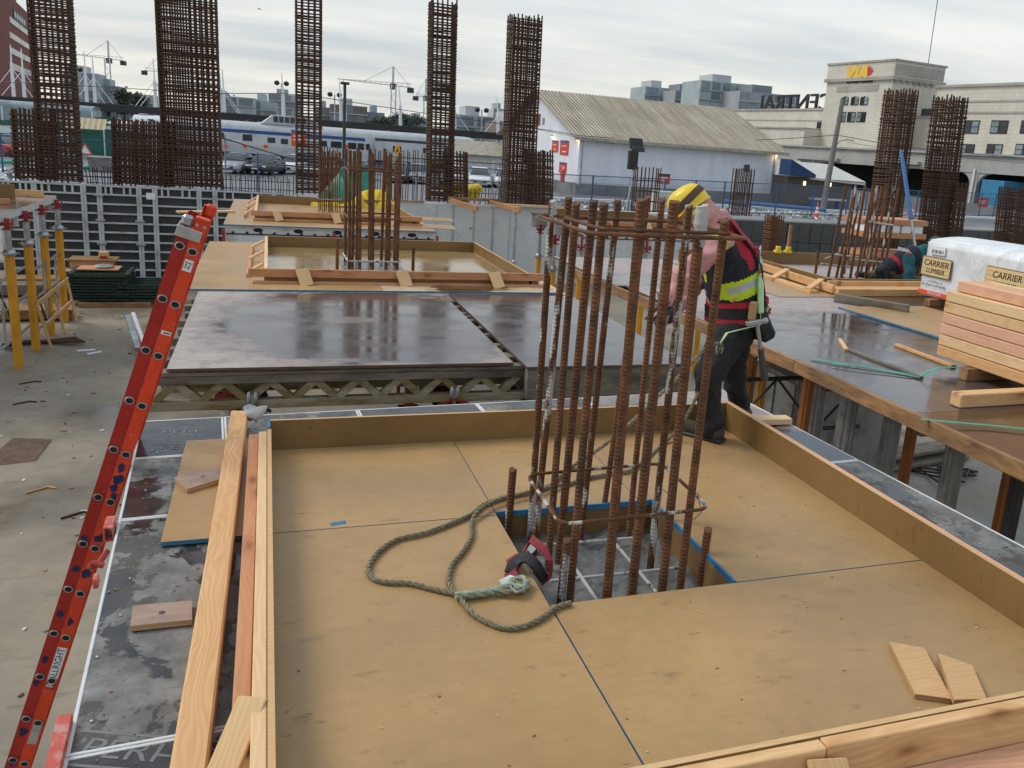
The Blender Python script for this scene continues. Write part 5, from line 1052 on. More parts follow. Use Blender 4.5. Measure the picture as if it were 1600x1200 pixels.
tag(MB().lathe([(.16, 0), (.22, .03), (.2, .06), (.1, .07)], 14, 0, Matrix.Translation(Pz+V3((.05, 0, .032)))).build('steel_dish', M['galv'], smooth=True), 'round grey dish on the reddish board', 'dish')
t = thing('sawhorse_table', 'brown wooden work table in front of the formwork wall', 'table', (-4.3, 24.5, ZSLAB))
MB().box((-4.86, 24.3, -2.17), (-3.76, 25.0, -2.12)).build('table_top', M['old_wood'], t); MB().box((-4.82, 24.32, -2.42), (-3.80, 24.36, -2.175)).build('apron', M['fir_red'], t)
for x in (-4.72, -3.88):
    for y in (24.37, 24.9): MB().box((x-.045, y, ZSLAB), (x+.045, y+.06, -2.18)).build('leg', M['old_wood'], t)
tag(MB().box((-4.18, 24.5, -2.118), (-3.95, 24.7, -1.93)).build('wood_block', M['fir'], bevel=.02), 'wood block with a red end on the work table', 'block'); MB().box((-4.15, 24.485, -2.11), (-3.98, 24.499, -2.04)).build('red_end', M['redcast'], bpy.data.objects['wood_block'])
tag(lumber('long_plank', ony(100, 424, 24.0), ony(183, 423, 24.0), .12, .035, M['fir_pale']), 'long pale plank in front of the work table', 'plank'); tag(MB().box((-3.98, 23.9, ZSLAB), (-3.78, 24.1, -2.5)).build('plank_support', M['fir'], bevel=.02), 'wood support under the right end of the long plank', 'support')
tag(lumber('loose_plank', (-2.6, 25.6, ZSLAB), (-.8, 25.5, ZSLAB), .4, .06, M['old_wood']), 'brown plank at the foot of the formwork wall', 'plank'); tag(lumber('loose_plank', (-3.3, 24.9, ZSLAB), (-1.6, 24.8, ZSLAB), .5, .03, M['tan_ply']), 'tan board on the slab before the formwork wall', 'plank')
for k, (px, py, s) in enumerate(((20, 455, 0), (70, 462, 1), (15, 500, 2), (60, 420, 3))):
    p = onz(px, py, ZSLAB); tag(lumber('bundled_timber', p+V3((-1.4, 0, .05)), p+V3((1.2, .2, .05)), .6, .3-.05*s, M['grey_wood'] if s % 2 else M['old_wood']), ['grey', 'brown', 'dark brown', 'weathered'][k]+' timber bundle behind the yellow props at left', 'bundle', 'timber bundles at the left')
# push-pull prop, ply on slab
a = onz(228, 548, ZSLAB)+V3((0, 0, .05)); t = thing('push_prop', 'white and galvanised push-pull prop lying on the slab behind the ladder', 'prop', a)
MB().tube(ony(208, 490, 18.9), a, .045, 8).build('white_tube', M['white'], t, smooth=True); MB().bar(ony(199, 493, 19.2), ony(216, 545, 17.6), .10, .05).build('channel', M['galv'], t); MB().box((a.x-.12, a.y-.1, ZSLAB), (a.x+.1, a.y+.1, ZSLAB+.06)).build('foot', M['black'], t)
offcut(((-30, 728), (20, 684), (80, 686), (55, 718)), ZSLAB+.02, .018, M['film_edge'], 'dark brown plywood sheet lying on the slab at left', 'loose_plywood'); 
offcut(((118, 547), (148, 545), (150, 547), (122, 549)), ZSLAB+.006, .004, M['white'], 'thin white strip on the slab by the yellow props', 'paper_strip'); offcut(((135, 552), (158, 548), (160, 550), (138, 554)), ZSLAB+.006, .004, M['white'], 'second white strip on the slab by the yellow props', 'paper_strip')
for k, (px, py) in enumerate(((40, 770), (95, 810), (30, 600), (20, 632))):
    p = onz(px, py, ZSLAB+.012); tag(MB().sweep([p, p+V3((.2, .15, .0)), p+V3((.3, .1, 0))], .012, 5).build('debris_stick', M['fir'] if k == 0 else M['rust_far']), ['pale splinter', 'thin twig of debris', 'rusty wire scrap', 'bent rusty scrap'][k]+' on the slab at left', 'debris')
# ================================================================ street and station surroundings
def onp(px, py, O, az):
    n = V3((math.cos(az), -math.sin(az), 0)); d = ray(px, py); t = (V3(O)-OEYE).dot(n)/d.dot(n); return OEYE+d*t
def azv(az): return V3((math.sin(az), math.cos(az), 0))
def gpt(px, d): p = atd(px, 300, d); return V3((p.x, p.y, ZS))
def gz(px, py, z=None): return onz(px, py, ZS if z is None else z)
def LF(O, az, z=ZS):
    "local frame: X along az, Y to its left (away for facades running right), Z up"
    x = azv(az); y = V3((0, 0, 1)).cross(x); return Matrix(((x.x, y.x, 0, O[0]), (x.y, y.y, 0, O[1]), (0, 0, 1, z), (0, 0, 0, 1)))
def loc(Mi, p): return Mi @ V3(p)
# kerb line and rubble
a, b = gz(850, 311), gz(1660, 347)
struct(MB().bar((a.x, a.y, ZS+.09), (b.x, b.y, ZS+.09), .55, .18).build('kerb', M['white']))
a, b = gz(1120, 331), gz(1420, 339)
struct(MB().bar((a.x, a.y, ZS+.05), (b.x, b.y, ZS+.05), .5, .1).build('kerb', M['offwhite']))
def rubble(name, region, n, s, mats, label, seed, z=None):
    q = random.Random(seed); mb = MB()
    for i in range(n):
        px, py = region(q); p = gz(px, py, z); k = s*q.uniform(.3, 1.3)
        Mx = Matrix.Translation(p+V3((0, 0, k*.2)))@Euler((q.uniform(0, 6), q.uniform(0, 6), q.uniform(0, 6))).to_matrix().to_4x4()
        mb.box((-k, -k*.7, -k*.4), (k, k*.7, k*.4), 0 if q.random() < .45 else 1, Mx)
    o = mb.build(name, mats); o['kind'] = 'stuff'; o['label'] = label; return o
rubble('rubble', lambda q: ((lambda u: (862+460*u, (316+22*u)+q.uniform(-4, 9)))(q.random())), 480, .13, [M['offwhite'], M['dockcon']], 'white and grey rubble along the edge of the street', 1)
rubble('rubble', lambda q: (q.uniform(-30, 48), q.uniform(266, 282)), 200, .16, [M['white'], M['dockcon']], 'white and grey rubble behind the formwork wall at left', 2)
0 and rubble('gravel_bank', lambda q: (q.uniform(340, 640), q.uniform(270, 300)), 500, .25, [M['dockcon'], M['asphalt']], 'grey broken stone behind the formwork wall', 3)
for k, (px, py, px2, py2) in enumerate(((0, 258, 45, 257), (115, 267, 150, 267))):
    tag(MB().tube(gz(px, py)+V3((0, 0, .2)), gz(px2, py2)+V3((0, 0, .2)), .13, 8).build('pipe', M['strap'], smooth=True), ['left', 'right'][k]+' turquoise pipe lying beyond the formwork wall', 'pipe')
a, b = gz(1130, 322), gz(1290, 336); tag(MB().tube(a+V3((0, 0, .4)), b+V3((0, 0, .4)), .16, 8).build('pipe', M['bluep'], smooth=True), 'long blue pipe along the street edge left of the cone', 'pipe')
# ---- blue fence
FT = -.1
M['fblue'] = simple('dark_blue_fence_paint', (.03, .085, .19), .5, 0, .2)
fp = [(-80, 203), (0, 211), (184, 221), (344, 235), (464, 246), (618, 257), (784, 265), (864, 272), (1040, 280), (1216, 288), (1327, 294), (1460, 299), (1600, 305), (1700, 309)]
fpt = [onz(x, y, FT) for x, y in fp]
fnc = thing('street_fence', 'blue steel fence along the street between the site and the station', 'fence', (fpt[4].x, fpt[4].y, ZS))
for r in (0, .45, 2.15): MB().sweep([p-V3((0, 0, r)) for p in fpt], .03 if r != .45 else .01, 5).build('rail', M['fblue'], fnc)
tt_ = MB(); mm, mt_, mp_ = newmat('blue_grey_fence_mesh'); setp(mt_, mp_, color=(.12, .17, .25), rough=.7, alpha=.20); M['fmesh'] = mm
for p, q_ in zip(fpt, fpt[1:]):
    L = (q_-p).length; n = max(1, round(L/3.2))
    for i in range(n): a = p.lerp(q_, i/n); MB().box((a.x-.04, a.y-.04, ZS), (a.x+.04, a.y+.04, FT+.04)).build('post', M['fblue'], fnc)
mb = MB()
for p, q_ in zip(fpt[7:], fpt[8:]): mb.add([(p.x, p.y, ZS+.1), (q_.x, q_.y, ZS+.1), q_, p], [(0, 1, 2, 3)])
mb.build('mesh_panel', M['fmesh'], fnc)
def flat_sign(px0, py0, px1, py1, d, label, top=M['dark'], body=M['redsign'], frac=.22, posts=True, name='notice_sign', lines=2):
    P = [atd(px0, py0, d), atd(px1, py0+.07*(px1-px0), d), atd(px1, py1+.07*(px1-px0), d), atd(px0, py1, d)]
    x = (P[1]-P[0]); w = x.length; h = (P[0]-P[3]).length; c = (P[0]+P[1]+P[2]+P[3])/4
    Mx = face_frame(c, (x.x, x.y, 0), (0, 0, 1)); t = thing(name, label, 'sign', c)
    MB().box((-w/2, -h/2, -.02), (w/2, h/2*(1-2*frac), 0)).build('sign_face', body, t, M=Mx)
    MB().box((-w/2, h/2*(1-2*frac)+.001, -.02), (w/2, h/2, .001)).build('sign_header', top, t, M=Mx)
    for k in range(lines):
        z = h*(.12-.22*k); MB().box((-w*.34, z-h*.045, .001), (w*(.3-.12*(k % 2)), z+h*.045, .004)).build('pale_line', M['white'], t, M=Mx)
    if posts:
        MB().tube((c.x, c.y+.03, ZS), (c.x, c.y+.03, c.z), .04, 6).build('post', M['galv'], t)
    return t
flat_sign(455, 203, 478, 228, 80, 'orange-red sign in front of the silver train', M['bluep'], M['orange'], .18)
flat_sign(1027, 271, 1047, 287, 60, 'red construction notice on the fence in front of the white shed')
flat_sign(1528, 308, 1544, 323, 84, 'red notice on the fence near the right frame edge', M['redsign'])
# ---- parking-lot cars
def make_car(paint):
    t = thing('parked_car', '', 'car', (0, 0, 0), 'cars parked beyond the site fence', local=True)
    def loft(secs, mat, name, par, bev=0.):
        mb = MB(); n = len(secs[0]); vs = [p for s in secs for p in s]
        mb.add(vs, [(i*n+k, i*n+(k+1) % n, (i+1)*n+(k+1) % n, (i+1)*n+k) for i in range(len(secs)-1) for k in range(n)]+[tuple(range(n))[::-1], tuple((len(secs)-1)*n+k for k in range(n))])
        return mb.build(name, mat, par, bev, 35)
    def sec(y, w, z0, z1, tw): return [(-w, y, z0), (w, y, z0), (w*1.02, y, (z0+z1)/2), (tw, y, z1), (-tw, y, z1), (-w*1.02, y, (z0+z1)/2)]
    loft([sec(-2.2, .72, .32, .58, .66), sec(-2.05, .86, .24, .70, .78), sec(-1.1, .90, .20, .88, .80), sec(.6, .90, .20, .92, .82), sec(1.8, .88, .22, .92, .78), sec(2.15, .78, .34, .80, .70)], paint, 'body', t, .02)
    loft([sec(-1.15, .76, .86, .88, .75), sec(-.35, .74, .86, 1.40, .58), sec(.7, .74, .88, 1.44, .58), sec(1.75, .72, .88, .94, .70)], M['glass'], 'windows', t)
    loft([sec(-.34, .60, 1.385, 1.42, .52), sec(.72, .60, 1.42, 1.46, .52)], paint, 'roof', t)
    for s in (-1, 1):
        MB().ell((s*.62, -2.12, .60), (.15, .08, .07), 10, 6).build('headlight', M['white'], t, smooth=True)
        for y in (-1.35, 1.35): MB().lathe([(.32, -.1), (.33, .1)], 16, 0, Matrix.Translation((s*.80, y, .33))@Matrix.Rotation(R(90), 4, 'Y')).build('wheel', M['black'], t)
        MB().box((s*.92-.08, -.75, .86), (s*.92+.08, -.65, .98)).build('mirror', paint, t, .02)
    MB().box((-.5, -2.215, .36), (.5, -2.19, .50)).build('grille', M['black'], t)
    MB().box((-.24, -2.222, .40), (.24, -2.216, .49)).build('plate', M['white'], t)
    return t
carp = {'white': simple('white_car_paint', (.70, .72, .74), .25, 0, .05), 'silver': simple('silver_car_paint', (.34, .36, .39), .3, .4, .08), 'dark': simple('dark_car_paint', (.035, .04, .05), .25, .1, .2), 'red': simple('red_car_paint', (.33, .02, .03), .3, 0, .1), 'blue': simple('blue_car_paint', (.06, .13, .30), .3, .1, .1)}
protoC = {}
for px, py, cl, rz, lab in ((4, 243, 'red', 60, 'red car at the left frame edge beyond the blue fence'), (26, 241, 'blue', 65, 'blue car behind the red one at the left'), (371, 272, 'silver', 0, 'grey car facing the site, left of the dark one'), (416, 274, 'dark', 0, 'dark car facing the site, right of the grey one'), (466, 273, 'white', -8, 'white car behind the slim tall rebar cage'), (560, 282, 'dark', 0, 'dark car behind the far rebar column'), (628, 287, 'dark', 5, 'dark car left of the cage beside the shed'), (660, 288, 'silver', 5, 'silver car behind the cage beside the shed'), (715, 290, 'white', 5, 'white car hidden by the cage beside the shed'), (758, 293, 'white', 8, 'white sedan with its windscreen visible between the two cages'), (798, 295, 'white', 8, 'white car half hidden by the cage touching the shed'), (505, 278, 'silver', 0, 'silver car behind the short cage')):
    if cl not in protoC: o = protoC[cl] = make_car(carp[cl])
    else: o = copy_tree(protoC[cl])
    P = gz(px, py); o.location = P+V3((0, 2.2, 0)) if abs(rz) < 20 else P; o.rotation_euler.z = R(-20+rz) if abs(rz) < 20 else R(rz); o['label'] = lab; o.scale = (1.12, 1.1, 1.1)
# ---- trains
AT = R(96.4); OT = gpt(400, 88)
M['silver'] = simple('silver_train_steel', (.50, .52, .53), .38, .35, .08, 2, dirt=(.33, .33, .32), dscale=1)
M['trainblue'] = simple('train_blue', (.02, .075, .27), .4, 0, .08); M['traingreen'] = simple('train_green', (.012, .12, .085), .4, 0, .12); M['trainwhite'] = simple('train_white', (.66, .69, .69), .35, 0, .06)
def tr(px, py, dy=0.): p = onp(px, py, OT+V3((.111, .994, 0))*dy, AT); q = Mti@p; return q.x, q.z
Mt = LF(OT, AT, 0.); Mti = Mt.inverted()
def train_part(mb, name, mat, t, smooth=False, bevel=0):
    me = mb.mesh(name, bevel, smooth); me.materials.append(mat); me.transform(Mt); return put(name, me, t)
def car_body(t, s0, s1, z0, z1, mat, dy=0., w=3., rnd=0, name='body', roof=None):
    pr = [(0, z0), (0, z1-.65), (.12, z1-.38), (.5, z1-.12), (1.0, z1-.02), (w/2, z1), (w-1, z1-.02), (w-.5, z1-.12), (w-.12, z1-.38), (w, z1-.65), (w, z0)]
    xs = [(s0, 1)]+([(s1-1.6, 1), (s1-.9, .97), (s1-.35, .85), (s1, .55)] if rnd else [(s1, 1)]); mb = MB(); n = len(pr)
    vs = [(x, dy+w/2+(y-w/2)*k, z0+(z-z0)*(.6+.4*k)) for x, k in xs for y, z in pr]
    mb.add(vs, [(i*n+k, i*n+(k+1) % n, (i+1)*n+(k+1) % n, (i+1)*n+k) for i in range(len(xs)-1) for k in range(n)]+[tuple(range(n)), tuple((len(xs)-1)*n+k for k in range(n))])
    return train_part(mb, name, mat, t, 40)
def panel(t, s0, s1, z0, z1, mat, name, dy=0., th=.03): return train_part(MB().box((s0, dy-th, z0), (s1, dy+.02, z1)), name, mat, t)
t = thing('passenger_railcar', 'silver dome railcar with a blue stripe and a rounded tail', 'train car', OT); s0, zr = tr(262, 178); s1, _ = tr(586, 200); zr = tr(400, 191)[1]; zb = -1.5
car_body(t, s0, s1, zb, zr, M['silver'], rnd=1); panel(t, s0, s1-1.0, tr(400, 209)[1], tr(400, 204)[1], M['trainblue'], 'blue_stripe'); panel(t, s0, s1-1.2, zb-.5, zb, M['darksteel'], 'underframe', .3)
for k in range(7): z = zb+.1+k*.11; panel(t, s0, s1-1.6, z, z+.03, M['galv'], 'fluting', 0., .012)
for (a, b, y0, y1) in ((341, 350, 207, 217), (379, 394, 210, 220), (418, 430, 215, 223), (439, 450, 217, 225), (502, 511, 220, 229), (517, 534, 221, 231), (544, 557, 223, 233), (559, 569, 224, 234), (572, 578, 225, 234)):
    panel(t, tr(a, y0)[0], tr(b, y0)[0], tr((a+b)/2, y1)[1], tr((a+b)/2, y0)[1], M['glass'], 'window', 0., .045)
for a in (350, 380, 412, 540): panel(t, tr(a, 228)[0], tr(a+6, 228)[0], tr(a, 231)[1], tr(a, 226)[1], M['orange'], 'red_emblem', 0., .045)
sa, sb = tr(405, 190)[0], tr(505, 195)[0]; za = zr-.1; pr = [(sa, za), (sa+1.2, za+.95), (sb-1.4, za+.95), (sb, za)]
train_part(MB().prism([(x, .45, z) for x, z in pr], (0, 2.1, 0)), 'dome', M['silver'], t, 0, .05)
for k in range(6): x = sa+1.3+k*(sb-sa-3)/6; train_part(MB().box((x+.05, .42, za+.25), (x+(sb-sa-3)/6-.06, .46, za+.85)), 'dome_window', M['glass'], t)
t2 = thing('passenger_railcar', 'second silver railcar with a dark stripe, its rounded tail at the small tan hut', 'train car', OT); d2 = 4.6; s1, _ = tr(746, 240, d2); s0 = s1-24; zr = tr(660, 209, d2)[1]
car_body(t2, s0, s1, zb, zr, M['silver'], d2, rnd=1); panel(t2, s0, s1-1.2, tr(650, 224, d2)[1], tr(650, 220, d2)[1], M['dark'], 'dark_stripe', d2); panel(t2, s0, s1-1.4, zb-.5, zb, M['darksteel'], 'underframe', d2+.3)
for a, b, y0, y1 in ((614, 627, 228, 237), (661, 670, 231, 239), (700, 710, 234, 242)): panel(t2, tr(a, y0, d2)[0], tr(b, y0, d2)[0], tr(a, y1, d2)[1], tr(a, y0, d2)[1], M['glass'], 'window', d2, .045)
t3 = thing('dome_coach', 'green and white dome coach with a tall glass upper deck at left', 'train car', OT); s0, s1 = tr(-90, 170)[0], tr(150, 180)[0]; d3 = -1.2; zr = tr(60, 160)[1]
car_body(t3, s0, s1+4.8, zb, zr-1.2, M['trainwhite'], d3); car_body(t3, s0, s1, zr-1.9, zr, M['glass_pale'], d3-.02, name='glass_dome'); panel(t3, s0, s1, zr-2.35, zr-1.85, M['traingreen'], 'green_band', d3, .05)
for k in range(10): x = s1-k*(1.95); panel(t3, x-.06, x+.06, zr-1.9, zr-.55, M['white'], 'mullion', d3-.02, .05)
panel(t3, tr(115, 200)[0], s1+4.7, zb, tr(130, 199)[1], M['traingreen'], 'green_side', d3, .04); panel(t3, s0, tr(115, 200)[0], zb, zb+.45, M['traingreen'], 'green_sill', d3, .04)
train_part(MB().prism([(tr(a, y)[0], d3-.06, tr(a, y)[1]) for a, y in ((150, 184), (182, 182), (176, 186), (184, 187), (170, 192), (184, 196), (152, 197))], (0, .05, 0)), 'green_flash', M['traingreen'], t3)
t4 = thing('baggage_car', 'pale baggage car between the green coach and the silver dome car', 'train car', OT); car_body(t4, tr(206, 185)[0], tr(261, 190)[0], zb, tr(240, 181)[1], M['trainwhite'], 0.)
train_part(MB().lathe([(.5, 0), (.5, .25), (.3, .3)], 12, 0, Matrix.Translation((tr(219, 180)[0], 1.4, tr(219, 182)[1]))), 'roof_vent', M['galv'], t4); panel(t4, tr(231, 188)[0], tr(240, 188)[0], tr(236, 189)[1], tr(236, 186)[1], M['dark'], 'grille')
# ---- platform canopy
dyc = 9.5; OC = OT+V3((.111, .994, 0))*dyc
cn = thing('platform_canopy', 'long dark platform canopy above the trains', 'canopy', OC); dyc = 9.5
def trc(px, py): p = onp(px, py, OC, AT); q = Mti@p; return q.x, q.z
zt1, zt0 = trc(400, 179.5)[1], trc(400, 191)[1]; s0, s1 = trc(-120, 140)[0], trc(832, 220)[0]
train_part(MB().box((s0, dyc, zt0), (s1, dyc+.15, zt1)).box((s0, dyc+.15, zt1-.18), (s1, dyc+11, zt1-.02)), 'roof_slab', M['black'], cn)
train_part(MB().box((s0, dyc-.06, zt1-.10), (s1, dyc-.001, zt1+.02)), 'edge_trim', M['dark'], cn)
for px, py in ((14, 163), (145, 170), (262, 178), (392, 188), (503, 197), (612, 206), (712, 215), (800, 222)):
    x, z = trc(px, py); train_part(MB().bar((x-.2, dyc+.3, zt0-.65), (x-.5, dyc+.05, zt0+.15), .55, .16, (0, 1, 0)), 'bracket', M['galv'], cn); train_part(MB().box((x+.3, dyc+4, ZS), (x+.6, dyc+4.3, zt0+.4)), 'column', M['dark'], cn)
def mast(px, ytop, ybase, d, label, stays=True, lean=0.):
    b = atd(px+lean, ybase, d); tp = atd(px, ytop, d); t = thing('canopy_mast', label, 'mast', (b.x, b.y, ZS), 'white stayed masts'); m_ = b.lerp(tp, .52)
    MB().tube((b.x, b.y, ZS), m_, .27, 8, .20).build('lower_mast', M['white'], t, smooth=True); MB().tube(m_, tp, .11, 6, .06).build('upper_mast', M['white'], t)
    if stays:
        for s in (-2.6, 2.2): MB().tube(m_, (b.x+s, b.y, b.z-.4), .045, 5).build('stay', M['white'], t)
for k, (px, y0, y1) in enumerate(((16, 70, 145), (33, 76, 147), (131, 80, 157), (144, 88, 158), (239, 91, 165), (246, 96, 166), (342, 103, 175), (347, 108, 176), (440, 114, 183), (530, 126, 191), (536, 124, 191), (623, 134, 197), (708, 142, 206), (776, 152, 212))):
    mast(px, y0, y1, 112, ['left mast of the pair before the brick tower', 'right mast of the pair before the brick tower', 'left mast of the pair right of the far left cage', 'right mast of the pair right of the far left cage', 'left mast of the pair left of the widest cage', 'right mast of the pair left of the widest cage', 'left mast of the pair right of the widest cage', 'right mast of the pair right of the widest cage', 'single white mast left of the slim cage', 'left thin mast beside the black lamp post', 'right thin mast beside the black lamp post', 'white mast next to the tower crane', 'white mast right of the cage beside the shed', 'white mast in front of the glass block'][k], px not in (440, 530, 536, 623), 5)
# ---- small hut by the second train and shelter in front of the green coach
p = gz(770, 282); H_ = LF((p.x-3, p.y+3), R(88)); t = thing('tan_hut', 'small hut with a tan pitched roof left of the white shed', 'hut', p)
M['tanroof'] = simple('tan_metal_roof', (.40, .36, .29), .6, .1, .12, 3, dirt=(.22, .19, .14), dscale=2)
def build_at(Mx, mb, name, mat, t, bevel=0, smooth=False, par=None):
    me = mb.mesh(name, bevel, smooth)
    for m_ in (mat if isinstance(mat, list) else [mat]): me.materials.append(m_)
    me.transform(Mx); return put(name, me, par or t)
build_at(H_, MB().box((0, 0, 0), (9, 4, 2.3)), 'wall', M['offwhite'], t); build_at(H_, MB().prism([(-.5, -.6, 2.3), (-.5, 2, 3.7), (-.5, 2.05, 3.8), (-.5, -.7, 2.4)], (10, 0, 0)).prism([(-.5, 4.6, 2.3), (-.5, 2, 3.7), (-.5, 2.05, 3.8), (-.5, 4.7, 2.4)], (10, 0, 0)), 'roof', M['tanroof'], t)
for x in (3.6, 6.6): build_at(H_, MB().box((x, -.05, .2), (x+.3, -.001, 1.9)), 'pilaster', M['white'], t)
p = gz(112, 240); S_ = LF((p.x, p.y), AT); t = thing('shelter', 'dark green shelter with a striped awning in front of the green coach', 'shelter', p); zz_ = zat((p.x, p.y), 200)-ZS; w = 4.6
build_at(S_, MB().box((-.5, .3, 0), (6.5, .5, zz_-.2)), 'back_wall', M['traingreen'], t); za_ = zat((p.x, p.y), 183)-ZS
for k in range(14): build_at(S_, MB().prism([(-.3+k*.24, -.4, zz_), (-.3+k*.24, .4, za_), (-.3+k*.24, .42, za_+.03), (-.3+k*.24, -.42, zz_+.03)], (.24, 0, 0)), 'awning_stripe', M['signwood'] if k % 2 else M['tanroof'], t)
for x in (-.2, 2.9): build_at(S_, MB().box((x, -.4, 0), (x+.1, -.3, zz_)), 'post', M['offwhite'], t)
p = onz(133, 233, ZS+.9); t = thing('triangle_sign', 'white and red triangle sign in front of the shelter', 'sign', p); Mx = face_frame(p, (1, -.11, 0), (0, 0, 1)); build_at(Mx, MB().prism([(-.6, -.45, 0), (.6, -.45, 0), (0, .55, 0)], (0, 0, .03)), 'red_border', M['redsign'], t); build_at(Mx, MB().prism([(-.4, -.35, .031), (.4, -.35, .031), (0, .33, .031)], (0, 0, .004)), 'white_face', M['white'], t); build_at(Mx, MB().box((-.05, -1.3, -.06), (.05, -.4, -.01)), 'post', M['galv'], t)
# ---- white shed
US, VS = R(87), R(-3); S0 = gz(900, 303); Ms = LF(S0, US, ZS); Msi = Ms.inverted()
def sp_(px, py): q = Msi@onp(px, py, S0, US); return q.x, q.z
def sg_(px, py): q = Msi@onp(px, py, S0, VS); return q.y, q.z
Ls = sp_(1208, 300)[0]; hE = sp_(903, 212)[1]; gy, hR = sg_(845, 143); gw = 2*gy
M['shedwall'] = None
m, tt, pb = newmat('white_corrugated_wall'); tcx = tt('ShaderNodeTexCoord').outputs['Object']
wv = tt('ShaderNodeTexWave', {'Vector': tcx, 'Scale': 1.7}, bands_direction='X').outputs['Fac']; nn = tt.noise(tt.mapping(tcx, (1, 1, .18)), 1.1, 6, .65)
setp(tt, pb, color=tt.ramp(nn, (.3, (.66, .68, .74)), (.62, (.78, .795, .85))), rough=.5, normal=bump(tt, wv, .35, .03)); M['shedwall'] = m
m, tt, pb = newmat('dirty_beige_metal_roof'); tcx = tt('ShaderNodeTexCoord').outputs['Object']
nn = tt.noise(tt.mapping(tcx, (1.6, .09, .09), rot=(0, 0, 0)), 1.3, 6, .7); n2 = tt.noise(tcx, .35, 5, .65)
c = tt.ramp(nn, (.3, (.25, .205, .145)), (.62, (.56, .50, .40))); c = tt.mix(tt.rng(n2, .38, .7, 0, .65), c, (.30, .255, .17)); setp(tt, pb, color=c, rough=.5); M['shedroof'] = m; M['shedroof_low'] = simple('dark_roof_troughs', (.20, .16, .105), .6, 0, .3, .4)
sh = thing('white_shed', 'white metal shed with a dirty beige ribbed roof and a concrete dock', 'shed', S0)
bs = lambda mb, n, m_, par=None, bevel=0: build_at(Ms, mb, n, m_, sh, bevel, par=par)
bs(MB().prism([(0, 0, .9), (0, 0, hE), (0, gy, hR-.15), (0, gw, hE), (0, gw, .9)], (Ls, 0, 0)), 'wall', M['shedwall'])
bs(MB().box((-.25, -.35, 0), (Ls+.3, gw+.3, .899)), 'dock', M['dockcon'])
def slope(sgn):
    y0, y1 = (-.75, gy) if sgn < 0 else (gw+.75, gy); z0 = hE-.75*(hR-hE)/gy; mb = MB()
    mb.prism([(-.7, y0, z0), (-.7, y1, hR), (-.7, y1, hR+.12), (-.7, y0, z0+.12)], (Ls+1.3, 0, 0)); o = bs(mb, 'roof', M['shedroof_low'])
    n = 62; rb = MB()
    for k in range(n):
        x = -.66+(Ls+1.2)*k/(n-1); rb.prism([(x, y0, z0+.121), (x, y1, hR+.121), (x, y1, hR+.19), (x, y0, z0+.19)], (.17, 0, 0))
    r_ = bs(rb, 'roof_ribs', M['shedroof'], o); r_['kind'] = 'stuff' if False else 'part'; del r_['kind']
    return o, y0, z0
o, y0_, z0_ = slope(-1); slope(1)
bs(MB().box((-.75, y0_-.12, z0_-.08), (Ls+.65, y0_-.002, z0_+.20)), 'gutter', M['tanroof'])
bs(MB().prism([(-.78, -.8, z0_+.0), (-.78, gy, hR-.05), (-.78, gy, hR+.22), (-.78, -.8, z0_+.25)], (.075, 0, 0)), 'verge_board', M['tanroof']); bs(MB().prism([(Ls+.605, -.8, z0_), (Ls+.605, gy, hR-.05), (Ls+.605, gy, hR+.22), (Ls+.605, -.8, z0_+.25)], (.075, 0, 0)), 'verge_board', M['tanroof'])
for x in (.25, Ls-.35): bs(MB().box((x, -.09, .9), (x+.1, -.005, hE-.1)), 'downpipe', M['galv'])
def gsign(px0, px1, y0, y1, mat, name, par=None, off=.03):
    a, z1 = sg_(px0, y0); b, z0 = sg_(px1, y1); return bs(MB().box((-off, min(a, b), z0), (-.002, max(a, b), z1)), name, mat)
gsign(838, 844, 178, 196, simple('dark_red_shutter', (.22, .04, .04)), 'shutter'); gsign(848, 851, 184, 195, M['galv'], 'vent')
for a, b, c_, d_ in ((863.5, 872, 219, 238), (876.5, 888, 219, 243), (875, 885, 253, 271)):
    gsign(a, b, c_, d_, M['redsign'], 'notice_board', None, .05); gsign(a, b, c_, c_+(d_-c_)*.2, M['trainblue'], 'notice_header', None, .06); gsign(a+2, b-2, c_+(d_-c_)*.35, c_+(d_-c_)*.42, M['white'], 'notice_line', None, .06); gsign(a+3, b-3, c_+(d_-c_)*.7, c_+(d_-c_)*.8, M['white'], 'notice_line', None, .06)
M['lampglow'] = emat('warm_lamp_glass', (1, .72, .32), 2.2)
for x, y, z in ((-.06, .35, hE-.35), (Ls-.25, -.1, hE-.35), (-.06, gy*.62, hE-.15)):
    bs(MB().box((x-.12, y-.12, z), (x+.12, y+.12, z+.12)), 'lamp_hood', M['galv']); bs(MB().box((x-.09, y-.09, z-.08), (x+.09, y+.09, z-.002)), 'lamp_glass', M['lampglow'])
    ld = bpy.data.lights.new('wall_lamp', 'POINT'); ld.energy = 5; ld.color = (1, .75, .4); ld.shadow_soft_size = .08; lo = bpy.data.objects.new('wall_lamp', ld); C.objects.link(lo); lo.location = Ms@V3((x-.3 if x < 1 else x, y-.25, z-.25))
p = gz(874, 300)+V3((0, -.6, 0)); t = thing('fire_extinguisher', 'red fire extinguisher cylinder on the dock at the shed corner', 'extinguisher', p); MB().lathe([(.0, .9), (.2, .92), (.21, 1.75), (.12, 1.95), (.06, 2.0)], 12, 0, Matrix.Translation(p)).build('cylinder', M['redsign'], t, smooth=True); MB().lathe([(.08, 2.0), (.09, 2.12), (.0, 2.14)], 8, 0, Matrix.Translation(p)).build('valve', M['white'], t)
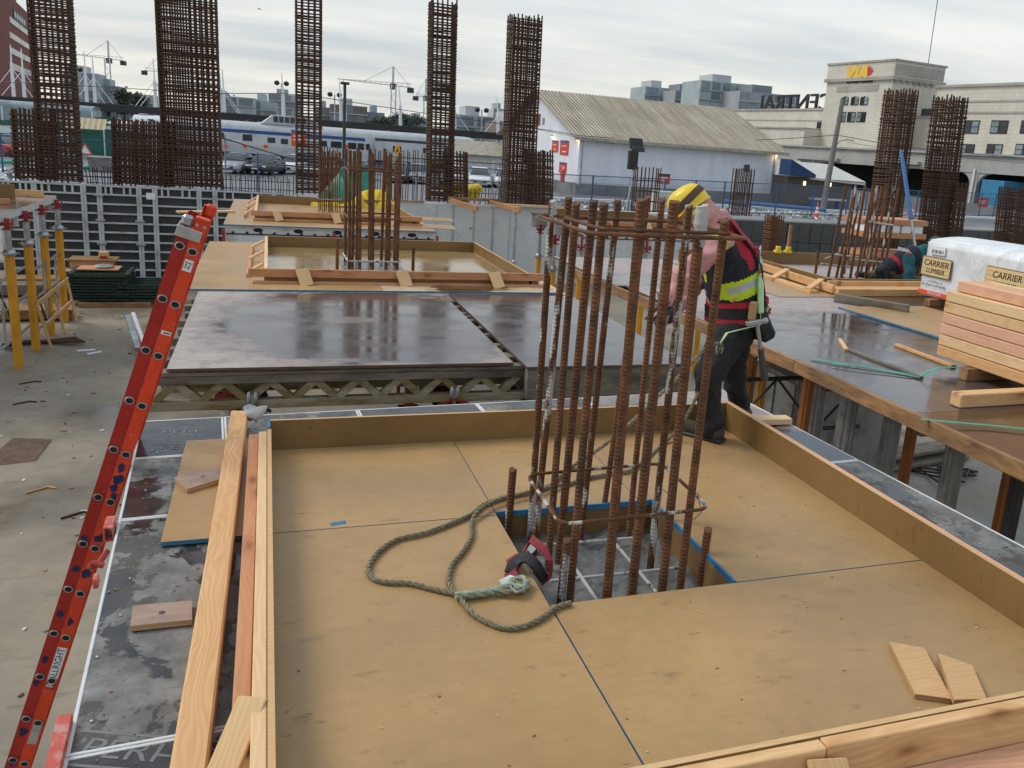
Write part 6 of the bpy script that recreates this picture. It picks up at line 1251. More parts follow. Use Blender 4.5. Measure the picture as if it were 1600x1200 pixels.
p = gz(897, 304)+V3((0, -.8, 0)); tag(MB().sweep([p+V3((0, 0, .9)), p+V3((.02, 0, 1.9)), p+V3((.1, 0, 2.1)), p+V3((-.1, 0, 2.2))], .06, 6).build('white_pipe', M['white'], smooth=True), 'white curved pipe standing on the dock by the shed corner', 'pipe')
# concrete block with red number
p = atd(1042, 310, 50); Mx = face_frame((p.x, p.y, ZS+.9), (1, -.25, 0), (0, 0, 1)); t = thing('concrete_block', 'pale concrete block with a red painted number behind the worker', 'block', (p.x, p.y, ZS))
build_at(Mx, MB().box((-.8, -.9, -.8), (.9, .85, 0)), 'body', M['cwall'], t, .02); text('painted_number', '10100', .5, simple('red_spray_paint', (.42, .05, .06)), Mx@Matrix.Translation((.1, .35, .006)), t, .003)
# ---- site lamps
p = atd(978, 330, 50); p.z = ZS; t = thing('site_floodlight', 'black double floodlight on a thin pole left of the white shed middle', 'floodlight', p); k_ = 50/FPX
top = atd(994, 232, 50)
MB().tube(p, top, .05, 8).build('pole', M['galv'], t, smooth=True); MB().tube(p+V3((.5, .3, 0)), top-V3((0, 0, 1.6)), .03, 6).build('strut', M['darksteel'], t); MB().tube(p+V3((-.4, .3, 0)), top-V3((0, 0, 1.6)), .03, 6).build('strut', M['darksteel'], t)
MB().box((-.42, -.1, -.35), (.42, .1, .3)).build('lamp_head', M['black'], t, .03, M=Matrix.Translation(atd(994, 224, 50))@Matrix.Rotation(R(-25), 4, 'X')); MB().box((-.40, -.1, -.12), (.40, .1, .16)).build('lamp_head', M['dark'], t, .03, M=Matrix.Translation(atd(997, 234, 49.8)))
MB().box((-.30, -.15, -.55), (.28, .15, .55)).build('battery_box', M['black'], t, .03, M=Matrix.Translation(atd(989, 250, 49.8)))
p = atd(1166, 330, 52); p.z = ZS; t = thing('site_floodlight', 'small black floodlight above thin bars in front of the shed right end', 'floodlight', p); MB().tube(p, atd(1166, 268, 52), .04, 6).build('pole', M['galv'], t); MB().box((-.18, -.08, -.22), (.18, .08, .22)).build('lamp_head', M['black'], t, .02, M=Matrix.Translation(atd(1167, 263, 52))@Matrix.Rotation(R(-20), 4, 'X'))
def far_cage(label, px, yb, yt, w, d, nx, sp): 
    b = atd(px, yb, d); b.z = ZS; t_ = atd(px+1, yt, d); tp = V3((b.x, b.y, t_.z)); return cage(label, b, tp, w, .5, nx, 3, sp, .02, .035, M['rust_far'], 'thin far rebar cages', 'rebar_cage', .4)
far_cage('open rebar cage beside the double floodlight', 1006, 330, 272, 1.35, 46, 7, .5); far_cage('open rebar cage under the small floodlight', 1155, 330, 274, 1.0, 46, 6, .6)
# ---- traffic cones
def cone():
    t = thing('traffic_cone', '', 'cone', (0, 0, 0), 'orange traffic cones', local=True)
    MB().box((-.28, -.28, 0), (.28, .28, .05)).build('base', M['black'], t); MB().lathe([(.2, .05), (.05, 1.1), (.06, 1.16), (.04, 1.2)], 14).build('body', M['orange'], t, smooth=40)
    MB().lathe([(.147, .42), (.124, .60)], 14).build('white_band', M['white'], t, smooth=40); MB().lathe([(.106, .72), (.089, .86)], 14).build('white_band', M['white'], t, smooth=40); return t
c0 = None
for px, py, lab in ((1275, 342, 'orange cone standing alone on the street right of the worker'), (1424, 344, 'orange cone between the two tall right-hand cages'), (1559, 350, 'orange cone near the right frame edge'), (184, 268, 'orange and white cone left of the widest cage'), (1419, 337, 'second orange cone behind the blue lifeline'), (1091, 322, 'tiny orange cone near the shed behind the worker')):
    o = cone() if c0 is None else copy_tree(c0); c0 = c0 or o; o.location = gz(px, py); o['label'] = lab
p = gz(160, 268); t = thing('grey_tub', 'grey plastic tub between the far left cages', 'tub', p); MB().lathe([(.9, 0), (1.1, .9), (1.2, .9), (1.2, 1.0)], 4, 0, Matrix.Translation(p)@Matrix.Rotation(R(45), 4, 'Z')).build('body', M['fluted'], t)
for k, (px, py) in enumerate(((736, 300), (705, 297))):
    p = ony(px, py, 28.2); tag(MB().ell(p, (.33, .3, .27), 10, 7).ell(p+V3((.2, 0, .12)), (.2, .2, .17), 8, 6).build('yellow_bag', M['yellow_tarp'], smooth=True), ['yellow bag right of', 'yellow bag half behind'][k]+' the cage beside the shed', 'bag')
# ---- station building
AW = R(-6.7); F0 = gpt(1520, 100); Mf = LF(F0, AW, 0.); Mfi = Mf.inverted()
# local X runs away along the facade, local -Y... the street side is +Y (to the left of X)
def fp_(px, py, off=0.): q = Mfi@onp(px, py, F0+V3((-math.cos(AW), math.sin(AW), 0))*off, AW); return q.x, q.z
M['stone'] = None
def stone(name, a, b, st):
    m, tt, pb = newmat(name); tcx = tt('ShaderNodeTexCoord').outputs['Object']; n1 = tt.noise(tcx, .25, 6, .6); sx_ = tt('ShaderNodeSeparateXYZ', {0: tcx}); uu = tt.math('ADD', tt.math('MULTIPLY', sx_.outputs[1], 1.), tt.math('MULTIPLY', sx_.outputs[0], 1.)); br = tt('ShaderNodeTexBrick', {'Vector': tt('ShaderNodeCombineXYZ', {0: uu, 1: sx_.outputs[2], 2: 0.}).outputs[0], 'Scale': .55, 'Mortar Size': .012, 'Color1': (1, 1, 1, 1), 'Color2': (.93, .93, .93, 1), 'Mortar': (.78, .78, .78, 1)}).outputs['Color']
    sk = tt.ramp(tt.noise(tt.mapping(tcx, (1, 1, .14)), .8, 6, .65), (.52, 0), (.72, 1)); c = tt.mix(1., tt.ramp(n1, (.3, a), (.7, b)), br, 'MULTIPLY'); c = tt.mix(tt.math('MULTIPLY', sk, .4), c, st); setp(tt, pb, color=c, rough=.8); return m
M['stone'] = stone('cream_station_stone', (.58, .54, .455), (.68, .64, .555), (.40, .36, .29)); M['stone_d'] = stone('grey_weathered_stone', (.33, .315, .275), (.48, .455, .40), (.18, .17, .14)); M['stone_g'] = simple('grey_arcade_paint', (.37, .365, .34), .8, 0, .08, .6, dirt=(.27, .26, .24), dscale=.5)
stn = thing('railway_station', 'cream stone railway station with a square tower and a long arcade', 'station', F0)
bf = lambda mb, n, m_, par=None, bevel=0: build_at(Mf, mb, n, m_, stn, bevel, par=par)
x1, zT = fp_(1400, 93); x0, _ = fp_(1297, 97); zC = fp_(1400, 124)[1]; DB = 14.
tw = bf(MB().box((x1, -9.2, -1.4), (x0, 0, zC)), 'tower', M['stone']); bf(MB().box((x1-.35, -9.2-.3, zC+.0), (x0+.35, .35, zC+.45)), 'cornice', M['stone_d'], tw)
bf(MB().box((x1-.1, -9.2, zC+.451), (x0+.1, .1, zT-.15)), 'parapet', M['stone'], tw); bf(MB().box((x1-.25, -9.2-.2, zT-.149), (x0+.25, .25, zT+.1)), 'coping', M['stone_d'], tw)
for k in range(8): y = -.6-k*1.12; bf(MB().box((x1-.22, y-.35, zC-.32), (x1-.002, y+.35, zC-.01)), 'dentil', M['stone_d'], tw)
bf(MB().box((x1-.11, -9.2+.1, zC+.6), (x1-.101, -.1, zT-.5)), 'darker_face', M['stone_d'], tw)  # thin sheet of darker stone over one side of the parapet
a, z1 = fp_(1308, 135); b, z0 = fp_(1372, 141); bf(MB().box((b, .002, min(z0, z1)-.1), (a, .05, max(z0, z1))), 'frieze_band', M['stone_d'], tw)
def fwin(px0, px1, y0, y1, off=0., par=None, arch=False, pale=True, mull=1):
    a, zt_ = fp_((px0+px1)/2, y0, off); _, zb_ = fp_((px0+px1)/2, y1, off); xa = fp_(px0, y0, off)[0]; xb = fp_(px1, y0, off)[0]; lo, hi = min(xa, xb), max(xa, xb)
    if arch: pts = [(lo, off+.02, zb_), (hi, off+.02, zb_), (hi, off+.02, zt_-.3), ((lo+hi)/2, off+.02, zt_), (lo, off+.02, zt_-.3)]; w_ = bf(MB().prism(pts, (0, .04, 0)), 'window', M['black'], par)
    else: w_ = bf(MB().box((lo, off+.015, zb_), (hi, off+.06, zt_)), 'window', M['black'], par)
    wd = (hi-lo)/(mull+1)
    for k in range(mull+1):
        for (za2, zb2) in ((.08, .48), (.54, .9)):
            bf(MB().box((lo+wd*k+.1*wd, off+.061, zb_+(zt_-zb_)*za2), (lo+wd*(k+1)-.1*wd, off+.075, zb_+(zt_-zb_)*zb2)), 'pane', M['glass_pale'] if (k+int(px0)) % 2 else M['glass'], w_)
for a, b in ((1317, 1327), (1331, 1343), (1345.5, 1358)): fwin(a, b, 150, 164.5, 0, tw, True)
for a, b in ((1313, 1322.5), (1325, 1338), (1340, 1354)): fwin(a, b, 175, 191, 0, tw)
M['viayellow'] = simple('sign_yellow', (.85, .52, .06), .45, 0, .05); M['viared'] = simple('sign_red', (.55, .035, .04), .45, 0, .06)
def fsign(body, px, py, h, mat, sx=1., shear=0., off=.12, bold=0.): x, z = fp_(px, py); return text('sign_lettering', body, h, mat, Mf@Matrix(((-1, 0, 0, x), (0, 0, 1, off), (0, 1, 0, z), (0, 0, 0, 1))), stn, .06, sx, shear=shear, bold=bold)
fsign('VIA', 1338, 115.5, 2.5, M['viayellow'], 1.12, .3, bold=.16); fsign('VIA Rail Canada', 1343, 126.5, .8, M['ink'], .95, bold=.02)
x, z = fp_(1358.5, 112.5); lf = [(0, 1), (.22, .62), (.45, .72), (.38, .35), (.8, .45), (.72, .2), (1, .1), (.55, -.3), (.62, -.5), (.1, -.42), (.06, -.95), (-.06, -.95), (-.1, -.42), (-.62, -.5), (-.55, -.3), (-1, .1), (-.72, .2), (-.8, .45), (-.38, .35), (-.45, .72), (-.22, .62)]
bf(MB().prism([(x-.85*u, .06, z+.85*v) for u, v in lf], (0, .1, 0)), 'leaf_emblem', M['viared'])
bf(MB().tube((x1+1, -7, zT), (x1+1.2, -7, zT+9), .05, 5), 'antenna', M['dark'], tw)
# left wing, set-back block, right wing
zL = fp_(1290, 171)[1]; xl = fp_(1125, 180)[0]; bf(MB().box((x0+.002, -DB, -1.4), (xl, -1.0, zL)), 'left_wing', M['stone']); bf(MB().box((x0+.003, -DB, zL+.001), (xl+.2, -.8, zL+.25)), 'coping', M['stone_d'])
zl2 = fp_(1250, 203)[1]; bf(MB().box((x0+.004, -.999, -1.4), (xl, 3.0, zl2)), 'left_aisle', M['stone']); bf(MB().box((x0+.005, -.998, zl2+.001), (xl+.2, 3.2, zl2+.2)), 'coping', M['stone_d']); bf(MB().box((x0+.006, -.999, zL-1.6), (xl, -.94, zL-1.4)), 'string_course', M['stone_d'])
a, z1 = fp_(1270, 176); b, z0 = fp_(1283, 186); bf(MB().box((x0+.2, -.99, zL-2.6), (x0+2.0, -.9, zL-1.7)), 'window', M['black'])
xr, zR = fp_(1466, 133.5); xe = fp_(1760, 120)[0]; rw = bf(MB().box((xe, -DB, -1.4), (xr, 0, zR-.3)), 'right_wing', M['stone']); bf(MB().box((xe, -DB, zR-.299), (xr+.25, .25, zR)), 'coping', M['stone_d'], rw)
for yy in (158, 176): z = fp_(1540, yy)[1]; bf(MB().box((xe, .002, z-.12), (xr+.08, .08, z+.12)), 'string_course', M['stone_d'], rw)
for a, b in ((1507, 1532), (1550, 1577), (1597, 1626)): fwin(a, b, 188, 209, 0, rw)
for a, b in ((1500, 1524), (1543, 1568), (1588, 1614)): fwin(a, b, 225, 243, 0, rw)
zS = fp_(1430, 172)[1]-.6; bf(MB().box((xr+.002, -DB, -1.4), (x1-.002, -5.0, zS)), 'link_block', M['stone']); bf(MB().box((xr+.003, -DB, zS+.001), (x1-.003, -4.8, zS+.25)), 'coping', M['stone_d']); bf(MB().box((xr+1.2, -4.99, -1.4), (xr+3.6, -4.9, zS-3.5)), 'tall_recess', M['stone_d']); bf(MB().box((xr+.6, -5.6, zS+.26), (xr+6.5, -5.0, zS+1.2)), 'roof_plant', M['dark'])
# arcade
OA = 8.; zA1 = fp_(1487, 241, OA)[1]; zA0 = fp_(1440, 264, OA)[1]; xa0 = fp_(1215, 250, OA)[0]; xa1 = fp_(1760, 290, OA)[0]
ar = bf(MB().box((xa1, 3.3, zA0), (xa0, OA, zA1)), 'arcade_lintel', M['stone_g']); bf(MB().box((xa1, 3.3, zA1+.001), (xa0, OA+.3, zA1+.22)), 'arcade_cornice', M['stone_g'], ar); bf(MB().box((xa1, .08, zA1-.25), (xa0, 3.299, zA1-.05)), 'arcade_roof', M['stone_g'], ar)
bf(MB().box((xa1, 1.0, -1.4), (xa0, 1.15, zA0)), 'shaded_back_wall', M['hole'], ar); bf(MB().box((xa1, 1.2, ZS), (xa0, OA+1.5, -1.4)), 'platform', M['dockcon'])  # near-black back wall: the arcade's interior shade is put into its colour
for px in (1268, 1398, 1521, 1680):
    x = fp_(px, 280, OA)[0]; bf(MB().box((x-.45, OA-.7, -1.39), (x+.45, OA-.05, zA0-.002)), 'pier', M['stone_g'], ar)
    for s in (-1, 1):
        pts = [(x+s*.45, OA-.6, zA0-.004), (x+s*2.0, OA-.6, zA0-.004)]+[(x+s*(2.0-1.5*math.sin(R(q_))), OA-.6, zA0-.004-1.3*(1-math.cos(R(q_)))) for q_ in (20, 40, 60, 80, 90)]; bf(MB().prism(pts, (0, .5, 0)), 'arch_haunch', M['stone_g'], ar)
    bf(MB().box((x-.12, OA-.04, -1.39), (x+.12, OA+.12, zA0+.4)), 'downpipe', M['offwhite'], ar)
for a, b, y in ((1246, 1313, 246), (1365, 1440, 251)): xa, z = fp_(a, y, OA); xb = fp_(b, y, OA)[0]; bf(MB().box((min(xa, xb), OA+.01, z-.15), (max(xa, xb), OA+.6, z+.2)), 'ledge', M['stone_g'], ar)
# rooftop letters seen from behind
t = thing('rooftop_letters', 'large dark rooftop letters seen from behind, left of the tower', 'sign', F0); ba = fp_(1182, 165, -4); bb = fp_(1300, 160, -4); zc = (fp_(1262, 158, -4)[1]); hL = fp_(1262, 143, -4)[1]-fp_(1262, 168, -4)[1]
L_ = abs(bb[0]-ba[0]); xm = (ba[0]+bb[0])/2
tm = text('letters', 'CENTRAL', hL*1.45, M['black'], Mf@Matrix.Translation((xm, -4, zc-.3))@Matrix(((1, 0, 0, 0), (0, 0, -1, 0), (0, 1, 0, 0), (0, 0, 0, 1))), t, .15, 1., bold=.02); dx = tm.dimensions.x if tm.dimensions.x else 1; mx = max(v.co.x for v in tm.data.vertices)-min(v.co.x for v in tm.data.vertices); tm.data.transform(Matrix.Diagonal((L_/mx, 1, 1, 1)))
for z in (zc-hL*.62, zc-hL*.85): build_at(Mf, MB().box((min(ba[0], bb[0]), -4.3, z-.12), (max(ba[0], bb[0]), -4.0, z+.12)), 'support_rail', M['dark'], t)
for k in range(8): x = min(ba[0], bb[0])+L_*k/7; build_at(Mf, MB().box((x-.1, -4.3, zL), (x+.1, -4.1, zc-hL*.5)), 'support_post', M['dark'], t)
# kiosk with awnings
p = gz(1225, 321); KX = LF(p, R(82)); M['awn'] = simple('grey_white_canvas', (.58, .565, .53), .7, 0, .08, 1); t = thing('kiosk', 'brown sided kiosk with white and blue awnings between shed and arcade', 'kiosk', p); k_ = 80/FPX
kz = lambda py: zat((p.x+4, p.y), py)-ZS
build_at(KX, MB().box((0, 0, 0), (8.2, 3.5, 2.7)), 'wall', simple('brown_grey_siding', (.145, .12, .095), .7, 0, .2, 1, streak=(.3, .3, 9)), t); build_at(KX, MB().prism([(1.6, -1.2, 2.75), (2.2, 2.0, 4.0), (7.0, 2.0, 3.9), (8.7, -1.2, 2.5), (8.7, -1.2, 2.3), (1.6, -1.2, 2.55)], (0, .06, 0)).prism([(1.6, -1.2, 2.62), (8.7, -1.2, 2.55), (7.0, 2., 3.95), (2.2, 2., 4.0)], (0, 0, .06)), 'white_awning', M['awn'], t)
build_at(KX, MB().prism([(-1.2, -1.6, 2.8), (1.9, -1.6, 2.7), (1.9, -1.6, 3.0), (-1.2, -1.6, 4.2)], (0, 1.5, 0)), 'blue_awning', simple('dark_blue_canvas', (.012, .045, .13), .7, 0, .15), t)
for x in (2.0, 5.2): build_at(KX, MB().box((x, -.06, 1.9), (x+.25, -.002, 2.3)), 'wall_light', M['lampglow'], t)
for k, (px, py, mk, lab) in enumerate(((1234, 318, 'yellow_tarp', 'left yellow bollard before the kiosk'), (1274, 321, 'yellow_tarp', 'right yellow bollard before the kiosk'))):
    q_ = gz(px, py); tag(MB().lathe([(.16, 0), (.16, 1.9), (.08, 2.0)], 10, 0, Matrix.Translation(q_)).build('bollard', M[mk], smooth=40), lab, 'bollard')
p = gz(1280, 325); t = thing('bench_set', 'blue and pale bench beside the right bollard at the kiosk', 'bench', p); MB().box((p.x-1, p.y-.4, ZS+.75), (p.x+2.6, p.y+.4, ZS+.9)).build('seat', M['offwhite'], t); MB().box((p.x-.9, p.y-.3, ZS), (p.x-.3, p.y+.3, ZS+.74)).build('leg', M['bluep'], t); MB().box((p.x+1.9, p.y-.3, ZS), (p.x+2.5, p.y+.3, ZS+.74)).build('leg', M['bluep'], t)
# blue bin container at right
p = atd(1585, 345, 88); tag(MB().box((p.x-2.3, p.y, ZS+.2), (p.x+5, p.y+3, ZS+3.6)).build('container', simple('bright_blue_container', (.03, .20, .36), .5, 0, .1, 1), bevel=.05), 'bright blue container under the arcade at the right frame edge', 'container')
# utility pole and street lamps
b = atd(1292, 292, 74); tp = atd(1317, 154, 74); t = thing('utility_pole', 'leaning grey wooden utility pole in front of the station', 'pole', (b.x, b.y, ZS)); dv = (b-tp).normalized(); b2_ = tp+dv*((tp.z-ZS)/-dv.z)
MB().tube(b2_, tp, .27, 10, .19).build('shaft', simple('grey_pole_wood', (.16, .155, .135), .8, 0, .2, 2), t, smooth=True); q_ = tp.lerp(b2_, .44); MB().sweep([q_, q_+V3((.5, 0, .6)), q_+V3((1.2, 0, .8)), q_+V3((2.0, 0, .75))], .05, 6).build('lamp_arm', M['galv'], t)
b = atd(537, 250, 60); tp = atd(539, 131, 60); t = thing('lamp_post', 'black street lamp post in front of the silver dome car', 'lamp post', (b.x, b.y, ZS)); MB().tube((b.x, b.y, ZS), tp, .13, 8, .10).build('shaft', M['black'], t); MB().box((tp.x-.3, tp.y-.2, tp.z-.05), (tp.x+.3, tp.y+.2, tp.z+.12)).build('lamp_head', M['black'], t)
for k, (px, y0, y1) in enumerate(((523, 148, 205), (753, 172, 215), (117, 108, 160), (440, 130, 190))):
    b = atd(px, y1, 130); tp = atd(px, y0, 130); t = thing('floodlight_mast', ['twin floodlight left of the black lamp post', 'twin floodlight above the glass block', 'twin floodlight by the far left cage', 'twin floodlight between the two cages at left'][k], 'floodlight', (b.x, b.y, ZS), 'twin floodlights over the tracks'); MB().tube((b.x, b.y, ZS), tp, .1, 6).build('shaft', M['galv'], t)
    for s in (-.7, .7): MB().ell(tp+V3((s, 0, 0)), (.42, .4, .38), 8, 6).build('lamp_head', M['black'], t)
def wire(pts, d, label, r=.028): 
    P = [atd(x, y, d) for x, y in pts]; tag(MB().sweep(P, r, 5).build('overhead_wire', M['black']), label, 'wire', 'overhead wires')
wire([(-30, 126), (130, 134), (262, 142), (345, 146), (440, 146), (500, 152), (670, 178), (860, 204), (905, 212), (960, 216)], 64, 'overhead wire sagging from the left frame edge to the white shed'); wire([(835, 201), (900, 214), (960, 225)], 66, 'short lower wire reaching the shed corner', .018)
wire([(1180, 219), (1240, 216), (1308, 211)], 73, 'overhead wire between the shed and the leaning pole'); wire([(1308, 211), (1390, 226), (1460, 235), (1600, 247), (1680, 254)], 73, 'overhead wire from the leaning pole to the right frame edge'); wire([(1325, 222), (1400, 236), (1500, 246), (1680, 262)], 74, 'lower overhead wire right of the leaning pole', .018)
# ---- far town
def facade_mat(name, a, b): return simple(name, a, .6, 0, .12, .15, dirt=b, dscale=.1)
FW = [facade_mat('grey_town_wall', (.36, .37, .38), (.28, .29, .30)), facade_mat('pale_town_wall', (.50, .51, .51), (.40, .41, .42)), facade_mat('brown_town_wall', (.19, .155, .14), (.13, .11, .10)), facade_mat('green_glass_wall', (.36, .42, .43), (.26, .31, .33)), facade_mat('slate_town_wall', (.22, .24, .27), (.15, .17, .19))]
M['townglass'] = simple('blue_grey_town_glass', (.17, .21, .24), .2, 0, .5, .12)
def town(px0, px1, yt, d, wi, label, st=3.3, depth=16, az=None, top=True, name='town_building'):
    b0 = atd(px0, 200, d); w = (px1-px0)*d/FPX; az = AT-R(4) if az is None else az; Mx = LF((b0.x, b0.y), az, ZS); h = zat((b0.x, b0.y), yt) if False else EYE+((163+.0731*px0)-yt)*d/FPX*1.0-ZS
    t = thing(name, label, 'building', (b0.x, b0.y, ZS), 'far town buildings'); n = max(2, int(h/st)); build_at(Mx, MB().box((0, 0, 0), (w, depth, h)), 'wall', FW[wi], t)
    q_ = random.Random(int(px0*7)); cols_ = max(2, int(w/4.2))
    for k in range(max(0, n-7), n):
        z = h-(n-k)*st; build_at(Mx, MB().box((-.3, -.5, z-.15), (w+.3, -.02, z+.25)), 'floor_band', FW[(wi+1) % 2 if wi != 2 else 1], t)
        for c in range(cols_):
            xa = w*c/cols_+.35; xb = w*(c+1)/cols_-.35
            if q_.random() < .86: build_at(Mx, MB().box((xa, -.12, z+.45), (xb-q_.uniform(0, .8), -.01, z+st-.35)), 'window', M['townglass'] if q_.random() < .75 else FW[3], t)
    if top: build_at(Mx, MB().box((w*.25, 2, h), (w*.6, depth-3, h+2.6)), 'roof_house', FW[1 if wi == 3 else (wi+4) % 5], t)
    return t
for a in ((104, 152, 114, 330, 3, 'glass apartment block right of the far left cage'), (150, 185, 134, 340, 4, 'low slate block left of the palm-like tree'), (186, 236, 146, 330, 0, 'low grey block behind the masts'), (346, 396, 151, 300, 1, 'pale low office right of the widest cage'), (392, 430, 158, 310, 3, 'low glass office left of the white mast'), (420, 468, 148, 420, 4, 'slate hillside block left of the slim cage'), (492, 520, 168, 340, 4, 'low slate block left of the lamp post'), (516, 572, 164, 330, 2, 'brown apartment block right of the lamp post'), (572, 600, 176, 350, 4, 'narrow slate block left of the tower crane'), (712, 776, 180, 240, 3, 'glass block right of the cage beside the shed'), (776, 830, 190, 220, 2, 'brown low block behind the cage touching the shed'), (770, 790, 171, 420, 1, 'white round topped tower above the glass block'), (1003, 1052, 139, 330, 3, 'left stepped condo block above the shed roof'), (1050, 1092, 145, 320, 0, 'middle condo block above the shed roof'), (1088, 1180, 130, 300, 3, 'big terraced condo block left of the rooftop letters'), (1150, 1250, 146, 290, 0, 'right condo terrace behind the rooftop letters'), (640, 668, 186, 400, 4, 'small slate block among the trees left of the cage')): town(*a, top=a[0] not in (186, 346))
# brick tower at the left
AB = R(-7.5); B0 = gpt(10, 190); Mb = LF(B0, AB, 0.); Mbi = Mb.inverted()
m, tt, pb = newmat('red_brick'); tcx = tt('ShaderNodeTexCoord').outputs['Object']; setp(tt, pb, color=tt.ramp(tt.noise(tcx, .5, 5, .6), (.3, (.16, .045, .032)), (.7, (.25, .075, .052))), rough=.85); M['brick'] = m
bt = thing('brick_tower', 'stepped red brick office tower at the left frame edge', 'building', B0); bb_ = lambda mb, n, m_: build_at(Mb, mb, n, m_, bt)
def bp(px, py): q_ = Mbi@onp(px, py, B0, AB); return q_.x, q_.z
for k, (px, yt) in enumerate(((43, 20), (48, 47), (53, 71), (60, 95))): x, _ = bp(px, yt); z = bp(px, yt)[1]; xp = 0 if k == 0 else bp((43, 48, 53)[k-1], 50)[0]; bb_(MB().box((xp, 0, ZS), (x, 22, z)), 'wall', M['brick'])
zz0 = bp(20, 10)[1]; x, z = bp(34, 16); bb_(MB().prism([(bp(20, 10)[0], .5, z-1), (x, .5, z-1), ((x+bp(20, 10)[0])/2, .5, bp(26, 2)[1]+2)], (0, 4, 0)), 'gable', M['brick']); bb_(MB().box((-26, 0.4, ZS), (-.01, 20, bp(10, 6)[1])), 'front_wall', M['brick'])
M['bandwin'] = simple('pale_window_band', (.47, .45, .38), .3, 0, .15, .6)
for ya, yb in ((25, 34), (49, 58), (72.5, 82), (96.5, 107)):
    za, zb_ = bp(14, ya)[1], bp(14, yb)[1]; xe_ = {25: 43, 49: 47, 72.5: 51.5, 96.5: 56.5}[ya]; xm = (bp(14, ya)[0]+bp(xe_, 60)[0])/2
    for a, b in ((bp(14, ya)[0], xm-.5), (xm+.5, bp(xe_, 60)[0])): bb_(MB().box((a, -.15, zb_), (b, -.02, za)), 'window_band', M['bandwin'])
x, z = bp(20, 19.5); x2, _ = bp(39, 30); bb_(MB().box((x, -.2, z-1.6), (x2, -.02, z+1.0)), 'dark_sign', M['dark'])
for k in range(5): bb_(MB().box((x+1.2+k*(x2-x-2)/5, -.26, z-.9), (x+1.2+(k+.6)*(x2-x-2)/5, -.21, z+.4)), 'pale_letter_block', M['offwhite'])
# cranes
def crane(px, ym, yb, d, ja, jb, label, tip=0.):
    b = atd(px, yb, d); tp = atd(px, ym, d); w = .8*d/300; t = thing('tower_crane', label, 'crane', (b.x, b.y, ZS), 'tower cranes over the town')
    mb = MB()
    for sx in (-w, w):
        for sy in (-w, w): mb.bar((b.x+sx, b.y+sy, ZS), (b.x+sx, b.y+sy, tp.z), .28, .28, (0, 1, 0))
    n = int((tp.z-ZS)/(2.6*w))
    for k in range(n): z0 = ZS+(tp.z-ZS)*k/n; z1 = ZS+(tp.z-ZS)*(k+1)/n; s = 1 if k % 2 else -1; mb.bar((b.x-s*w, b.y-w, z0), (b.x+s*w, b.y-w, z1), .2, .2, (0, 1, 0))
    mb.build('mast', M['offwhite'], t); A = atd(*ja, d); B_ = atd(*jb, d); J = MB(); J.bar(A, B_, .35, .35, (0, 1, 0)); J.bar(A, B_+V3((0, 0, 1.6)), .2, .2, (0, 1, 0)); dv = B_-A
    for k in range(14): p0 = A+dv*(k/14); h = 1.6*k/14; J.bar(p0, p0+dv/28+V3((0, 0, h)), .15, .15, (0, 1, 0))
    J.build('jib', M['offwhite'], t); ap = tp+V3((0, 0, 7*d/330)); MB().bar(tp, ap, .8, .8, (0, 1, 0)).build('apex', M['offwhite'], t); MB().bar(ap, A.lerp(B_, .35), .12, .12, (0, 1, 0)).bar(ap, B_, .12, .12, (0, 1, 0)).build('tie_rod', M['dark'], t)
    MB().box((B_.x-1.5, B_.y-.8, B_.z-2.2), (B_.x+1.2, B_.y+.8, B_.z-.1)).build('counterweight', M['dark'], t); MB().box((tp.x-1.2, tp.y-1, tp.z-1.8), (tp.x+1.4, tp.y+1, tp.z+.6)).build('cab', M['dark'], t)
crane(170, 93, 140, 420, (102, 83), (193, 95), 'tower crane left of the widest cage'); crane(614, 133, 190, 360, (527, 123), (642, 137), 'tower crane in the middle of the skyline'); crane(665, 152, 190, 420, (690, 156), (650, 150), 'distant crane behind the cage beside the shed'); crane(254, 113, 160, 420, (285, 116), (226, 110), 'orange-white crane left of the widest cage')
# trees
M['leaf'] = simple('winter_foliage', (.055, .07, .05), .8, 0, .45, .5); M['bark'] = simple('bark', (.08, .065, .05), .85)
def tree(px, yt, yb, d, w, label, seed):
    b = atd(px, yb, d); q_ = random.Random(seed); zt_ = EYE+((163+.0731*px)-yt)*d/FPX; t = thing('tree', label, 'tree', (b.x, b.y, ZS), 'trees on the skyline'); h = zt_-ZS; mb = MB(); mb.tube((b.x, b.y, ZS), (b.x, b.y, ZS+h*.8), .4, 6, .12)
    cl = []
    for k in range(9): a = q_.uniform(0, 6.3); z = ZS+h*q_.uniform(.35, .85); e = V3((b.x+math.cos(a)*w*.35*q_.random(), b.y+math.sin(a)*w*.3, z+h*.08)); mb.bar((b.x, b.y, z-h*.1), e, .15, .15, (0, 1, 0)); cl.append(e)
    mb.build('trunk', M['bark'], t); lv = MB()
    for c in cl+[V3((b.x, b.y, zt_-h*.1))]:
        for k in range(150):
            p_ = c+V3((q_.gauss(0, w*.17), q_.gauss(0, w*.15), q_.gauss(0, h*.07))); s = q_.uniform(.25, .6); u = V3((q_.uniform(-1, 1), q_.uniform(-1, 1), q_.uniform(-1, 1))).normalized(); v = u.orthogonal().normalized(); lv.add([p_+u*s, p_+v*s*.7, p_-u*s, p_-v*s*.7], [(0, 1, 2, 3)])
    me = lv.mesh('crown', fix=False); me.materials.append(M['leaf']); put('crown', me, t)
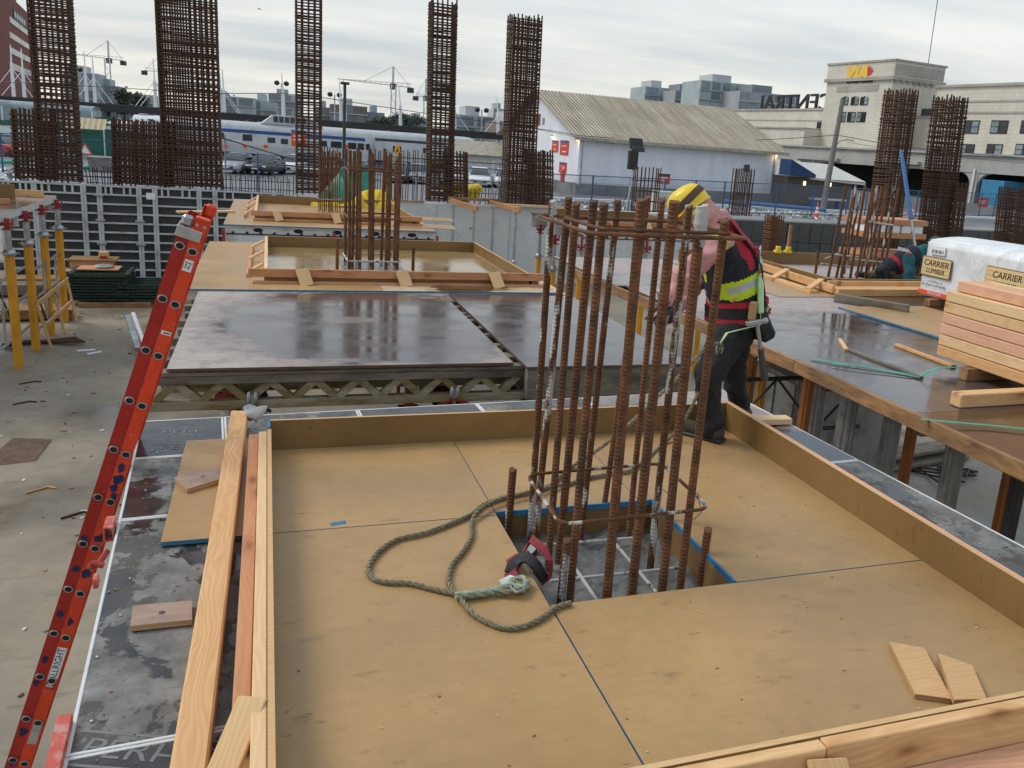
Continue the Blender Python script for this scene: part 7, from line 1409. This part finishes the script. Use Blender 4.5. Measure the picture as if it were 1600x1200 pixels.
for k, (px, yt, d, w, lab) in enumerate(((196, 145, 250, 5, 'dark rounded tree right of the far left cage'), (218, 149, 260, 5, 'dark tree in front of the low grey block'), (603, 186, 300, 10, 'dark tree left of the tower crane mast'), (628, 180, 330, 9, 'dark tree right of the tower crane mast'), (645, 182, 340, 10, 'dark bushy tree left of the cage beside the shed'), (590, 188, 300, 8, 'small dark tree right of the brown apartment block'), (352, 148, 330, 7, 'tree top behind the pale office'))): tree(px, yt, 200, d, w, lab, k)
rg_ = atd(405, 14, 80); t = thing('gull', 'small gull in the sky right of the widest cage', 'bird', rg_); MB().add([rg_+V3((-.35, 0, .12)), rg_+V3((0, .1, 0)), rg_+V3((.35, 0, -.1)), rg_+V3((0, -.1, .02))], [(0, 1, 2, 3)]).build('wings', M['dark'], t); MB().ell(rg_, (.08, .22, .07), 8, 6).build('body', M['dark'], t)
# ================================================================ workers
def cap(mb, a, b, ra, rb):
    a, b = V3(a), V3(b); mb.tube(a, b, ra, 14, rb); mb.ell(a, (ra,)*3, 14, 9); mb.ell(b, (rb,)*3, 14, 9)
def skinned(mb, name, mats, parent, vox=.012, it=5, keyf=None, fold=0.):
    me0 = mb.mesh('tmp'); o = bpy.data.objects.new('tmp', me0); C.objects.link(o)
    r_ = o.modifiers.new('r', 'REMESH'); r_.mode = 'VOXEL'; r_.voxel_size = vox; s_ = o.modifiers.new('s', 'SMOOTH'); s_.iterations = it; s_.factor = .6
    if fold:
        tx = bpy.data.textures.new('folds', 'CLOUDS'); tx.noise_scale = .09; d_ = o.modifiers.new('d', 'DISPLACE'); d_.texture = tx; d_.strength = fold; d_.mid_level = .5; d_.texture_coords = 'LOCAL'
    bpy.context.view_layer.update(); me = bpy.data.meshes.new_from_object(o.evaluated_get(bpy.context.evaluated_depsgraph_get())); bpy.data.objects.remove(o)
    me.name = name; me.materials.clear()
    for m_ in (mats if isinstance(mats, list) else [mats]): me.materials.append(m_)
    if keyf:
        for p in me.polygons: p.material_index = keyf(p.center, p.normal)
    me.polygons.foreach_set('use_smooth', [True]*len(me.polygons)); return put(name, me, parent)
def cloth(name, col, var=.3, sc=9): return simple(name, col, .85, 0, var, sc, bmp=.35)
M['skin'] = simple('skin', (.50, .27, .19), .55, 0, .1, 8); M['pink'] = cloth('faded_pink_fleece', (.56, .27, .255), .22, 6); M['navy'] = cloth('navy_black_vest', (.016, .018, .030)); M['trouser'] = cloth('black_work_trousers', (.012, .0125, .014), .35); M['lime'] = cloth('lime_hi_vis', (.55, .72, .02), .08); M['silverband'] = simple('silver_reflective', (.50, .52, .53), .4, .2, .1); M['vestred'] = cloth('red_harness_web', (.42, .018, .035), .15)
M['hat'] = simple('yellow_helmet', (.78, .56, .02), .35, 0, .05, 5); M['hatband'] = simple('brown_helmet_band', (.075, .035, .022), .7, 0, .2, 9); M['boot'] = cloth('brown_black_boot', (.055, .042, .034)); M['glove'] = cloth('black_glove', (.03, .03, .034)); M['palegreen'] = simple('pale_green_pack', (.50, .72, .38), .5, 0, .1, 12); M['teal'] = cloth('teal_jacket', (.012, .10, .115), .3); M['khaki'] = cloth('khaki_trousers', (.16, .115, .06), .3); M['pouch'] = cloth('black_leather_pouch', (.018, .017, .017), .4)
def hand(mb, wrist, dirv, palmn, side, curl=.9):
    d = V3(dirv).normalized(); n = V3(palmn); n = (n-d*n.dot(d)).normalized(); s = d.cross(n)*side; w = V3(wrist)
    cap(mb, w, w+d*.05, .026, .030); mb.ell(w+d*.055, (.04, .04, .045), 10, 8)
    for k, (o_, L) in enumerate(((-.032, .062), (-.011, .072), (.011, .068), (.031, .054))):
        p0 = w+d*.085+s*o_; a1 = curl*.4; p1 = p0+(d*math.cos(a1)+n*math.sin(a1))*L*.45; a2 = curl*1.1; p2 = p1+(d*math.cos(a2)+n*math.sin(a2))*L*.33; a3 = curl*1.7; p3 = p2+(d*math.cos(a3)+n*math.sin(a3))*L*.27
        cap(mb, p0-d*.02, p0, .0115, .0105); cap(mb, p0, p1, .0105, .0095); cap(mb, p1, p2, .0095, .009); cap(mb, p2, p3, .009, .008)
    t0 = w+d*.025-s*.035; t1 = t0+(d*.7-s*.6+n*.4).normalized()*.038; cap(mb, t0, t1, .013, .011); cap(mb, t1, t1+(d*.9-s*.1+n*.5).normalized()*.03, .011, .009)
Y_ = ony
pel, chs, nck, hd = Y_(1148, 500, 4.24), Y_(1139, 408, 4.22), Y_(1117, 354, 4.20), Y_(1081, 328, 4.17)
fwd = V3((-.85, .53, 0)); lft = V3((-.53, -.85, 0))
lsh, rsh = chs.lerp(nck, .62)+lft*.17-V3((0, 0, .0)), chs.lerp(nck, .62)-lft*.17
lel, lwr = Y_(1070, 432, 3.98), Y_(1042, 474, 3.98); rel, rwr = Y_(1094, 436, 4.42), Y_(1052, 486, 4.25)
lhip, rhip = pel+lft*.09-V3((0, 0, .05)), pel-lft*.09-V3((0, 0, .05))
lkn, lan = Y_(1104, 586, 4.04), V3((2.40, 4.06, .10)); rkn, ran = Y_(1146, 580, 4.40), V3((2.80, 4.42, .08))
w1 = thing('person', 'worker in a yellow helmet, pink hoodie and dark hi-vis vest, bending behind the near bars', 'person', (2.5, 4.2, 0))
b_ = MB(); cap(b_, pel, chs, .125, .13); cap(b_, chs, nck, .13, .075); cap(b_, nck, hd, .055, .06)
hf = (fwd*.8-V3((0, 0, .6))).normalized(); hu = (V3((0, 0, 1))-hf*hf.z).normalized()
b_.ell(hd+hu*.01, (.074, .074, .10), 14, 10); b_.ell(hd+hf*.05-hu*.03, (.055, .055, .075), 12, 9); cap(b_, hd+hf*.085+hu*.0, hd+hf*.112-hu*.022, .012, .015)
for s in (-1, 1): b_.ell(hd+lft*s*.078-hf*.0-hu*.01, (.018, .018, .03), 8, 6); b_.ell(hd+hf*.082+lft*s*.03+hu*.02, (.012, .012, .010), 8, 6)
cap(b_, hd+hf*.095-hu*.055+lft*.02, hd+hf*.095-hu*.055-lft*.02, .009, .009)
for s_, e_, w_ in ((lsh, lel, lwr), (rsh, rel, rwr)): cap(b_, s_, e_, .05, .042); cap(b_, e_, w_, .040, .028)
for h_, k_2, a_ in ((lhip, lkn, lan), (rhip, rkn, ran)): cap(b_, h_, k_2, .075, .055); cap(b_, k_2, a_, .052, .038); cap(b_, a_, a_+fwd*.05-V3((0, 0, .03)), .034, .022)
hand(b_, lwr, lwr-lel, fwd, 1); hand(b_, rwr, rwr-rel, fwd, -1)
skinned(b_, 'body', M['skin'], w1, .010, 3)
h_ = MB(); cap(h_, pel+V3((0, 0, .06)), chs, .150, .155); cap(h_, chs, nck, .155, .10)
for s_, e_, w_ in ((lsh, lel, lwr), (rsh, rel, rwr)): cap(h_, s_, e_, .070, .058); cap(h_, e_, w_.lerp(e_, .06), .058, .044); cap(h_, chs.lerp(nck, .6), s_, .10, .072)
cap(h_, nck, hd-hf*.03-hu*.03, .088, .086); cap(h_, hd-hf*.03-hu*.02, hd+hf*.01+hu*.0, .084, .080); cap(h_, nck-hf*.02, hd+hf*.035-hu*.10, .075, .062)
skinned(h_, 'hoodie', M['pink'], w1, .011, 3, fold=.055)
v_ = MB(); cap(v_, pel+V3((0, 0, .09)), chs, .162, .170); cap(v_, chs, chs.lerp(nck, .72), .170, .125); cap(v_, lsh.lerp(chs, .55)+V3((0, 0, .0)), lsh, .10, .072); cap(v_, rsh.lerp(chs, .55), rsh, .10, .072)
ax_ = (nck-pel).normalized(); Lx = (nck-pel).length
def vkey(c, n):
    u = (c-pel).dot(ax_)/Lx; q_ = (c-(pel+ax_*(c-pel).dot(ax_))); a = q_.dot(lft); back = -q_.dot(fwd)
    if .30 < u < .50 and back > .015: return 2 if .375 < u < .45 else 1
    if .5 <= u < .62 and abs(a-.05) < .014 and back < 0: return 1
    if .33 < u < .50 and abs(a-.13) < .02: return 1
    if u > .66 and back > .02 and abs(a) < .075: return 3
    if u > .88 and back > -.03: return 3 if abs(a) < .12 else 1
    if u > .55 and .06 < abs(a) < .10 and back > .05: return 3
    return 0
skinned(v_, 'vest', [M['navy'], M['lime'], M['silverband'], M['vestred']], w1, .009, 4, vkey, .012)
t_ = MB(); cap(t_, pel+V3((0, 0, .05)), pel-V3((0, 0, .04)), .158, .150)
for h2, k2, a2 in ((lhip, lkn, lan), (rhip, rkn, ran)): cap(t_, h2, k2, .108, .082); cap(t_, k2, a2+V3((0, 0, .02)), .080, .066); cap(t_, a2+V3((0, 0, .04)), a2-V3((0, 0, .03)), .068, .072)
skinned(t_, 'trousers', M['trouser'], w1, .013, 4, fold=.045)
def band(c, axis, ra, rb, w, t, mat, name, a0=0, a1=360):
    axis = V3(axis).normalized(); x = (lft-axis*lft.dot(axis)).normalized(); y = axis.cross(x); n = 28
    ribbon([V3(c)+x*ra*math.cos(R(a0+(a1-a0)*k/n))+y*rb*math.sin(R(a0+(a1-a0)*k/n)) for k in range(n+1)], w, t, name, mat, w1, axis)
band(pel+V3((0, 0, .115)), (-.1, .06, 1), .175, .176, .035, .012, M['vestred'], 'red_belt'); band(pel+V3((0, 0, .065)), (-.1, .06, 1), .178, .176, .06, .014, M['pouch'], 'tool_belt'); band(pel+V3((0, 0, .02)), (-.1, .06, 1), .176, .174, .03, .012, M['vestred'], 'lower_red_belt')
for s in (-1, 1):
    P = [pel+lft*s*.10-fwd*.165+V3((0, 0, .12)), chs+lft*s*.055-fwd*.182, chs.lerp(nck, .5)+lft*s*.04-fwd*.165, nck+lft*s*.085-fwd*.07+V3((0, 0, .055)), nck+lft*s*.11+fwd*.07]
    ribbon(P, .042, .008, 'harness_strap', M['pouch'] if s > 0 else M['vestred'], w1, lft)
dr = chs.lerp(nck, .30)-fwd*.195
MB().sweep([dr+lft*.035*math.cos(a)+V3((0, 0, .045*math.sin(a))) for a in [k*.571 for k in range(11)]], .006, 6, True).build('dorsal_ring', M['galv'], w1, smooth=True); MB().box((-.05, -.01, -.045), (.05, .01, .045)).build('dorsal_pad', M['vestred'], w1, .01, M=Matrix.Translation(dr+fwd*.02)@Matrix.Rotation(R(58), 4, 'Z'))
MB().sweep([dr-V3((0, 0, .02)), dr-fwd*.02-V3((0, 0, .06)), dr-fwd*.015-V3((0, 0, .10)), dr+lft*.03-fwd*.01-V3((0, 0, .06)), dr+lft*.02-V3((0, 0, .01))], .011, 6).build('snap_hook', M['offwhite'], w1, smooth=True)
pk = ony(1149, 420, 4.0); pk2 = ony(1140, 482, 3.98); pk = V3((pk.x, pk.y+.0, pk.z))
MB().bar(dr-fwd*.02-V3((0, 0, .12))+lft*.01, dr-fwd*.045-V3((0, 0, .33))+lft*.055, .062, .035, fwd).build('shock_pack', M['palegreen'], w1, .008); e0 = dr-fwd*.045-V3((0, 0, .33))+lft*.055
ribbon([e0, e0+V3((.0, -.01, -.06)), ony(1136, 520, 4.03), hook+V3((0, 0, .03))], .03, .004, 'lime_tail', M['palegreen'], w1, lft)
MB().sweep([hook+V3((.02*math.cos(a), 0, .035*math.sin(a))) for a in [k*.6283 for k in range(10)]], .006, 6, True).build('carabiner', M['galv'], w1, smooth=True)
# helmet
Hm = Matrix.Translation(hd+hu*.035)@Matrix.Scale(.86, 4)@Matrix(((lft.x, hf.x, hu.x, 0), (lft.y, hf.y, hu.y, 0), (lft.z, hf.z, hu.z, 0), (0, 0, 0, 1)))
prof = [(.120, -.03), (.121, 0), (.117, .04), (.102, .08), (.07, .108), (.03, .118), (.001, .119)]
hb = MB(); hb.lathe(prof, 28, 0, Matrix.Diagonal((.95, 1.12, 1, 1))); n0 = [(R(a)) for a in range(20, 161, 10)]
hb.add([(.113*math.cos(a)*r2, .134*math.sin(a)*r2+(0 if r2 == 1 else .005), -.026-(.008 if r2 > 1 else 0)) for r2 in (1., 1.28) for a in n0], [(k, k+1, len(n0)+k+1, len(n0)+k) for k in range(len(n0)-1)])
hb.lathe([(.118, -.036), (.128, -.034), (.128, -.026), (.118, -.024)], 28, 0, Matrix.Diagonal((.95, 1.12, 1, 1)))
hb.build('helmet', M['hat'], w1, smooth=50, M=Hm)
hb2 = MB(); hb2.lathe([(.1235, -.004), (.1225, .022), (.1175, .044), (.1155, .044), (.1195, .022), (.1205, -.004)], 28, 0, Matrix.Rotation(R(-14), 4, 'X')@Matrix.Diagonal((.96, 1.13, 1, 1))); hb2.build('helmet_band', M['hatband'], w1, smooth=50, M=Hm)
MB().box((-.02, -.075, -.075), (.02, -.045, -.02)).build('green_earplug_cord', M['lime'], w1, .006, M=Hm@Matrix.Translation((.10, .06, 0)))
for sd_, wr, el in ((1, lwr, lel), (-1, rwr, rel)):
    g_ = MB(); hand(g_, wr, wr-el, fwd, sd_); cap(g_, wr-(wr-el).normalized()*.03, wr+(wr-el).normalized()*.01, .042, .036); 
    for i in range(len(g_.v)): pass
    skinned(g_, 'glove', M['glove'], w1, .0055, 2)
for a2, yaw_ in ((lan, -20), (ran, 5)):
    bo = MB(); fd = (Matrix.Rotation(R(yaw_), 3, 'Z')@fwd).normalized(); z0 = a2-V3((0, 0, a2.z-(.0 if a2.y < 4.2 else -.02))); cap(bo, a2+V3((0, 0, .03)), V3((a2.x, a2.y, z0.z+.055)), .058, .052); cap(bo, V3((a2.x, a2.y, z0.z+.05))-fd*.04, V3((a2.x, a2.y, z0.z+.045))+fd*.16, .048, .042); 
    skinned(bo, 'boot', M['boot'], w1, .008, 3); sl = MB(); c0_ = V3((a2.x, a2.y, z0.z+.012))+fd*.06; sl.bar(c0_-fd*.15, c0_+fd*.145, .095, .022); sl.build('boot_sole', M['black'], w1, .01)
# pouch and hammer
pc = ony(1190, 505, 4.10)
pm = MB(); pm.bar(pc+V3((-.06, 0, .07)), pc+V3((.03, -.02, -.09)), .10, .13, (0, 1, 0)); pm.build('tool_pouch', M['pouch'], w1, .02)
for k, (dx, dz, m_) in enumerate(((.0, .12, 'bluep'), (.03, .10, 'signwood'), (.055, .085, 'redcast'), (.07, .06, 'galv'))): MB().tube(pc+V3((dx-.05, -.02+.02*k, 0)), pc+V3((dx, -.03+.02*k, dz)), .009, 6).build('hand_tool', M[m_], w1)
hm0, hm1 = ony(1183, 505, 3.96), ony(1195, 594, 3.96)
MB().tube(hm0, hm0.lerp(hm1, .5), .011, 8).build('hammer_shaft', M['galv'], w1); MB().tube(hm0.lerp(hm1, .45), hm1, .017, 8, .021).build('hammer_grip', M['dark'], w1, smooth=True); MB().bar(hm0+V3((-.07, 0, -.005)), hm0+V3((.045, 0, .012)), .028, .026).ell(hm0+V3((.05, 0, .013)), (.02, .02, .02), 8, 6).build('hammer_head', M['galv'], w1, .005)
MB().box((-.024, -.015, -.055), (.024, .015, .055)).build('brown_holder', M['ply_edge'], w1, .01, M=Matrix.Translation(ony(1176, 486, 4.03)))
MB().bar(ony(1031, 452, 3.97), ony(1036, 480, 3.97), .03, .05, (0, 1, 0)).build('hand_grinder', M['galv'], w1, .008)
# second worker, kneeling behind the wrapped package
w2 = thing('person', 'kneeling worker in a teal jacket and dark harness beside the wrapped package', 'person', (8.5, 9.6, 0))
p2, c2, n2, h2 = Y_(1390, 424, 9.7), Y_(1424, 402, 9.65), Y_(1446, 392, 9.6), Y_(1462, 386, 9.58); s2a, e2, wr2 = Y_(1420, 404, 9.45), Y_(1421, 424, 9.38), Y_(1419, 446, 9.35); s2b, e2b, wr2b = Y_(1440, 400, 9.85), Y_(1448, 420, 9.8), Y_(1450, 440, 9.75)
kn, an = V3((p2.x+.36, 9.55, .07)), V3((p2.x-.05, 9.8, .07)); kn2, an2 = V3((p2.x+.30, 9.85, .07)), V3((p2.x-.1, 10.05, .07))
b2m = MB(); cap(b2m, p2, c2, .11, .12); cap(b2m, c2, n2, .12, .07); cap(b2m, n2, h2, .055, .06); b2m.ell(h2, (.08, .08, .10), 12, 9); f2 = V3((.8, -.1, -.6)).normalized(); b2m.ell(h2+f2*.06, (.05, .05, .06), 10, 8); cap(b2m, h2+f2*.10, h2+f2*.12-V3((0, 0, .02)), .012, .013)
for a, b, c in ((s2a, e2, wr2), (s2b, e2b, wr2b)): cap(b2m, a, b, .05, .042); cap(b2m, b, c, .04, .028); hand(b2m, c, c-b, (1, 0, 0), 1)
for k2, a2 in ((kn, an), (kn2, an2)): cap(b2m, p2, k2, .08, .055); cap(b2m, k2, a2, .052, .04); cap(b2m, a2, a2-V3((.12, 0, .0)), .036, .03)
skinned(b2m, 'body', M['skin'], w2, .016, 3)
j2 = MB(); cap(j2, p2+V3((.03, 0, .03)), c2, .14, .155); cap(j2, c2, n2, .15, .10)
for a, b, c in ((s2a, e2, wr2), (s2b, e2b, wr2b)): cap(j2, a, b, .085, .075); cap(j2, b, c+V3((0, 0, .03)), .075, .06)
skinned(j2, 'jacket', M['teal'], w2, .018, 4, fold=.04)
v2 = MB(); cap(v2, p2+V3((.02, 0, .05)), c2+V3((-.01, 0, .01)), .158, .165); skinned(v2, 'harness_vest', [M['navy'], M['vestred']], w2, .018, 4, lambda c, n: 1 if abs((c-p2).dot((c2-p2).normalized())-.12) < .03 else 0)
tr2 = MB(); cap(tr2, p2, p2-V3((0, 0, .03)), .145, .14)
for k2, a2 in ((kn, an), (kn2, an2)): cap(tr2, p2-V3((0, 0, .05)), k2, .11, .08); cap(tr2, k2, a2, .08, .065)
skinned(tr2, 'trousers', M['khaki'], w2, .018, 4, fold=.04)
hb = MB(); hb.lathe([(r_*1.02, z) for r_, z in prof], 20, 0, Matrix.Translation(h2+V3((0, 0, .03)))@Matrix.Rotation(R(25), 4, 'Y')); hb.build('helmet', M['dkgreen'], w2, smooth=50)
for k, (a2) in enumerate((an, an2)): bo = MB(); cap(bo, a2, a2-V3((.16, 0, -.01)), .05, .045); skinned(bo, 'boot', M['boot'], w2, .014, 3)
pm = MB().bar(Y_(1376, 416, 9.5), Y_(1384, 436, 9.48), .16, .16, (0, 1, 0)); pm.build('tool_pouch', M['pouch'], w2, .03)
ribbon([Y_(1403, 388, 9.5), Y_(1418, 392, 9.45), Y_(1428, 404, 9.42)], .05, .01, 'white_strap', M['silverband'], w2, (0, .4, 1)); MB().ell(Y_(1419, 396, 9.42), (.03, .02, .03), 8, 6).build('red_tag', M['redsign'], w2)
for z_ in (0,): MB().sweep([Y_(1384, 436, 9.4), Y_(1388, 442, 9.38), Y_(1386, 449, 9.36)], .012, 6).build('snap_hook', M['galv'], w2)
for o in list(C.objects):
    for k in ('local', 'placed'):
        if k in o: del o[k]
